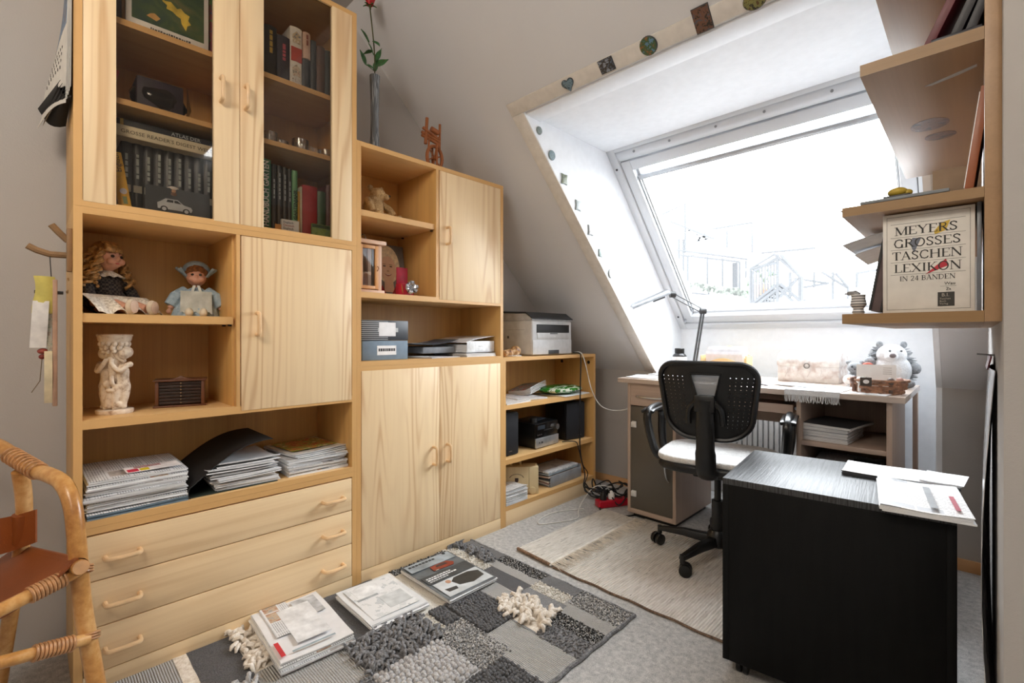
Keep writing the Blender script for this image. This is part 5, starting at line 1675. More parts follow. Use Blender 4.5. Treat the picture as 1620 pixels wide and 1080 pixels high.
# lamp with parallel arms
t = T('desk_lamp', 'silver grey articulated clamp lamp at the niche corner', 'lamp', (.505, 2.9, DZ))
o_ = Vector(t.location)
e0, e1 = at_px(1101, 574, 2.9) - o_, at_px(1112, 492, 2.9) - o_
j1 = at_px(1064, 466, 2.74) - o_
h1, h2 = at_px(1056, 464, 2.71) - o_, at_px(997, 488, 2.50) - o_
MB().box(-.03, .03, -.03, .03, .0, .02).build('clamp', M['steel'], t, .004)
b0 = Vector((0, 0, .018))
lm_ = plain('5c5e60', .4, .6)
for dx in (-.008, .008):
    MB().tube([b0 + Vector((dx, 0, 0)), e1 + Vector((dx, 0, 0))], .0065, 8).build('lower_arm', lm_, t)
for dz in (-.014, .012):
    MB().tube([e1 + Vector((0, 0, dz)), j1 + Vector((0, 0, dz))], .0042, 8).build('upper_arm', lm_, t)
for p in (e1, j1):
    MB().cyl(p + Vector((-.012, -.012, 0)), p + Vector((.012, .012, 0)), .018, 14).build('joint', M['dark'], t)
MB().tube(smoothpath([e1 + Vector((.0, 0, -.01)), e1 + Vector((.025, 0, .01)), e1 + Vector((.02, 0, .03)), e1 + Vector((-.005, 0, .022))], 4), .0015, 6).build('spring', M['chrome'], t)
MB().tube(smoothpath([h1, h1 + Vector((-.01, -.01, .018)), j1 + Vector((0, 0, .012))], 4), .0018, 6).build('wire', M['dark'], t)
d = (h2 - h1); sd = d.cross(Vector((0, 0, 1))).normalized(); up_ = sd.cross(d).normalized()
if up_.z < 0: up_ = -up_
MB().sheet(12, 10, lambda u, v: h1 + d * v + sd * (.034 * cos(pi * u)) + up_ * (.03 * sin(pi * u) - .006), .0015).build('shade', plain('85878a', .35, .5), t, 0, 60)
MB().tube([h1 + d * .1 - up_ * .002, h1 + d * .9 - up_ * .002], .008, 10).build('tube_bulb', plain('e8e8ea', .3), t)
MB().tube([h1 + d * .1 - up_ * .012, h1 + d * .4 - up_ * .012], .007, 8).build('switch_bar', M['dark'], t)
# letter rack
bw = wood('light_plywood', 'e0c795', 'c9a870', 'x', .2, .6)
t = T('letter_rack', 'wooden letter rack with curved front and wicker basket before it', 'rack', (.72, 2.85, DZ), radians(4))
def arch(w, h0, h1, n=16):
    return [(-w / 2, 0), (w / 2, 0)] + [(w / 2 - w * i / n, h0 + (h1 - h0) * sin(pi * i / n) ** 1.5) for i in range(n + 1)]
for y, h0, h1 in ((-.06, .07, .105), (0, .10, .14), (.06, .12, .175)):
    MB().prism(arch(.24, h0, h1), 'y', y, y + .006).build('divider', bw, t, .001)
for x in (-.126, .12):
    bx('side_panel', bw, t, x, x + .006, -.06, .066, 0, .12)
bx('bottom_panel', bw, t, -.12, .12, -.054, .06, 0, .006)
G = 'letters in the wooden rack'
for i, (y, h, w) in enumerate(((-.045, .12, .2), (-.03, .135, .21), (-.018, .15, .2), (.015, .16, .22), (.03, .165, .2), (.044, .155, .21))):
    o = bx('letter', M['paper'] if i % 2 else M['paper2'], None, -w / 2, w / 2, 0, .003, 0, h, 0)
    tag(o, 'white letter standing upright in the wooden rack', 'letter', G, (.72 - y * .07, 2.85 + y, DZ + .0065), radians(4))
t = T('wicker_basket', 'small scalloped orange wicker basket before the letter rack', 'basket', (.70, 2.72, DZ), radians(4))
wk = plain('c98a5a', .6, var=.15, scale=60)
for z, r_ in ((.012, .1), (.026, .104), (.04, .107)):
    MB().tube([(r_ * cos(a) * 1.1, r_ * .5 * sin(a), z + .004 * sin(14 * a + z * 200)) for a in [2 * pi * i / 56 for i in range(56)]], .006, 6, closed=True).build('weave', wk, t)
MB().tube([(.112 * cos(a) * 1.1, .056 * sin(a), .055 + .008 * sin(18 * a)) for a in [2 * pi * i / 90 for i in range(90)]], .006, 6, closed=True).build('scalloped_rim', wk, t)
MB().lathe([(.105, 0), (.105, .005)], 28, sy=.5).build('bottom', wk, t)
for i in range(10):
    a = 2 * pi * i / 10
    MB().tube([(.1 * cos(a) * 1.1, .05 * sin(a), .004), (.11 * cos(a) * 1.1, .055 * sin(a), .055)], .004, 6).build('stake', wk, t)
# laptop, pen
t = T('laptop', 'closed grey laptop behind the office chair', 'laptop', (.855, 2.43, DZ), radians(4))
bx('base', plain('4a4c50', .4), t, -.16, .13, -.0, .2, .004, .014, .003)
bx('lid', plain('8b8e92', .35, .4), t, -.16, .13, -.0, .2, .0145, .022, .003)
for x, y in ((-.14, .02), (.11, .02), (-.14, .18), (.11, .18)):
    MB().cyl((x, y, 0), (x, y, .004), .008, 10).build('foot', M['black'], t)
t = T('pen', 'slim grey pen lying by the laptop on the desk', 'pen', (1.03, 2.44, DZ + .004), radians(-40))
MB().tube([(-.06, 0, 0), (.045, 0, 0), (.06, 0, 0)], [.004, .004, .001], 10).build('barrel', plain('8a8c94', .3, .5), t)
MB().box(-.055, -.015, -.0008, .0008, .0035, .006).build('clip', M['chrome'], t)
# embossed treasure chest
em = NT('embossed_whitewashed_wood')
vo = em.n('TexVoronoi'); vo.inputs['Scale'].default_value = 34; vo.feature = 'SMOOTH_F1'
em.l(em.coord(), vo.inputs['Vector'])
nz = em.noise(em.coord(), 60, 3)
em.col(em.ramp(em.math('MULTIPLY_ADD', nz, .5, em.math('MULTIPLY', vo.outputs['Distance'], .6)), [(.3, 'ebe9e6'), (.5, 'dfdad6'), (.7, 'c6b6ae')]))
em.bump(em.math('ADD', vo.outputs['Distance'], em.math('MULTIPLY', nz, .4)), .8, .006)
em = em.fin(.5)
t = T('treasure_chest', 'white embossed treasure chest with domed lid and ring clasp on the desk', 'chest', (1.163, 2.80, DZ), radians(-3))
MB().box(-.135, .135, -.075, .085, 0, .08).build('body', em, t, .003)
prof = [(-.078, .08)] + [(.005 + .083 * -cos(pi * i / 12), .1 + .055 * sin(pi * i / 12)) for i in range(13)] + [(.088, .08)]
MB().prism(prof[::-1], 'x', -.138, .138).build('lid', em, t, .002)
ring = [(.012 * cos(2 * pi * i / 18), -.082, .083 + .012 * sin(2 * pi * i / 18)) for i in range(18)]
MB().tube(ring, .0025, 6, closed=True).build('ring_clasp', plain('8a8580', .35, .8), t)
for i in range(5):
    x = -.1 + i * .05
    MB().prism([(x - .012, .07), (x - .012, .05), (x, .022), (x + .012, .05), (x + .012, .07)], 'y', -.0785, -.075).build('relief', em, t, .001)
# hedgehog
hg = fur('light_grey_plush', 'c6c8cb', 'e8e9ea', 150, .5)
hd = fur('grey_spiny_plush', '6d7074', 'a8abae', 120, 1.0)
t = T('plush_hedgehog', 'large grey and white plush hedgehog sitting on the desk', 'plush toy', (1.485, 2.78, DZ), radians(22))
# local: facing -y
mb = MB()
mb.ell((0, 0, .075), (.075, .068, .078)); mb.ell((-.004, -.012, .145), (.058, .055, .05)); mb.ell((-.018, -.058, .138), (.024, .03, .02))
blob(mb, 'body', hg, t, .004, 3)
MB().ell((-.022, -.092, .145), (.013, .011, .011), 12, 8).build('nose', plain('6a6060', .7), t)
for x in (-.03, .012):
    MB().ell((x + .006, -.062, .165), (.0045, .004, .005), 8, 6).build('eye', plain('55585a', .4), t)
mb = MB()
rq = random.Random(2)
for i in range(330):
    a = rq.uniform(-.35, pi + .35); e = rq.uniform(0, 1)
    c = Vector((.0, .012, .03 + .15 * e)); r_ = .076 if e < .55 else .076 - .05 * (e - .55)
    dvec = Vector((cos(a), sin(a) * .95, .25 * (e - .3))).normalized()
    p = c + Vector((dvec.x * r_, dvec.y * r_ * .9, 0))
    mb.tube([p - dvec * .01, p + dvec * rq.uniform(.012, .022)], [.0055, .001], 5)
mb.build('spines', hd, t, 0, 40, kind='stuff')
for s_ in (-1, 1):
    MB().ell((s_ * .045, .0, .192), (.014, .008, .016), 10, 8).build('ear', hd, t)
    MB().ell((s_ * .085, -.01, .11 if s_ < 0 else .085), (.022, .018, .026), 12, 8).build('paw', hd, t)
    MB().ell((s_ * .045, -.055, .02), (.024, .03, .02), 12, 8).build('foot', hd, t)
# little mouse plush
t = T('plush_mouse', 'small grey plush with red scarf squeezed between chest and basket', 'plush toy', (1.365, 2.70, DZ), radians(10))
mb = MB()
mb.ell((0, 0, .035), (.038, .034, .035)); mb.ell((-.006, -.014, .085), (.03, .028, .026)); mb.ell((-.02, -.045, .03), (.026, .024, .024))
mb.ell((.02, .0, .108), .012); mb.ell((-.03, .0, .108), .012)
blob(mb, 'body', hd, t, .003, 2)
MB().ell((-.028, -.05, .03), (.025, .022, .024), 12, 8).build('belly', hg, t)
MB().tube(smoothpath([(.012, -.02, .07), (.03, -.012, .1), (.055, .0, .098), (.065, .0, .07)], 5), .008, 8).build('scarf', plain('c96a5a', .8), t)
for x in (-.018, .006):
    MB().ell((x, -.04, .09), .004, 8, 6).build('eye', M['blackgloss'], t)
MB().ell((-.008, -.044, .08), .005, 8, 6).build('nose', plain('4a4444', .5), t)
# woven basket with a card
bk = plain('8a6248', .6, var=.25, scale=50)
t = T('woven_basket', 'oval brown woven splint basket on the desk corner', 'basket', (1.478, 2.415, DZ), radians(-5))
MB().lathe([(.07, 0), (.074, .004), (.07, .006)], 30, sy=.85).build('bottom', bk, t)
for k, z in enumerate((.012, .027, .042)):
    n_ = 60
    MB().tube([((.074 + .004 * k + .0035 * (1 if ((i // 5) + k) % 2 else -1)) * cos(2 * pi * i / n_) * 1.12, (.074 + .004 * k + .0035 * (1 if ((i // 5) + k) % 2 else -1)) * sin(2 * pi * i / n_) * .9, z) for i in range(n_)], .0072, 6, closed=True, flat=(.45, 1)).build('splint', bk, t)
MB().tube([(.088 * cos(2 * pi * i / 48) * 1.12, .088 * sin(2 * pi * i / 48) * .9, .054) for i in range(48)], .0055, 6, closed=True).build('rim', bk, t)
for i in range(12):
    a = 2 * pi * (i + .5) / 12
    MB().tube([(.072 * cos(a) * 1.12, .072 * sin(a) * .9, .002), (.085 * cos(a) * 1.12, .085 * sin(a) * .9, .056)], .006, 6, flat=(1, .4)).build('stake', bk, t)
t = T('greeting_card', 'white card leaning in the woven basket', 'card', (1.478, 2.385, DZ + .03), rot=(radians(-14), 0, radians(8)))
bx('card', plain('f2f0ee', .6, var=.02), t, -.066, .062, 0, .002, 0, .088, 0)
mb = MB()
for i in range(4):
    mb.box(.02, .048, -.0003, 0, .05 + i * .008, .053 + i * .008)
mb.build('card_writing', plain('c9c4c0', .6), t, 0, 0, kind='stuff')
t = T('box_tag', 'small dark square tag with white oval hung in the woven basket rim', 'tag', (1.452, 2.323, DZ + .034), radians(4))
bx('tag', plain('4a4038', .5), t, -.02, .018, 0, .003, 0, .034, .003)
MB().prism([(.01 * cos(2 * pi * i / 18), .017 + .008 * sin(2 * pi * i / 18)) for i in range(18)], 'y', -.0006, 0).build('oval', M['white'], t, 0, 0)
G = 'trinkets in the woven basket'
for x, y, r_, c, lab in ((1.405, 2.37, .014, '6a4a3a', 'brown bead trinket in the woven basket'), (1.425, 2.36, .012, 'd8d4d0', 'white bead trinket in the woven basket'), (1.44, 2.38, .013, '5a5a44', 'olive trinket in the woven basket'), (1.525, 2.36, .014, '5a4a42', 'dark round trinket before the card'), (1.55, 2.40, .013, 'a8786a', 'pinkish trinket at the basket end')):
    o = MB().ell((0, 0, .02), (r_, r_, r_ * 1.2), 12, 8).build('trinket', plain(c, .5))
    tag(o, lab, 'trinket', G, (x, y, DZ + .032))
    MB().cyl((0, 0, -.025), (0, 0, .02), r_ * .5, 8).build('stem', plain(c, .5), o)
# runner with fringe over the desk edge
rn = fur('woven_white_cotton', 'c3c5c8', 'e6e7e8', 260, .5)
t = T('table_runner', 'white woven runner with fringe hanging over the desk edge', 'runner', (1.255, 2.30, DZ))
MB().sheet(14, 16, lambda u, v: (-.085 + .2 * u + .012 * (v), -.006 + .28 * v, .003 if v > .03 else .001), .002).build('cloth', rn, t)
MB().sheet(14, 4, lambda u, v: (-.085 + .2 * u, -.006 - .004 * v + .002 * sin(20 * u), .003 - .022 * v), .002).build('hanging_edge', rn, t)
mb = MB()
for i in range(70):
    x = -.083 + .196 * i / 69
    mb.tube([(x, -.009, -.018), (x + R.uniform(-.003, .003), -.011, -.032), (x + R.uniform(-.005, .005), -.01 + R.uniform(-.003, .003), -.044 - R.uniform(0, .006))], .0013, 4)
mb.build('fringe', rn, t, kind='stuff')
flatpaper('papers', 'white sheets lying on the woven runner', 'papers', (1.19, 2.50, DZ + .0035), radians(-25), .2, .14, .004, M['paper'], 'papers on the desk', .002, 5)
flatpaper('papers', 'white envelope lying before the woven basket', 'papers', (1.46, 2.345, DZ), radians(-12), .13, .06, .003, M['paper'], 'papers on the desk', .001, 6)
# ------------------------------------------------------------------ office chair
t = T('office_chair', 'black office chair with perforated backrest at the desk', 'office chair', (.935, 2.165, .006), radians(11))
bk_, bg_ = plain('121213', .38, var=.2), plain('0d0d0e', .3, var=.2)
# five-star base
MB().lathe([(.03, .055), (.045, .06), (.045, .11), (.032, .13)], 20).build('hub', bk_, t)
for i in range(5):
    a = radians(188 - 11 + 72 * i)
    d = Vector((cos(a), sin(a), 0))
    sd = Vector((-sin(a), cos(a), 0))
    mb = MB()
    pr = [(.03, .105, .024, .04), (.15, .1, .02, .03), (.27, .083, .015, .018)]
    vs = []
    for r_, zt, hw_, hh in pr:
        for q, zz in ((-1, zt - hh), (1, zt - hh), (.7, zt), (-.7, zt)):
            vs.append(d * r_ + sd * hw_ * q + Vector((0, 0, zz)))
    fs = [(0, 1, 2, 3)[::-1], (8, 9, 10, 11)]
    for k in range(2):
        for j in range(4):
            fs.append((k * 4 + j, k * 4 + (j + 1) % 4, k * 4 + 4 + (j + 1) % 4, k * 4 + 4 + j))
    mb.add(vs, fs)
    leg = mb.build('base_arm', bk_, t, .004, 40)
    e = d * .262
    a2 = a + 1.1 + i
    wd_ = Vector((cos(a2), sin(a2), 0)); ax = Vector((-sin(a2), cos(a2), 0))
    MB().cyl(e + Vector((0, 0, .05)), e + Vector((0, 0, .085)), .011, 12).build('caster_stem', bk_, leg)
    mb = MB()
    for s_ in (-1, 1):
        c = e + wd_ * .012 + Vector((0, 0, .026))
        mb.cyl(c + ax * s_ * .005, c + ax * s_ * .024, .026, 20)
    mb.build('caster', bg_, leg, .003)
MB().cyl((0, 0, .11), (0, 0, .26), .026, 16).build('column_cover', bk_, t)
MB().cyl((0, 0, .26), (0, 0, .40), .014, 14).build('gas_spring', bk_, t)
MB().box(-.08, .08, -.13, .1, .385, .415).build('tilt_mechanism', bk_, t, .008)
# seat
def seatfn(zb, zt, w, dpt, n=28):
    out = []
    for i in range(n):
        a = 2 * pi * i / n
        c_, s_ = cos(a), sin(a)
        out.append((w * (abs(c_) ** .5) * (1 if c_ > 0 else -1), .01 + dpt * (abs(s_) ** .5) * (1 if s_ > 0 else -1)))
    return out
MB().prism(seatfn(0, 0, .235, .225), 'z', .415, .452).build('seat_pan', bk_, t, .012, 40, 3)
hide = fur('white_sheepskin', 'c9c8c6', 'f0efed', 120, 1.0)
sp_ = seatfn(0, 0, .24, .215)
mb = MB().prism(sp_, 'z', .449, .478)
mb.build('seat_pad', hide, t, .012, 50, 3)
# backrest: perforated shell with window
perf = NT('perforated_black_shell')
sx = perf.n('SeparateXYZ'); perf.l(perf.coord(), sx.inputs[0])
ax_ = perf.math('ABSOLUTE', sx.outputs[0])
fan = perf.math('DIVIDE', ax_, perf.math('MULTIPLY_ADD', perf.math('SUBTRACT', sx.outputs[2], .72), .9, 1.0))
cx = perf.math('SUBTRACT', perf.math('FRACT', perf.math('DIVIDE', fan, .0185)), .5)
cz = perf.math('SUBTRACT', perf.math('FRACT', perf.math('DIVIDE', sx.outputs[2], .0155)), .5)
rr = perf.math('ADD', perf.math('POWER', perf.math('MULTIPLY', cx, .0185), 2), perf.math('POWER', perf.math('MULTIPLY', cz, .0155), 2))
hole = perf.math('LESS_THAN', rr, .0019 ** 2)
zone = perf.math('MULTIPLY', perf.math('MULTIPLY', perf.math('GREATER_THAN', fan, .0745), perf.math('LESS_THAN', fan, .1665)), perf.math('MULTIPLY', perf.math('GREATER_THAN', sx.outputs[2], .615), perf.math('LESS_THAN', sx.outputs[2], .835)))
perf.col('121213'); perf.b.inputs['Roughness'].default_value = .45
tr = perf.n('BsdfTransparent'); mx = perf.n('MixShader')
perf.l(perf.math('MULTIPLY', hole, zone), mx.inputs[0]); perf.l(perf.b.outputs[0], mx.inputs[1]); perf.l(tr.outputs[0], mx.inputs[2]); perf.l(mx.outputs[0], perf.out.inputs[0])
ZB0, ZB1 = .575, .885
def Wd(z):
    f = (z - ZB0) / (ZB1 - ZB0)
    w = .156 + .04 * f
    rc = .075
    if z > ZB1 - rc:
        q = (z - ZB1 + rc) / rc
        w -= rc * (1 - math.sqrt(max(0, 1 - q * q)))
    if z < ZB0 + .09:
        q = (ZB0 + .09 - z) / .09
        w -= .1 * (1 - math.sqrt(max(0, 1 - q * q)))
    return w
def backp(x, z, off=0):
    f = (z - ZB0) / (ZB1 - ZB0)
    return Vector((x, -.225 + .9 * x * x - .05 * f + .09 * (f - .45) ** 2 * 0 + off, z))
def zone_(mb, za, zb, ax0, n=8):
    for s_ in (-1, 1):
        def fn(u, v, s_=s_):
            z = za + (zb - za) * v
            a = ax0(z)
            x = a + (Wd(z) - a) * (u if s_ > 0 else 1 - u)
            return backp(s_ * x, z)
        mb.sheet(12, n, fn, .006)
win = lambda z: .036 + .02 * (z - .75) / .09
mb = MB()
zone_(mb, ZB0 + .001, .752, lambda z: 0, 16)
zone_(mb, .752, .842, win, 6)
zone_(mb, .842, ZB1 - .0015, lambda z: 0, 10)
back = mb.build('backrest', perf.m, t, 0, 40)
outl = [(Wd(z), z) for z in [ZB0 + (ZB1 - ZB0) * .5 * (1 - cos(pi * i / 26)) for i in range(27)]]
ring = [backp(x, z, -.003) for x, z in outl] + [backp(-x, z, -.003) for x, z in outl[::-1]]
MB().tube(ring, .011, 8, closed=True).build('rim', bk_, back)
wr = [backp(win(.752), .752, -.004), backp(win(.842), .842, -.004), backp(-win(.842), .842, -.004), backp(-win(.752), .752, -.004)]
MB().tube(wr, .005, 6, closed=True).build('window_rim', bk_, back)
mesh = NT('grey_mesh_fabric')
ck = mesh.n('TexChecker'); ck.inputs['Scale'].default_value = 500
mesh.l(mesh.coord(), ck.inputs['Vector'])
mesh.col('a5a7aa'); mesh.b.inputs['Roughness'].default_value = .8
tr = mesh.n('BsdfTransparent'); mx = mesh.n('MixShader')
mesh.l(mesh.math('MULTIPLY_ADD', ck.outputs['Fac'], .35, .05), mx.inputs[0]); mesh.l(mesh.b.outputs[0], mx.inputs[1]); mesh.l(tr.outputs[0], mx.inputs[2]); mesh.l(mx.outputs[0], mesh.out.inputs[0])
MB().sheet(10, 10, lambda u, v: backp((u - .5) * .13, .66 + .19 * v, .012), .0012).build('mesh_panel', mesh.m, back)
# spine bracket from seat to backrest
spn = smoothpath([(0, -.05, .405), (0, -.17, .405), (0, -.245, .44), (0, -.262, .52), (0, -.272, .62), (0, -.283, .74)], 5)
MB().tube(spn, [.03] * 8 + [.04] * 8 + [.036] * 6 + [.034] * (len(spn) - 22), 12, flat=(1, .45)).build('spine_bracket', bk_, t)
MB().box(-.04, .04, -.292, -.262, .69, .76).build('bracket_head', bk_, t, .008)
for s_ in (-1, 1):
    MB().tube(smoothpath([(s_ * .03, -.275, .735), (s_ * .06, -.268, .7), (s_ * .066, -.255, .64)], 4), .012, 8).build('bracket_wing', bk_, t)
# armrests
for s_ in (-1, 1):
    pts = smoothpath([(s_ * .2, .06, .43), (s_ * .255, .07, .45), (s_ * .275, .1, .52), (s_ * .28, .115, .60), (s_ * .28, .09, .643), (s_ * .28, .02, .655), (s_ * .28, -.08, .652), (s_ * .28, -.12, .635), (s_ * .278, -.115, .59), (s_ * .27, -.085, .51), (s_ * .25, -.07, .45), (s_ * .2, -.07, .43)], 5)
    MB().tube(pts, .0225, 12, flat=(1.0, .8)).build('armrest', bg_, t)
    MB().sheet(6, 10, lambda u, v: (s_ * .28 - .03 + .06 * u, -.125 + .225 * v, .662 - .004 * (2 * u - 1) ** 2 - .05 * max(0, .12 - v) - .03 * max(0, v - .88)), .014).build('arm_pad', bg_, t, .003, 50)

# ------------------------------------------------------------------ black rolling container
bw_ = NT('black_ash_veneer')
f = bw_.noise(bw_.coord((230, 6, 7)), 1, 4, .65)
w = bw_.noise(bw_.coord((90, 2, 3)), 1, 2)
bw_.col(bw_.ramp(f, [(.42, '0c0c0d'), (.55, '464748')]))
bw_.bump(bw_.math('ADD', f, w), .45, .002)
bw_ = bw_.fin(.46)
bside = NT('black_ash_sides')
f = bside.noise(bside.coord((60, 60, 5)), 1, 4, .6)
bside.col(bside.ramp(f, [(.4, '050505'), (.6, '0b0b0b')]))
bside = bside.fin(.6, spec=.2)
t = T('rolling_container', 'black wood grain rolling pedestal beside the office chair', 'pedestal', (1.228, 1.437, 0), radians(6.2))
CW, CDp, CHt = .508, .435, .583
bx('side_panel', bside, t, 0, .018, .0, CDp, .05, CHt - .018, .001)
bx('side_panel', bside, t, CW - .018, CW, .0, CDp, .05, CHt - .018, .001)
bx('back_panel', bside, t, .018, CW - .018, 0, .016, .05, CHt - .018, .001)
bx('bottom_panel', bside, t, .018, CW - .018, .016, CDp, .05, .068, .001)
bx('top_panel', bw_, t, 0, CW, 0, CDp, CHt - .018, CHt, .0012)
for z0, z1 in ((.075, .24), (.245, .4), (.405, .56)):
    d = bx('drawer', bside, t, .02, CW - .02, CDp - .02, CDp + .002, z0, z1, .002)
    MB().tube([(CW / 2 - .06, CDp + .015, (z0 + z1) / 2), (CW / 2 + .06, CDp + .015, (z0 + z1) / 2)], .005, 8).build('handle', M['chrome'], d)
for x, y in ((.045, .05), (CW - .045, .05), (.045, CDp - .05), (CW - .045, CDp - .05)):
    MB().cyl((x, y, .035), (x, y, .05), .012, 10).build('caster_stem', bk_, t)
    mb = MB()
    mb.cyl((x - .016, y, .022), (x - .003, y, .022), .022, 16); mb.cyl((x + .003, y, .022), (x + .016, y, .022), .022, 16)
    mb.build('caster', bg_, t, .002)
G = 'papers on the black pedestal'
flatpaper('document_folder', 'white folder with sheets lying lengthwise on the black pedestal', 'folder', (1.60, 1.80, CHt), radians(3), .26, .145, .014, M['paper'], G, .002, 11, edge=plain('4a4c50', .5))
flatpaper('papers', 'single white sheet peeking out below the lengthwise folder', 'papers', (1.70, 1.80, CHt + .0175), radians(-4), .09, .13, .002, M['paper'], G, .001, 12)
t = flatpaper('newspaper', 'folded newspaper with red strip hanging over the pedestal corner', 'newspaper', (1.663, 1.575, CHt), radians(8), .165, .265, .016, printed('folded_daily', 'eceae8', '4a4b50', 5, ('8a8c92', 'c3c5c9'), .9, 300, 12), G, .004, 13)
bx('red_strip', plain('a03a4a', .6), t, .055, .064, -.10, .02, .0195, .0201, 0)
bx('headline', plain('8b8d90', .6), t, .01, .024, -.11, .08, .0198, .0203, 0)

# ------------------------------------------------------------------ shelf on the right-hand wall
sw = wood('walnut_look_laminate', 'a58462', '765a3e', 'y', .5, .8, freq=7)
swx = wood('walnut_look_edge', '94744c', '6c5030', 'x', .2, .8)
t = T('wall_shelf', 'brown wall shelf with three long boards holding books by the doorway', 'shelf', (0, 0, 0))
SY0, SY1 = 1.13, 1.965
MB().prism([(SY0, 1.025), (SY1, 1.025), (SY1, SL - SY1 - .02), (1.62, SL - 1.62 - .02), (SY0, SL - 1.62 - .02)], 'x', 1.774, RX).build('back_board', sw, t, .001)
for x0, z0, z1, y1 in ((1.574, 1.025, 1.044, SY1), (1.574, 1.236, 1.254, SY1), (1.603, 1.503, 1.525, SY1), (1.607, 1.735, 1.755, 1.79)):
    o = bx('shelf_board', sw, t, x0, 1.774, SY0 + .002, y1, z0, z1, .0006)
    bx('edge_band', swx, o, x0, 1.774, SY0, SY0 + .002, z0, z1, 0)
kn = motif('wood_knot', ['3f2412', '6a4426', '55321a', '7d5430'], 45, 3)
for y, x, rx, ry in ((1.50, 1.685, .035, .042), (1.60, 1.70, .03, .03)):
    MB().prism([(x + rx * cos(2 * pi * i / 28), y + ry * sin(2 * pi * i / 28)) for i in range(28)], 'z', 1.5026, 1.5032).build('knot', kn, t, 0, 0)
MB().prism([(1.69, 1.262), (1.765, 1.225), (1.765, 1.236), (1.74, 1.252), (1.70, 1.268)], 'z', 1.5024, 1.5032).build('adhesive_patch', plain('a9a6a2', .7), t, 0, 0)
# slipcase with serif lettering
GL = {  # strokes: (points, width) in a unit cell of height 1, thick stems .13, hairlines .05
 'M': (.95, [([(.12, 0), (.12, 1)], .05), ([(.12, 1), (.47, .05)], .13), ([(.47, .05), (.82, 1)], .05), ([(.82, 1), (.82, 0)], .13)], [(.12, 0), (.82, 0), (.1, 1), (.84, 1)]),
 'E': (.66, [([(.16, 0), (.16, 1)], .13), ([(.16, .975), (.58, .975)], .05), ([(.16, .52), (.48, .52)], .05), ([(.16, .025), (.6, .025)], .05), ([(.575, .975), (.575, .8)], .05), ([(.6, .02), (.62, .22)], .05)], [(.14, 0), (.14, 1)]),
 'Y': (.76, [([(.1, 1), (.39, .48)], .13), ([(.68, 1), (.39, .48)], .05), ([(.39, .5), (.39, 0)], .13)], [(.1, 1), (.68, 1), (.39, 0)]),
 'R': (.74, [([(.16, 0), (.16, 1)], .13), ([(.16, .975), (.36, .975), (.5, .9), (.55, .76), (.5, .6), (.36, .52), (.16, .52)], .08), ([(.34, .52), (.66, 0)], .12)], [(.14, 0), (.14, 1), (.68, 0)]),
 'S': (.6, [([(.5, .78), (.48, .9), (.32, .985), (.16, .93), (.1, .78), (.16, .64), (.42, .42), (.5, .26), (.45, .09), (.3, .015), (.14, .07), (.09, .22)], .1)], []),
 'G': (.82, [([(.68, .76), (.62, .92), (.42, .985), (.2, .88), (.09, .5), (.2, .12), (.42, .015), (.58, .06), (.66, .16)], .1), ([(.66, .02), (.66, .42)], .12)], [(.66, .42)]),
 'O': (.84, [([(.42 + .33 * cos(2 * pi * i / 18), .5 + .485 * sin(2 * pi * i / 18)) for i in range(19)], .1)], []),
 'T': (.7, [([(.35, 0), (.35, 1)], .13), ([(.04, .975), (.66, .975)], .05), ([(.05, .975), (.04, .78)], .05), ([(.65, .975), (.66, .78)], .05)], [(.35, 0)]),
 'A': (.78, [([(.1, 0), (.38, 1)], .05), ([(.37, 1), (.68, 0)], .13), ([(.2, .36), (.56, .36)], .05)], [(.1, 0), (.68, 0)]),
 'C': (.76, [([(.66, .76), (.6, .92), (.42, .985), (.2, .88), (.09, .5), (.2, .12), (.42, .015), (.6, .08), (.68, .24)], .1)], []),
 'H': (.86, [([(.16, 0), (.16, 1)], .13), ([(.7, 0), (.7, 1)], .13), ([(.16, .52), (.7, .52)], .05)], [(.16, 0), (.16, 1), (.7, 0), (.7, 1)]),
 'N': (.86, [([(.14, 0), (.14, 1)], .05), ([(.14, 1), (.72, .02)], .13), ([(.72, 0), (.72, 1)], .05)], [(.14, 0), (.1, 1), (.72, 1)]),
 'L': (.64, [([(.16, 0), (.16, 1)], .13), ([(.16, .025), (.58, .025)], .05), ([(.575, .02), (.6, .24)], .05)], [(.14, 0), (.16, 1)]),
 'X': (.8, [([(.1, 1), (.7, 0)], .13), ([(.68, 1), (.12, 0)], .05)], [(.1, 1), (.68, 1), (.12, 0), (.7, 0)]),
 'I': (.38, [([(.19, 0), (.19, 1)], .13)], [(.19, 0), (.19, 1)]),
 'K': (.78, [([(.16, 0), (.16, 1)], .13), ([(.62, 1), (.2, .42)], .05), ([(.3, .55), (.68, 0)], .13)], [(.16, 0), (.16, 1), (.62, 1), (.68, 0)]),
 'B': (.68, [([(.16, 0), (.16, 1)], .13), ([(.16, .975), (.4, .975), (.52, .88), (.52, .66), (.4, .54), (.16, .54)], .07), ([(.36, .54), (.52, .46), (.58, .28), (.52, .1), (.38, .025), (.16, .025)], .08)], [(.12, 0), (.12, 1)]),
 'D': (.82, [([(.16, 0), (.16, 1)], .13), ([(.16, .975), (.42, .975), (.64, .84), (.72, .5), (.64, .16), (.42, .025), (.16, .025)], .08)], [(.12, 0), (.12, 1)]),
 '2': (.6, [([(.1, .76), (.16, .92), (.3, .98), (.46, .9), (.5, .72), (.4, .5), (.1, .05)], .08), ([(.08, .04), (.54, .04)], .09)], []),
 '4': (.62, [([(.4, 0), (.4, 1)], .11), ([(.4, .98), (.06, .3)], .05), ([(.05, .28), (.58, .28)], .07)], [(.4, 0)]),
 ' ': (.34, [], []),
}
GL['Ä'] = GL['A']
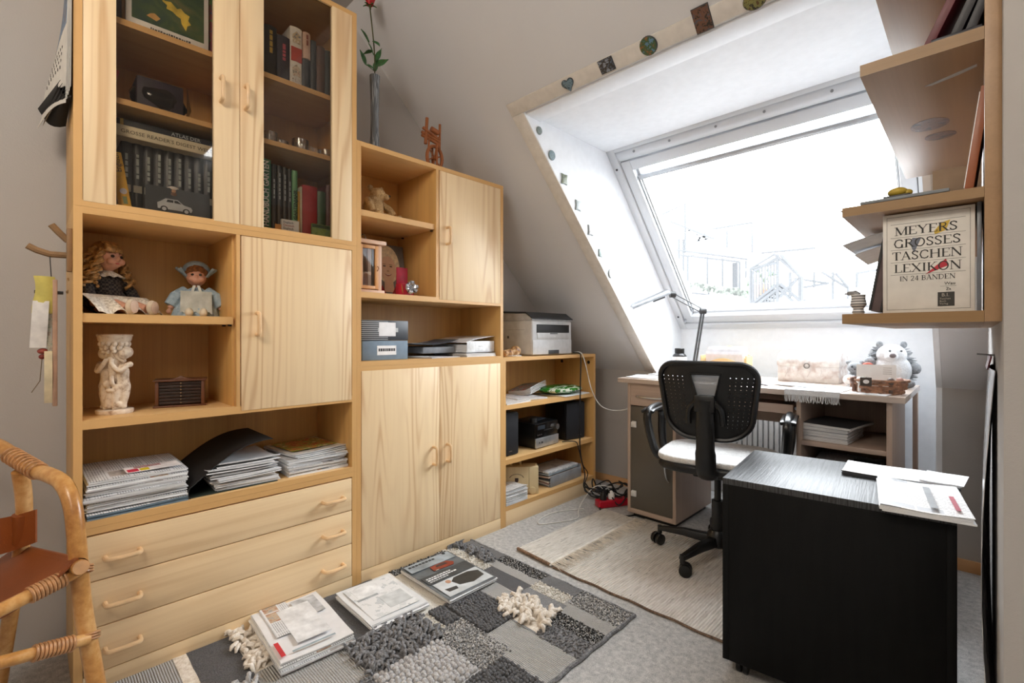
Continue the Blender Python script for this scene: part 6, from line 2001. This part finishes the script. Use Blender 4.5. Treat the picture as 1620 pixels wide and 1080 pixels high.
def serif(body, size, y0, z0, mat, parent, width=None, plane_y=0.0, name='lettering'):
    adv = sum(GL[c][0] for c in body)
    k = (width / (adv * size)) if width else 1.0
    mb = MB()
    x = 0
    for c in body:
        w_, strokes, serifs = GL[c]
        for pts, wd2 in strokes:
            for (a, b) in zip(pts, pts[1:]):
                a, b = Vector(a), Vector(b)
                d = (b - a)
                if d.length < 1e-6:
                    continue
                nn = Vector((-d.y, d.x)).normalized() * wd2 / 2
                d = d.normalized() * .02
                if wd2 > .06 and len(pts) == 2: d *= 0
                q = [a - nn - d, b - nn + d, b + nn + d, a + nn - d]
                mb.prism([(y0 + (x + p.x) * size * k, z0 + p.y * size) for p in q], 'y', plane_y - .0005, plane_y)
        for sx_, sz_ in serifs:
            zz = .0 if sz_ < .5 else (sz_ - .04)
            mb.prism([(y0 + (x + sx_ - .13) * size * k, z0 + zz * size), (y0 + (x + sx_ + .13) * size * k, z0 + zz * size), (y0 + (x + sx_ + .13) * size * k, z0 + (zz + .04) * size), (y0 + (x + sx_ - .13) * size * k, z0 + (zz + .04) * size)], 'y', plane_y - .0005, plane_y)
        if c == 'Ä':
            for q in (.28, .5):
                mb.prism([(y0 + (x + q - .05) * size * k, z0 + 1.1 * size), (y0 + (x + q + .05) * size * k, z0 + 1.1 * size), (y0 + (x + q + .05) * size * k, z0 + 1.2 * size), (y0 + (x + q - .05) * size * k, z0 + 1.2 * size)], 'y', plane_y - .0005, plane_y)
        x += w_
    return mb.build(name, mat, parent, 0, 0)
t = T('book_slipcase', 'cream slipcase of a pocket lexicon standing at the shelf end', 'slipcase', (1.635, 1.158, 1.0445), radians(1.5))
cream = plain('dcd9d2', .55, var=.03)
W_, H_ = .128, .188
bx('case', cream, t, 0, W_, 0, .30, 0, H_, .001)
ink = plain('2d2c2a', .6)
for zz in (.006, .182):
    bx('border_line', ink, t, .006, W_ - .006, -.0004, 0, zz, zz + .0004, 0)
for xx in (.006, W_ - .0064):
    bx('border_line', ink, t, xx, xx + .0004, -.0004, 0, .006, .182, 0)
for body, z, x0, wd2 in (('MEYERS', .147, .018, .088), ('GROSSES', .1235, .016, .094), ('TASCHEN', .100, .014, .098), ('LEXIKON', .0765, .017, .094)):
    serif(body, .0155, x0, z, ink, t, wd2)
    bx('rule', ink, t, .012, W_ - .012, -.0004, 0, z - .0045, z - .0041, 0)
bx('rule', ink, t, .012, W_ - .012, -.0004, 0, .168, .1684, 0)
serif('IN 24 BÄNDEN', .009, .025, .060, ink, t, .078)
text('Wau', .0075, ink, t, (.088, -.0005, .049), (pi / 2, 0, 0), 'volume_mark')
bx('rule', ink, t, .082, .104, -.0004, 0, .0465, .0468, 0)
text('Za', .0065, ink, t, (.090, -.0005, .0395), (pi / 2, 0, 0), 'volume_mark')
pb = bx('publisher_block', plain('35332f', .6), t, .079, .1015, -.0006, 0, .0105, .036, 0)
cb2 = plain('b9b2a4', .6)
text('B.I.', .0085, cb2, pb, (.084, -.0008, .028), (pi / 2, 0, 0), 'block_lettering')
for q, wtxt in ((.0225, 'Taschen'), (.018, 'Buch'), (.0135, 'Verlag')):
    text(wtxt, .0045, cb2, pb, (.0815, -.0008, q), (pi / 2, 0, 0), 'block_lettering')
MB().prism([(.075, .142), (.09, .148), (.096, .166), (.084, .162), (.074, .148)], 'y', -.0003, 0).build('yellow_mark', plain('c9a83a', .6), t, 0, 0)
MB().prism([(.046, .112), (.05, .122), (.056, .138), (.044, .14), (.04, .13)], 'y', -.0003, 0).build('blue_mark', plain('6a6f7c', .6), t, 0, 0)
MB().prism([(.062, .07), (.08, .078), (.094, .084), (.09, .096), (.078, .086)], 'y', -.0003, 0).build('red_mark', plain('b02a38', .6), t, 0, 0)
book('book', 'tall grey book standing beside the slipcase at the shelf end', 'book', 1.80, 0, 0, .001, .001, .001, '000000') if False else None
o = bx('plastic_sleeve', plain('7d848c', .3), None, 0, .006, 0, .26, 0, .192, .001)
tag(o, 'grey sleeve squeezed between the slipcase and the shelf back', 'sleeve', None, (1.765, 1.165, 1.0445))
# books leaning behind the slipcase's other side
t = T('book', 'black covered book leaning against the slipcase', 'book', (1.632, 1.17, 1.0445), rot=(0, radians(9), 0))
bx('cover', M['black'], t, -.022, -.018, 0, .18, .004, .17, 0)
bx('page_block', plain('5a4a4a', .6), t, -.018, -.004, .003, .177, .004, .168, 0)
bx('cover', plain('2a2426', .5), t, -.004, -.001, 0, .18, .004, .17, 0)
t = T('bird_ornament', 'small striped grey ornament beside the leaning black book', 'ornament', (1.593, 1.18, 1.0445), radians(170))
strm = NT('striped_tin')
wv = strm.n('TexWave', wave_type='BANDS', bands_direction='Z'); wv.inputs['Scale'].default_value = 60
strm.l(strm.coord(), wv.inputs['Vector']); strm.col(strm.ramp(wv.outputs[1], [(.3, '6a6a6c'), (.6, 'dcdcdc')])); strm = strm.fin(.4)
MB().lathe([(.008, 0), (.011, .004), (.009, .012), (.014, .02), (.012, .034), (.013, .04)], 16).build('body', strm, t)
MB().tube(smoothpath([(0, 0, .038), (.01, 0, .044), (.024, 0, .043)], 4), [.007] * 4 + [.005] * 3 + [.002] * 2, 8).build('head', plain('8a8a8c', .4), t)
# loose sheets sticking out of the middle board
sheetm = plain('d8d9dc', .6, var=.03)
def sh(name, label, fn):
    return tag(MB().sheet(8, 8, fn, .0008).build(name, sheetm), label, 'papers', 'loose sheets on the wall shelf')
sh('papers', 'loose sheet lying crooked on the middle shelf board', lambda u, v: (1.565 + .17 * u, 1.16 + .26 * v + .02 * u, 1.2565 + .0022 * sin(4 * v)))
sh('papers', 'drooping white sheet hanging out of the compartment above the slipcase', lambda u, v: (1.545 + .17 * u, 1.45 + .21 * v - .02 * u, 1.232 - .028 * (1 - u) ** 2 - .002 * v))
sh('papers', 'lower curled sheet resting on the slipcase top', lambda u, v: (1.54 + .15 * u, 1.33 + .17 * v - .03 * u, 1.2345 - .022 * (1 - u) ** 2))
t = T('notebook', 'grey flat notebook on the middle shelf board', 'notebook', (1.60, 1.15, 1.259), radians(-1))
bx('cover', plain('7a8288', .5), t, 0, .13, 0, .2, .0, .006, .001)
MB().box(.035, .075, .01, .06, .006, .011).build('black_tray', M['black'], t, .001)
t = T('lemon_ornament', 'yellow lemon ornament on the grey notebook', 'ornament', (1.655, 1.18, 1.2705))
ym = plain('b59a3a', .5, var=.15)
MB().ell((0, 0, .009), (.016, .013, .009), 14, 8).build('fruit', ym, t)
MB().ell((.015, .002, .006), (.008, .008, .006), 12, 8).build('slice', ym, t)
o = bx('cardboard_panel', plain('a08a72', .7, var=.05), None, 0, .075, 0, .003, 0, .1, 0)
tag(o, 'beige cardboard panel standing on the middle shelf board', 'cardboard', None, (1.697, 1.36, 1.2545), 0)
t = T('framed_picture', 'reddish brown picture frame leaning on the middle shelf board', 'frame', (1.748, 1.165, 1.2545), rot=(0, radians(7), 0))
fmr = wood('reddish_frame_wood', '9a5a38', '6a3820', 'z', .2, .6)
bx('frame_stile', fmr, t, 0, .012, 0, .014, 0, .185, .001); bx('frame_stile', fmr, t, 0, .012, .13, .144, 0, .185, .001)
bx('frame_rail', fmr, t, 0, .012, .014, .13, 0, .014, .001); bx('frame_rail', fmr, t, 0, .012, .014, .13, .171, .185, .001)
bx('backing', plain('2a2422', .7), t, .004, .008, .014, .13, .014, .171, 0)
bx('white_bead', M['white'], t, -.0012, 0, .0, .002, .01, .175, 0)
# books on the upper board
for x, ang, c, lab in ((1.690, 24, '5a1520', 'dark red book leaning on the upper shelf board'), (1.725, 22, '121018', 'black book leaning behind the red one'), (1.745, 20, '16141c', 'second black book leaning by the shelf back')):
    t = T('book', lab, 'book', (x, 1.16, 1.5255), rot=(0, radians(ang), 0))
    bx('cover', plain(c, .45), t, -.001, .013, 0, .15, .006, .19, .001)
    bx('page_block', M['pages'], t, .001, .011, .002, .146, .19, .1905, 0)
t = T('trinket_box', 'small flat dark box under the leaning black books', 'box', (1.706, 1.14, 1.5255))
MB().box(.0, .066, .0, .018, 0, .009).build('box', plain('10101c', .4), t, .001)
o = MB().box(0, .03, 0, .04, 0, .006).build('wooden_coaster', fmr, None, .001)
tag(o, 'small reddish coaster on the upper shelf board edge', 'coaster', None, (1.643, 1.15, 1.5255))

# ------------------------------------------------------------------ glossy print hanging on the wall by the doorway
t = T('hanging_poster', 'black and white glossy poster hanging from a nail on the doorway wall', 'poster', (RX, 1.62, .0))
gp = NT('glossy_black_white_print')
f = gp.noise(gp.coord((1, 5, 1.6)), 3, 2)
gp.col(gp.ramp(f, [(.36, '1c1c1e'), (.42, 'd6d6d8'), (.52, 'e6e6e6'), (.58, '8a8a8e'), (.62, '1c1c1e'), (.68, 'c9c9cb')], 'LINEAR'))
gp = gp.fin(.12)
MB().sheet(10, 20, lambda u, v: (-.004 - .012 * sin(pi * v) - .008 * sin(5 * u + 3 * v), -.24 + .5 * u, .93 - .84 * v), .0012).build('print', gp, t)
MB().sheet(6, 3, lambda u, v: (-.008 - .006 * v, -.1 + .2 * u, .955 - .03 * v), .003).build('red_top_strip', plain('7a1a28', .4), t)
MB().cyl((0, 0, .955), (-.03, 0, .957), .002, 8).build('nail', M['steel'], t)
# ------------------------------------------------------------------ rattan armchair
def cp(u, v, d):
    f = Vector((-sin(YAW), cos(YAW), 0)); r = Vector((cos(YAW), sin(YAW), 0))
    return Vector((CAMX, 0, EYE)) + (f + r * ((u - 810) / FPX) - Vector((0, 0, 1)) * ((v - 532) / FPX)) * d
rat = NT('varnished_rattan')
f = rat.noise(rat.coord(), 60, 4, .6)
g = rat.noise(rat.coord(), 7, 2)
rat.col(rat.ramp(rat.math('MULTIPLY_ADD', g, .6, rat.math('MULTIPLY', f, .4)), [(.35, '9a6430'), (.5, 'c08a4c'), (.65, 'd9ac72')]))
rat = rat.fin(.28)
cane = plain('b5855a', .35, var=.12, scale=80)
lea = NT('tan_leather')
f = lea.noise(lea.coord(), 180, 4, .65)
g = lea.noise(lea.coord(), 6, 2)
lea.col(lea.mix(g, '6a3416', '9a5424')); lea.bump(f, .35, .002)
lea = lea.fin(.42)
p_top = cp(100, 765, 1.07)
t = T('rattan_armchair', 'rattan armchair with tan leather seat beside the drawer cabinet', 'armchair', (cp(100, 900, 1.1).x, cp(100, 900, 1.1).y, 0))
o_ = Vector(t.location)
L = lambda u, v, d: cp(u, v, d) - o_
foot = L(158, 1150, 1.06); foot = foot + (foot - L(135, 990, 1.06)) * .0
a_, b_ = L(131, 960, 1.06), L(152, 1080, 1.06)
dd = (b_ - a_); k_ = (a_.z) / (-dd.z)
ft = a_ + dd * k_; ft.z = .0
arm = smoothpath([ft, b_, a_, L(122, 860, 1.06), L(115, 800, 1.07), L(100, 765, 1.09), L(75, 750, 1.12), L(45, 741, 1.16), L(18, 718, 1.2), L(-15, 700, 1.24), L(-70, 690, 1.3)], 6)
MB().tube(arm, .0168, 14).build('arm_pole', rat, t)
post = smoothpath([L(32, 745, 1.18), L(38, 790, 1.2), L(36, 850, 1.22), L(22, 940, 1.24)], 4)
pd_ = post[-1] - post[-4]; e = post[-1] + pd_ * (post[-1].z / -pd_.z); e.z = 0
MB().tube(post + [e], .0165, 12).build('rear_post', rat, t)
# binding where arm and post meet
for i in range(9):
    c = arm[int(len(arm) * .66) + i // 2]
    p = L(60 - 5.2 * i, 745 - 3.1 * i, 1.135 + .0065 * i)
    q = L(60 - 5.2 * (i + .6), 745 - 3.1 * (i + .6), 1.135 + .0065 * (i + .6))
    ax = (q - p).normalized()
    u = ax.cross(Vector((0, 0, 1))).normalized(); w = ax.cross(u)
    MB().tube([p + (u * cos(2 * pi * k / 16) + w * sin(2 * pi * k / 16)) * .0185 for k in range(16)], .0026, 6, closed=True).build('cane_binding', cane, t)
# seat rails and stretcher running towards the other side of the chair
def rail(name, u0, v0, d0, u1, v1, d1, r):
    a, b = L(u0, v0, d0), L(u1, v1, d1)
    MB().tube([a, b], r, 12).build(name, rat, t)
    return a, b
r1 = rail('seat_rail', 126, 902, 1.05, -90, 1010, .86, .0135)
r2 = rail('stretcher', 140, 1010, 1.05, -90, 1072, .86, .0125)
for (a, b), n_ in ((r1, 9), (r2, 10)):
    ax = (b - a).normalized()
    u = ax.cross(Vector((0, 0, 1))).normalized(); w = ax.cross(u)
    for i in range(n_):
        c = a + ax * (.03 + .0068 * i)
        MB().tube([c + (u * cos(2 * pi * k / 14) + w * sin(2 * pi * k / 14)) * (.0155 if n_ == 9 else .0145) for k in range(14)], .0028, 6, closed=True).build('cane_binding', cane, t)
for zc in (L(128, 902, 1.06), L(139, 1008, 1.06)):
    for q in range(3):
        MB().tube([zc + Vector((.0205 * cos(2 * pi * k / 18), .0205 * sin(2 * pi * k / 18), .006 * q - .006 + .01 * cos(2 * pi * k / 18))) for k in range(18)], .0024, 6, closed=True).build('cane_binding', cane, t)
# leather sling: side rails run away from the viewer
e1, e2 = L(128, 897, 1.03), L(30, 872, 1.28)
MB().tube([e1, e2], .0155, 16).build('sling_rod', rat, t)
cdir = (e1 - e2).normalized()
MB().cyl(e1, e1 + cdir * .002, .0145, 18).build('rod_end', plain('c9986a', .5), t)
left = L(-170, 1035, .82); left2 = L(-190, 930, 1.08)
def sling(u, v):
    a = e1.lerp(e2, v) + Vector((0, 0, .0165)); b = left.lerp(left2, v) + Vector((0, 0, .02))
    p = a.lerp(b, u)
    p.z -= .05 * sin(pi * u) - .0 * v
    return p
MB().sheet(18, 10, lambda u, v: sling(u, .02 + .96 * v), .004).build('leather_seat', lea, t)
wrapq = [e1.lerp(e2, .03 + .94 * i / 12) for i in range(13)]
MB().tube(wrapq, .0178, 14, cap=False).build('leather_sleeve', lea, t)
for vv in (.06, .5):
    mb = MB()
    for i in range(40):
        a, b = sling(i / 40, vv), sling(i / 40 + .014, vv)
        mb.tube([a + Vector((0, 0, .0006)), b + Vector((0, 0, .0006))], .0012, 5)
    mb.build('stitching', plain('c9a888', .7), t, kind='stuff')
# leather back band round the rear post
MB().sheet(16, 8, lambda u, v: L(56 - 160 * u, 806 + 6 * sin(2.6 * u) * 3 + 52 * v + 14 * u * v, 1.185 - .12 * u + .045 * sin(pi * min(1, u * 1.2))), .004).build('leather_back', lea, t)
MB().tube([L(36, 812, 1.2), L(38, 835, 1.205), L(36, 856, 1.21)], .0205, 14).build('leather_loop', lea, t)
# other legs, out of view
for (x, d) in ((-150, .84), (-190, 1.12)):
    p = L(x, 900, d)
    MB().tube([Vector((p.x, p.y, 0)), Vector((p.x, p.y, .62))], .0165, 12).build('leg', rat, t)

# ------------------------------------------------------------------ rugs
# flat rag rugs under the chair
rag = NT('pale_rag_weave')
co = rag.coord()
sx = rag.n('SeparateXYZ'); rag.l(co, sx.inputs[0])
rib = rag.math('SINE', rag.math('MULTIPLY', sx.outputs[0], 620))
f = rag.noise(rag.coord((90, 14, 1)), 1, 3, .6)
g = rag.noise(rag.coord((110, 9, 1), (5, 2, 0)), 1, 2, .6)
c = rag.ramp(f, [(.3, 'c6c0b7'), (.5, 'e2ddd4'), (.7, 'efebe4')])
c = rag.mix(rag.math('GREATER_THAN', g, .71), c, '5c4a40')
c = rag.mix(rag.math('MULTIPLY_ADD', rib, .12, .12), c, '8a8278')
rag.col(c)
rag.bump(rib, .5, .004)
rag = rag.fin(.95)
t = T('rag_rug', 'larger pale rag rug with brown bound edge under the office chair', 'rug', (0, 0, 0))
bx('weave', rag, t, .47, 1.19, 1.583, 2.36, .0, .006, .001)
MB().tube(smoothpath([(.46 + .73 * i / 16, 1.583 + .003 * sin(i * 1.7), .005) for i in range(17)], 3), .0045, 6).build('bound_edge', plain('6a5646', .9, var=.3, scale=120), t)
t = T('rag_rug', 'narrow pale rag rug end with long fringe beside the red power strip', 'rug', (0, 0, 0))
MB().sheet(10, 24, lambda u, v: (.235 + .215 * u, 1.60 + .72 * v - .02 * u, .0115 + .001 * sin(20 * v)), .004).build('weave', rag, t)
MB().tube(smoothpath([(.232 + .21 * i / 8, 1.602 - .016 * i / 8, .009) for i in range(9)], 3), .0075, 8).build('bound_edge', plain('7d6450', .9, var=.3, scale=120), t)
fm_ = plain('cfc6b8', .9, var=.1)
mb = MB()
rq = random.Random(9)
for i in range(150):
    y = 1.59 + .72 * i / 149
    ln_ = rq.uniform(.05, .085)
    mb.tube([(.445, y, .0125), (.445 + ln_ * .5, y + rq.uniform(-.01, .01), .0115), (.445 + ln_, y + rq.uniform(-.022, .022), .0085)], [.0022, .0017, .0008], 5)
mb.build('fringe', fm_, t, 0, 50, kind='stuff')
mb = MB()
for i in range(64):
    y = 1.60 + .7 * i / 63
    mb.ell((.452, y, .0135), (.0045, .0045, .003), 6, 4)
mb.build('knots', fm_, t, 0, 50, kind='stuff')
bx('white_border', plain('dedad2', .9), t, 0.432, .446, 1.585, 2.31, .0118, .0135, 0)

# patchwork loop rug
t = T('patchwork_rug', 'grey patchwork rug of woven, looped and shaggy wool patches before the cabinets', 'rug', (0, 0, 0))
def woolm(name, stops, sc=260, ribs=None, bump=.8):
    s = NT(name)
    f = s.noise(s.coord(), sc, 2, .7)
    k = len(stops) - 1
    c = s.ramp(f, [(.34 + .3 * i / k, q) for i, q in enumerate(stops)])
    if ribs:
        sx = s.n('SeparateXYZ'); s.l(s.coord(), sx.inputs[0])
        r_ = s.math('SINE', s.math('MULTIPLY', sx.outputs[ribs[0]], ribs[1]))
        c = s.mix(s.math('MULTIPLY_ADD', r_, .09, .09), c, '6a6a6c')
        s.bump(s.math('ADD', r_, f), bump, .005)
    else:
        s.bump(f, bump, .005)
    s.col(c)
    return s.fin(.97)
WM = {'g': woolm('mid_grey_weave', ['7d7d7f', '9d9d9e'], 300, (0, 1000)), 'd': woolm('dark_grey_weave', ['5e5e60', '858588'], 300, (0, 1000)),
      'm': woolm('grey_fleck_weave', ['8d8d8f', 'b5b5b5'], 300, (1, 1000)), 'l': woolm('light_grey_weave', ['bcbab8', 'd9d6d2'], 300, (1, 1000)),
      'r': woolm('light_ribbed_weave', ['b9b6b3', 'd6d3cf'], 200, (1, 900)), 'bs': woolm('black_white_fleck', ['141415', '1c1c1d', 'd0cecb'], 170),
      'ws': woolm('white_grey_fleck', ['4a4a4c', '8a8a8a', 'd8d5d0'], 170), 'c': woolm('cream_wool', ['c9c4ba', 'e0dcd4'], 200), 'ch': woolm('charcoal_wool', ['4a4a4c', '727274'], 120),
      'dg': woolm('dark_grey_yarn', ['5c5c5e', '929294'], 120), 'lg': woolm('light_grey_yarn', ['a5a4a6', 'cccac8'], 120), 'cr': woolm('cream_yarn', ['d2c6b6', 'efe8de'], 60)}
def patch(kind, x0, x1, y0, y1, style='flat'):
    q = random.Random(int(x0 * 1000 + y0 * 7000))
    if style == 'flat':
        h = .009 + q.uniform(0, .002)
        o = MB().sheet(max(2, int((x1 - x0) / .03)), max(2, int((y1 - y0) / .03)), lambda u, v: (x0 + (x1 - x0) * u, y0 + (y1 - y0) * v, h + .0012 * sin(40 * u + 23 * v + x0 * 90)), h - .001).build('woven_patch', WM[kind], t)
        return o
    MB().box(x0, x1, y0, y1, .001, .007).build('patch_base', WM[kind], t)
    mb = MB()
    if style == 'loop':
        r_ = .0068 if kind != 'lg' else .0095
        st = r_ * 1.75
        ny, nx = int((y1 - y0) / st), int((x1 - x0) / st)
        for i in range(nx):
            for j in range(ny):
                mb.ell((x0 + st * (i + .5) + q.uniform(-.002, .002), y0 + st * (j + .5 + .25 * (i % 2)) + q.uniform(-.002, .002), .011 + q.uniform(-.001, .003)), (r_ * q.uniform(.85, 1.1), r_ * q.uniform(.95, 1.2), r_ * q.uniform(.8, 1.1)), 7, 5)
    elif style in ('shag', 'tuft'):
        big = style == 'tuft'
        n = int((x1 - x0) * (y1 - y0) * (3600 if big else 5200))
        for i in range(n):
            p = Vector((q.uniform(x0, x1), q.uniform(y0, y1), .007))
            a = q.uniform(0, 6.28); ln_ = q.uniform(.022, .04) if big else q.uniform(.018, .034)
            d = Vector((cos(a), sin(a), 0))
            r_ = q.uniform(.0062, .0085) if big else q.uniform(.0045, .0062)
            mb.tube([p, p + d * ln_ * .3 + Vector((0, 0, .014 + q.uniform(0, .008))), p + d * ln_ * .8 + Vector((0, 0, .012 + q.uniform(0, .01))), p + d * ln_ + Vector((0, 0, .007 + q.uniform(0, .006)))], [r_ * .7, r_, r_, r_ * .45], 6)
    elif style == 'knot':
        for i in range(int((x1 - x0) * (y1 - y0) * 16000)):
            mb.ell((q.uniform(x0, x1), q.uniform(y0, y1), .0085 + q.uniform(0, .002)), (q.uniform(.003, .0048), q.uniform(.003, .0048), .0035), 6, 4)
    mb.build('wool_pile', WM[kind], t, 0, 60, kind='stuff')
P_ = [('g', .01, .24, 1.455, 1.51, 'flat'), ('bs', .24, .5, 1.45, 1.512, 'knot'), ('g', .5, .67, 1.45, 1.512, 'flat'), ('ws', .67, .89, 1.405, 1.512, 'knot'),
      ('dg', .0, .24, 1.405, 1.455, 'shag'), ('l', .24, .5, 1.40, 1.45, 'flat'), ('c', .5, .67, 1.385, 1.45, 'knot'), ('l', .67, .89, 1.34, 1.405, 'flat'),
      ('c', .0, .27, 1.34, 1.405, 'knot'), ('d', .27, .5, 1.32, 1.40, 'flat'), ('m', .5, .69, 1.32, 1.385, 'flat'), ('bs', .69, .89, 1.275, 1.34, 'knot'),
      ('bs', .0, .05, 1.06, 1.34, 'knot'), ('c', .05, .36, 1.06, 1.34, 'flat'), ('l', .36, .5, 1.235, 1.32, 'flat'), ('cr', .5, .71, 1.19, 1.32, 'tuft'), ('dg', .71, .89, 1.18, 1.275, 'knot'),
      ('ch', .36, .6, 1.07, 1.235, 'loop'), ('l', .6, .89, 1.03, 1.18, 'flat'), ('m', .5, .71, 1.18, 1.19, 'flat'),
      ('c', .0, .36, .98, 1.06, 'flat'), ('ch', .36, .47, 1.0, 1.07, 'loop'), ('ws', .47, .72, .94, 1.07, 'knot'), ('ch', .72, .89, .86, 1.03, 'loop'),
      ('c', .36, .47, .96, 1.0, 'knot'), ('dg', .33, .51, .70, .96, 'shag'), ('lg', .51, .72, .70, .94, 'loop'), ('c', .72, .89, .70, .86, 'knot'),
      ('d', .0, .33, .70, .98, 'flat'), ('r', .25, .5, .45, .70, 'flat'), ('dg', .5, .72, .45, .70, 'knot'), ('r', .72, .89, .45, .70, 'flat'),
      ('m', .0, .25, .555, .70, 'flat'), ('cr', .0, .25, .465, .555, 'tuft'), ('d', .0, .27, .345, .465, 'flat'), ('lg', .27, .5, .345, .45, 'shag'), ('ws', .5, .89, .345, .45, 'knot'),
      ('cr', .0, .27, .31, .345, 'flat'), ('l', .0, .45, .17, .31, 'flat'), ('d', .27, .89, .31, .345, 'flat'), ('g', .45, .89, .17, .31, 'flat')]
for a in P_:
    patch(*a)
for y, x0, x1 in ((1.514, .0, .89),):
    MB().tube(smoothpath([(x0 + (x1 - x0) * i / 24, y + .002 * sin(i * 2.1), .006) for i in range(25)], 3), .006, 7).build('bound_edge', WM['dg'], t)
MB().tube(smoothpath([(.893 + .002 * sin(i * 1.9), .17 + 1.345 * i / 40, .006) for i in range(41)], 2), .0065, 7).build('bound_edge', WM['dg'], t)
mb = MB()
rq = random.Random(4)
for i in range(30):
    y = 1.36 + .09 * rq.random()
    mb.tube([(.012, y, .008), (.004 + rq.uniform(0, .006), y + .004, .024), (.012, y + .012, .03)], [.004, .004, .0015], 6)
mb.build('fringe', WM['dg'], t, 0, 50, kind='stuff')

# ------------------------------------------------------------------ magazines on the rug
G = 'magazines and papers lying on the patchwork rug'
RZ = .0185
# newspaper pile with red mark
z = RZ
for i, (h, lab) in enumerate(((.010, 'bottom magazine of the pile with the red mark on the rug'), (.009, 'second magazine of the pile with the red mark on the rug'))):
    flatpaper('magazine', lab, 'magazine', (.146 + R.uniform(-.008, .008), .628 + R.uniform(-.006, .006), z), radians(-2) + R.uniform(-.03, .03), .37, .225, h, M['news'][i + 1], G, .002, i + 100)
    z += h + .0012
t = flatpaper('newspaper', 'topmost white newspaper with torn advert and red mark on the rug', 'newspaper', (.142, .634, z), radians(-3), .37, .22, .009, plain('e6e6e8', .6, var=.02), G, .005, 110)
def onpaper(name, mat, x0, x1, y0, y1, zz, par, rot=0):
    o = bx(name, mat, par, x0, x1, y0, y1, zz, zz + .0005, 0)
    return o
z2 = .0145
onpaper('red_mark', plain('c8303c', .5), .085, .165, -.103, -.09, z2, t)
onpaper('printed_photo', plain('b5b7ba', .6, var=.2, scale=25), -.12, -.0, .01, .09, z2, t)
onpaper('headline', plain('9a9c9f', .6), -.165, -.15, .0, .09, z2, t)
onpaper('mark_square', plain('55585c', .6), -.16, -.145, -.1, -.088, z2, t)
onpaper('text_column', M['news'][5], -.14, .06, -.085, .0, z2, t)
onpaper('advert', plain('e0e1e4', .6), -.09, .13, -.045, .06, z2 + .0006, t)
onpaper('blue_strip', plain('9fb0b8', .6), .155, .163, -.07, .06, z2, t)
onpaper('title', plain('3a3c40', .6), -.178, -.172, .02, .095, z2, t)
# white printed pad
z = RZ
for i in range(1):
    flatpaper('brochure', 'white brochure under the pale one with greenish drawing', 'brochure', (.192 + R.uniform(-.008, .008), .912, z), R.uniform(-.03, .03), .285, .225, .009, M['paper'], G, .002, i + 120)
    z += .0102
t = flatpaper('brochure', 'top pale brochure with faint greenish drawing on the rug', 'brochure', (.19, .914, z), radians(-2), .28, .222, .006, plain('dfe1e3', .6, var=.02), G, .003, 130)
onpaper('pale_print', motif('pale_collage', ['d4d8da', 'e6e8ea', 'c6ccd0', 'dfe4e2'], 14, 8), -.12, .12, -.09, .09, .0095, t)
onpaper('card', plain('c9cdcf', .6), .0, .09, -.01, .08, .0101, t)
onpaper('card', plain('e9ebed', .6), -.11, -.02, -.07, .03, .0101, t)
onpaper('faint_lettering', plain('aab0b4', .6), -.03, -.018, -.08, .0, .0106, t)
# car magazine
z = RZ
for i in range(1):
    flatpaper('magazine', 'white magazine right under the car magazine', 'magazine', (.222, 1.20 + R.uniform(-.005, .005), z), R.uniform(-.03, .03), .33, .24, .009, M['paper'], G, .001, i + 140)
    z += .0102
t = flatpaper('car_magazine', 'car magazine with grey cover, orange car and a man in dark coat', 'magazine', (.222, 1.20, z), radians(-1), .325, .238, .006, plain('5d646a', .3, var=.25, scale=10), G, .002, 150)
zz = .0085
# cover: far half landscape with car, lower half pale with man; reading direction along +x
onpaper('cover_sky', plain('9aa4ab', .3, var=.2, scale=12), -.155, -.09, -.112, .11, zz, t)
onpaper('cover_road', plain('3c4247', .3, var=.2, scale=20), -.03, .035, -.112, .112, zz, t)
onpaper('cover_photo', plain('c3c8cc', .3, var=.1, scale=14), .042, .155, -.105, .11, zz, t)
cr = MB().prism([(-.085, -.03), (-.045, -.035), (-.04, .06), (-.06, .075), (-.085, .055)], 'z', zz, zz + .0008).build('printed_car', plain('8a3a2a', .3), t, 0, 0)
MB().prism([(-.08, -.005), (-.065, -.01), (-.062, .045), (-.078, .04)], 'z', zz + .0008, zz + .0012).build('printed_windscreen', plain('3a3034', .3), t, 0, 0)
onpaper('printed_headlight', plain('d8d2c8', .3), -.047, -.043, -.028, -.012, zz + .0006, t)
MB().prism([(.05, -.01), (.07, -.035), (.11, -.025), (.13, .03), (.115, .095), (.07, .1), (.05, .06)], 'z', zz, zz + .0009).build('printed_coat', plain('25282c', .3, var=.2, scale=40), t, 0, 0)
MB().prism([(.062 + .013 * cos(2 * pi * i / 16), -.045 + .011 * sin(2 * pi * i / 16)) for i in range(16)], 'z', zz, zz + .0012).build('printed_head', plain('b58a70', .4), t, 0, 0)
MB().prism([(.1, -.09), (.125, -.085), (.128, -.045), (.108, -.04)], 'z', zz, zz + .0009).build('printed_car', plain('34373b', .3), t, 0, 0)
wl = plain('e6e8ea', .4)
mb = MB()
for row, (x, n_) in enumerate(((-.012, 9), (.002, 10), (.018, 7))):
    y = -.1
    for i in range(n_):
        q = R.uniform(.006, .016)
        mb.box(x, x + (.008 if row < 2 else .004), y, y + q, zz + .0005, zz + .001); y += q + .003
mb.build('cover_headline', wl, t, 0, 0, kind='stuff')
mb = MB(); y = -.10
for i in range(8):
    mb.box(-.142, -.130, y, y + .012, zz + .0005, zz + .001); y += .0165
mb.build('cover_title', plain('2a2e32', .4), t, 0, 0, kind='stuff')
MB().cyl((-.148, .085, zz), (-.148, .085, zz + .001), .008, 16).build('cover_emblem', plain('2a2e32', .4), t)
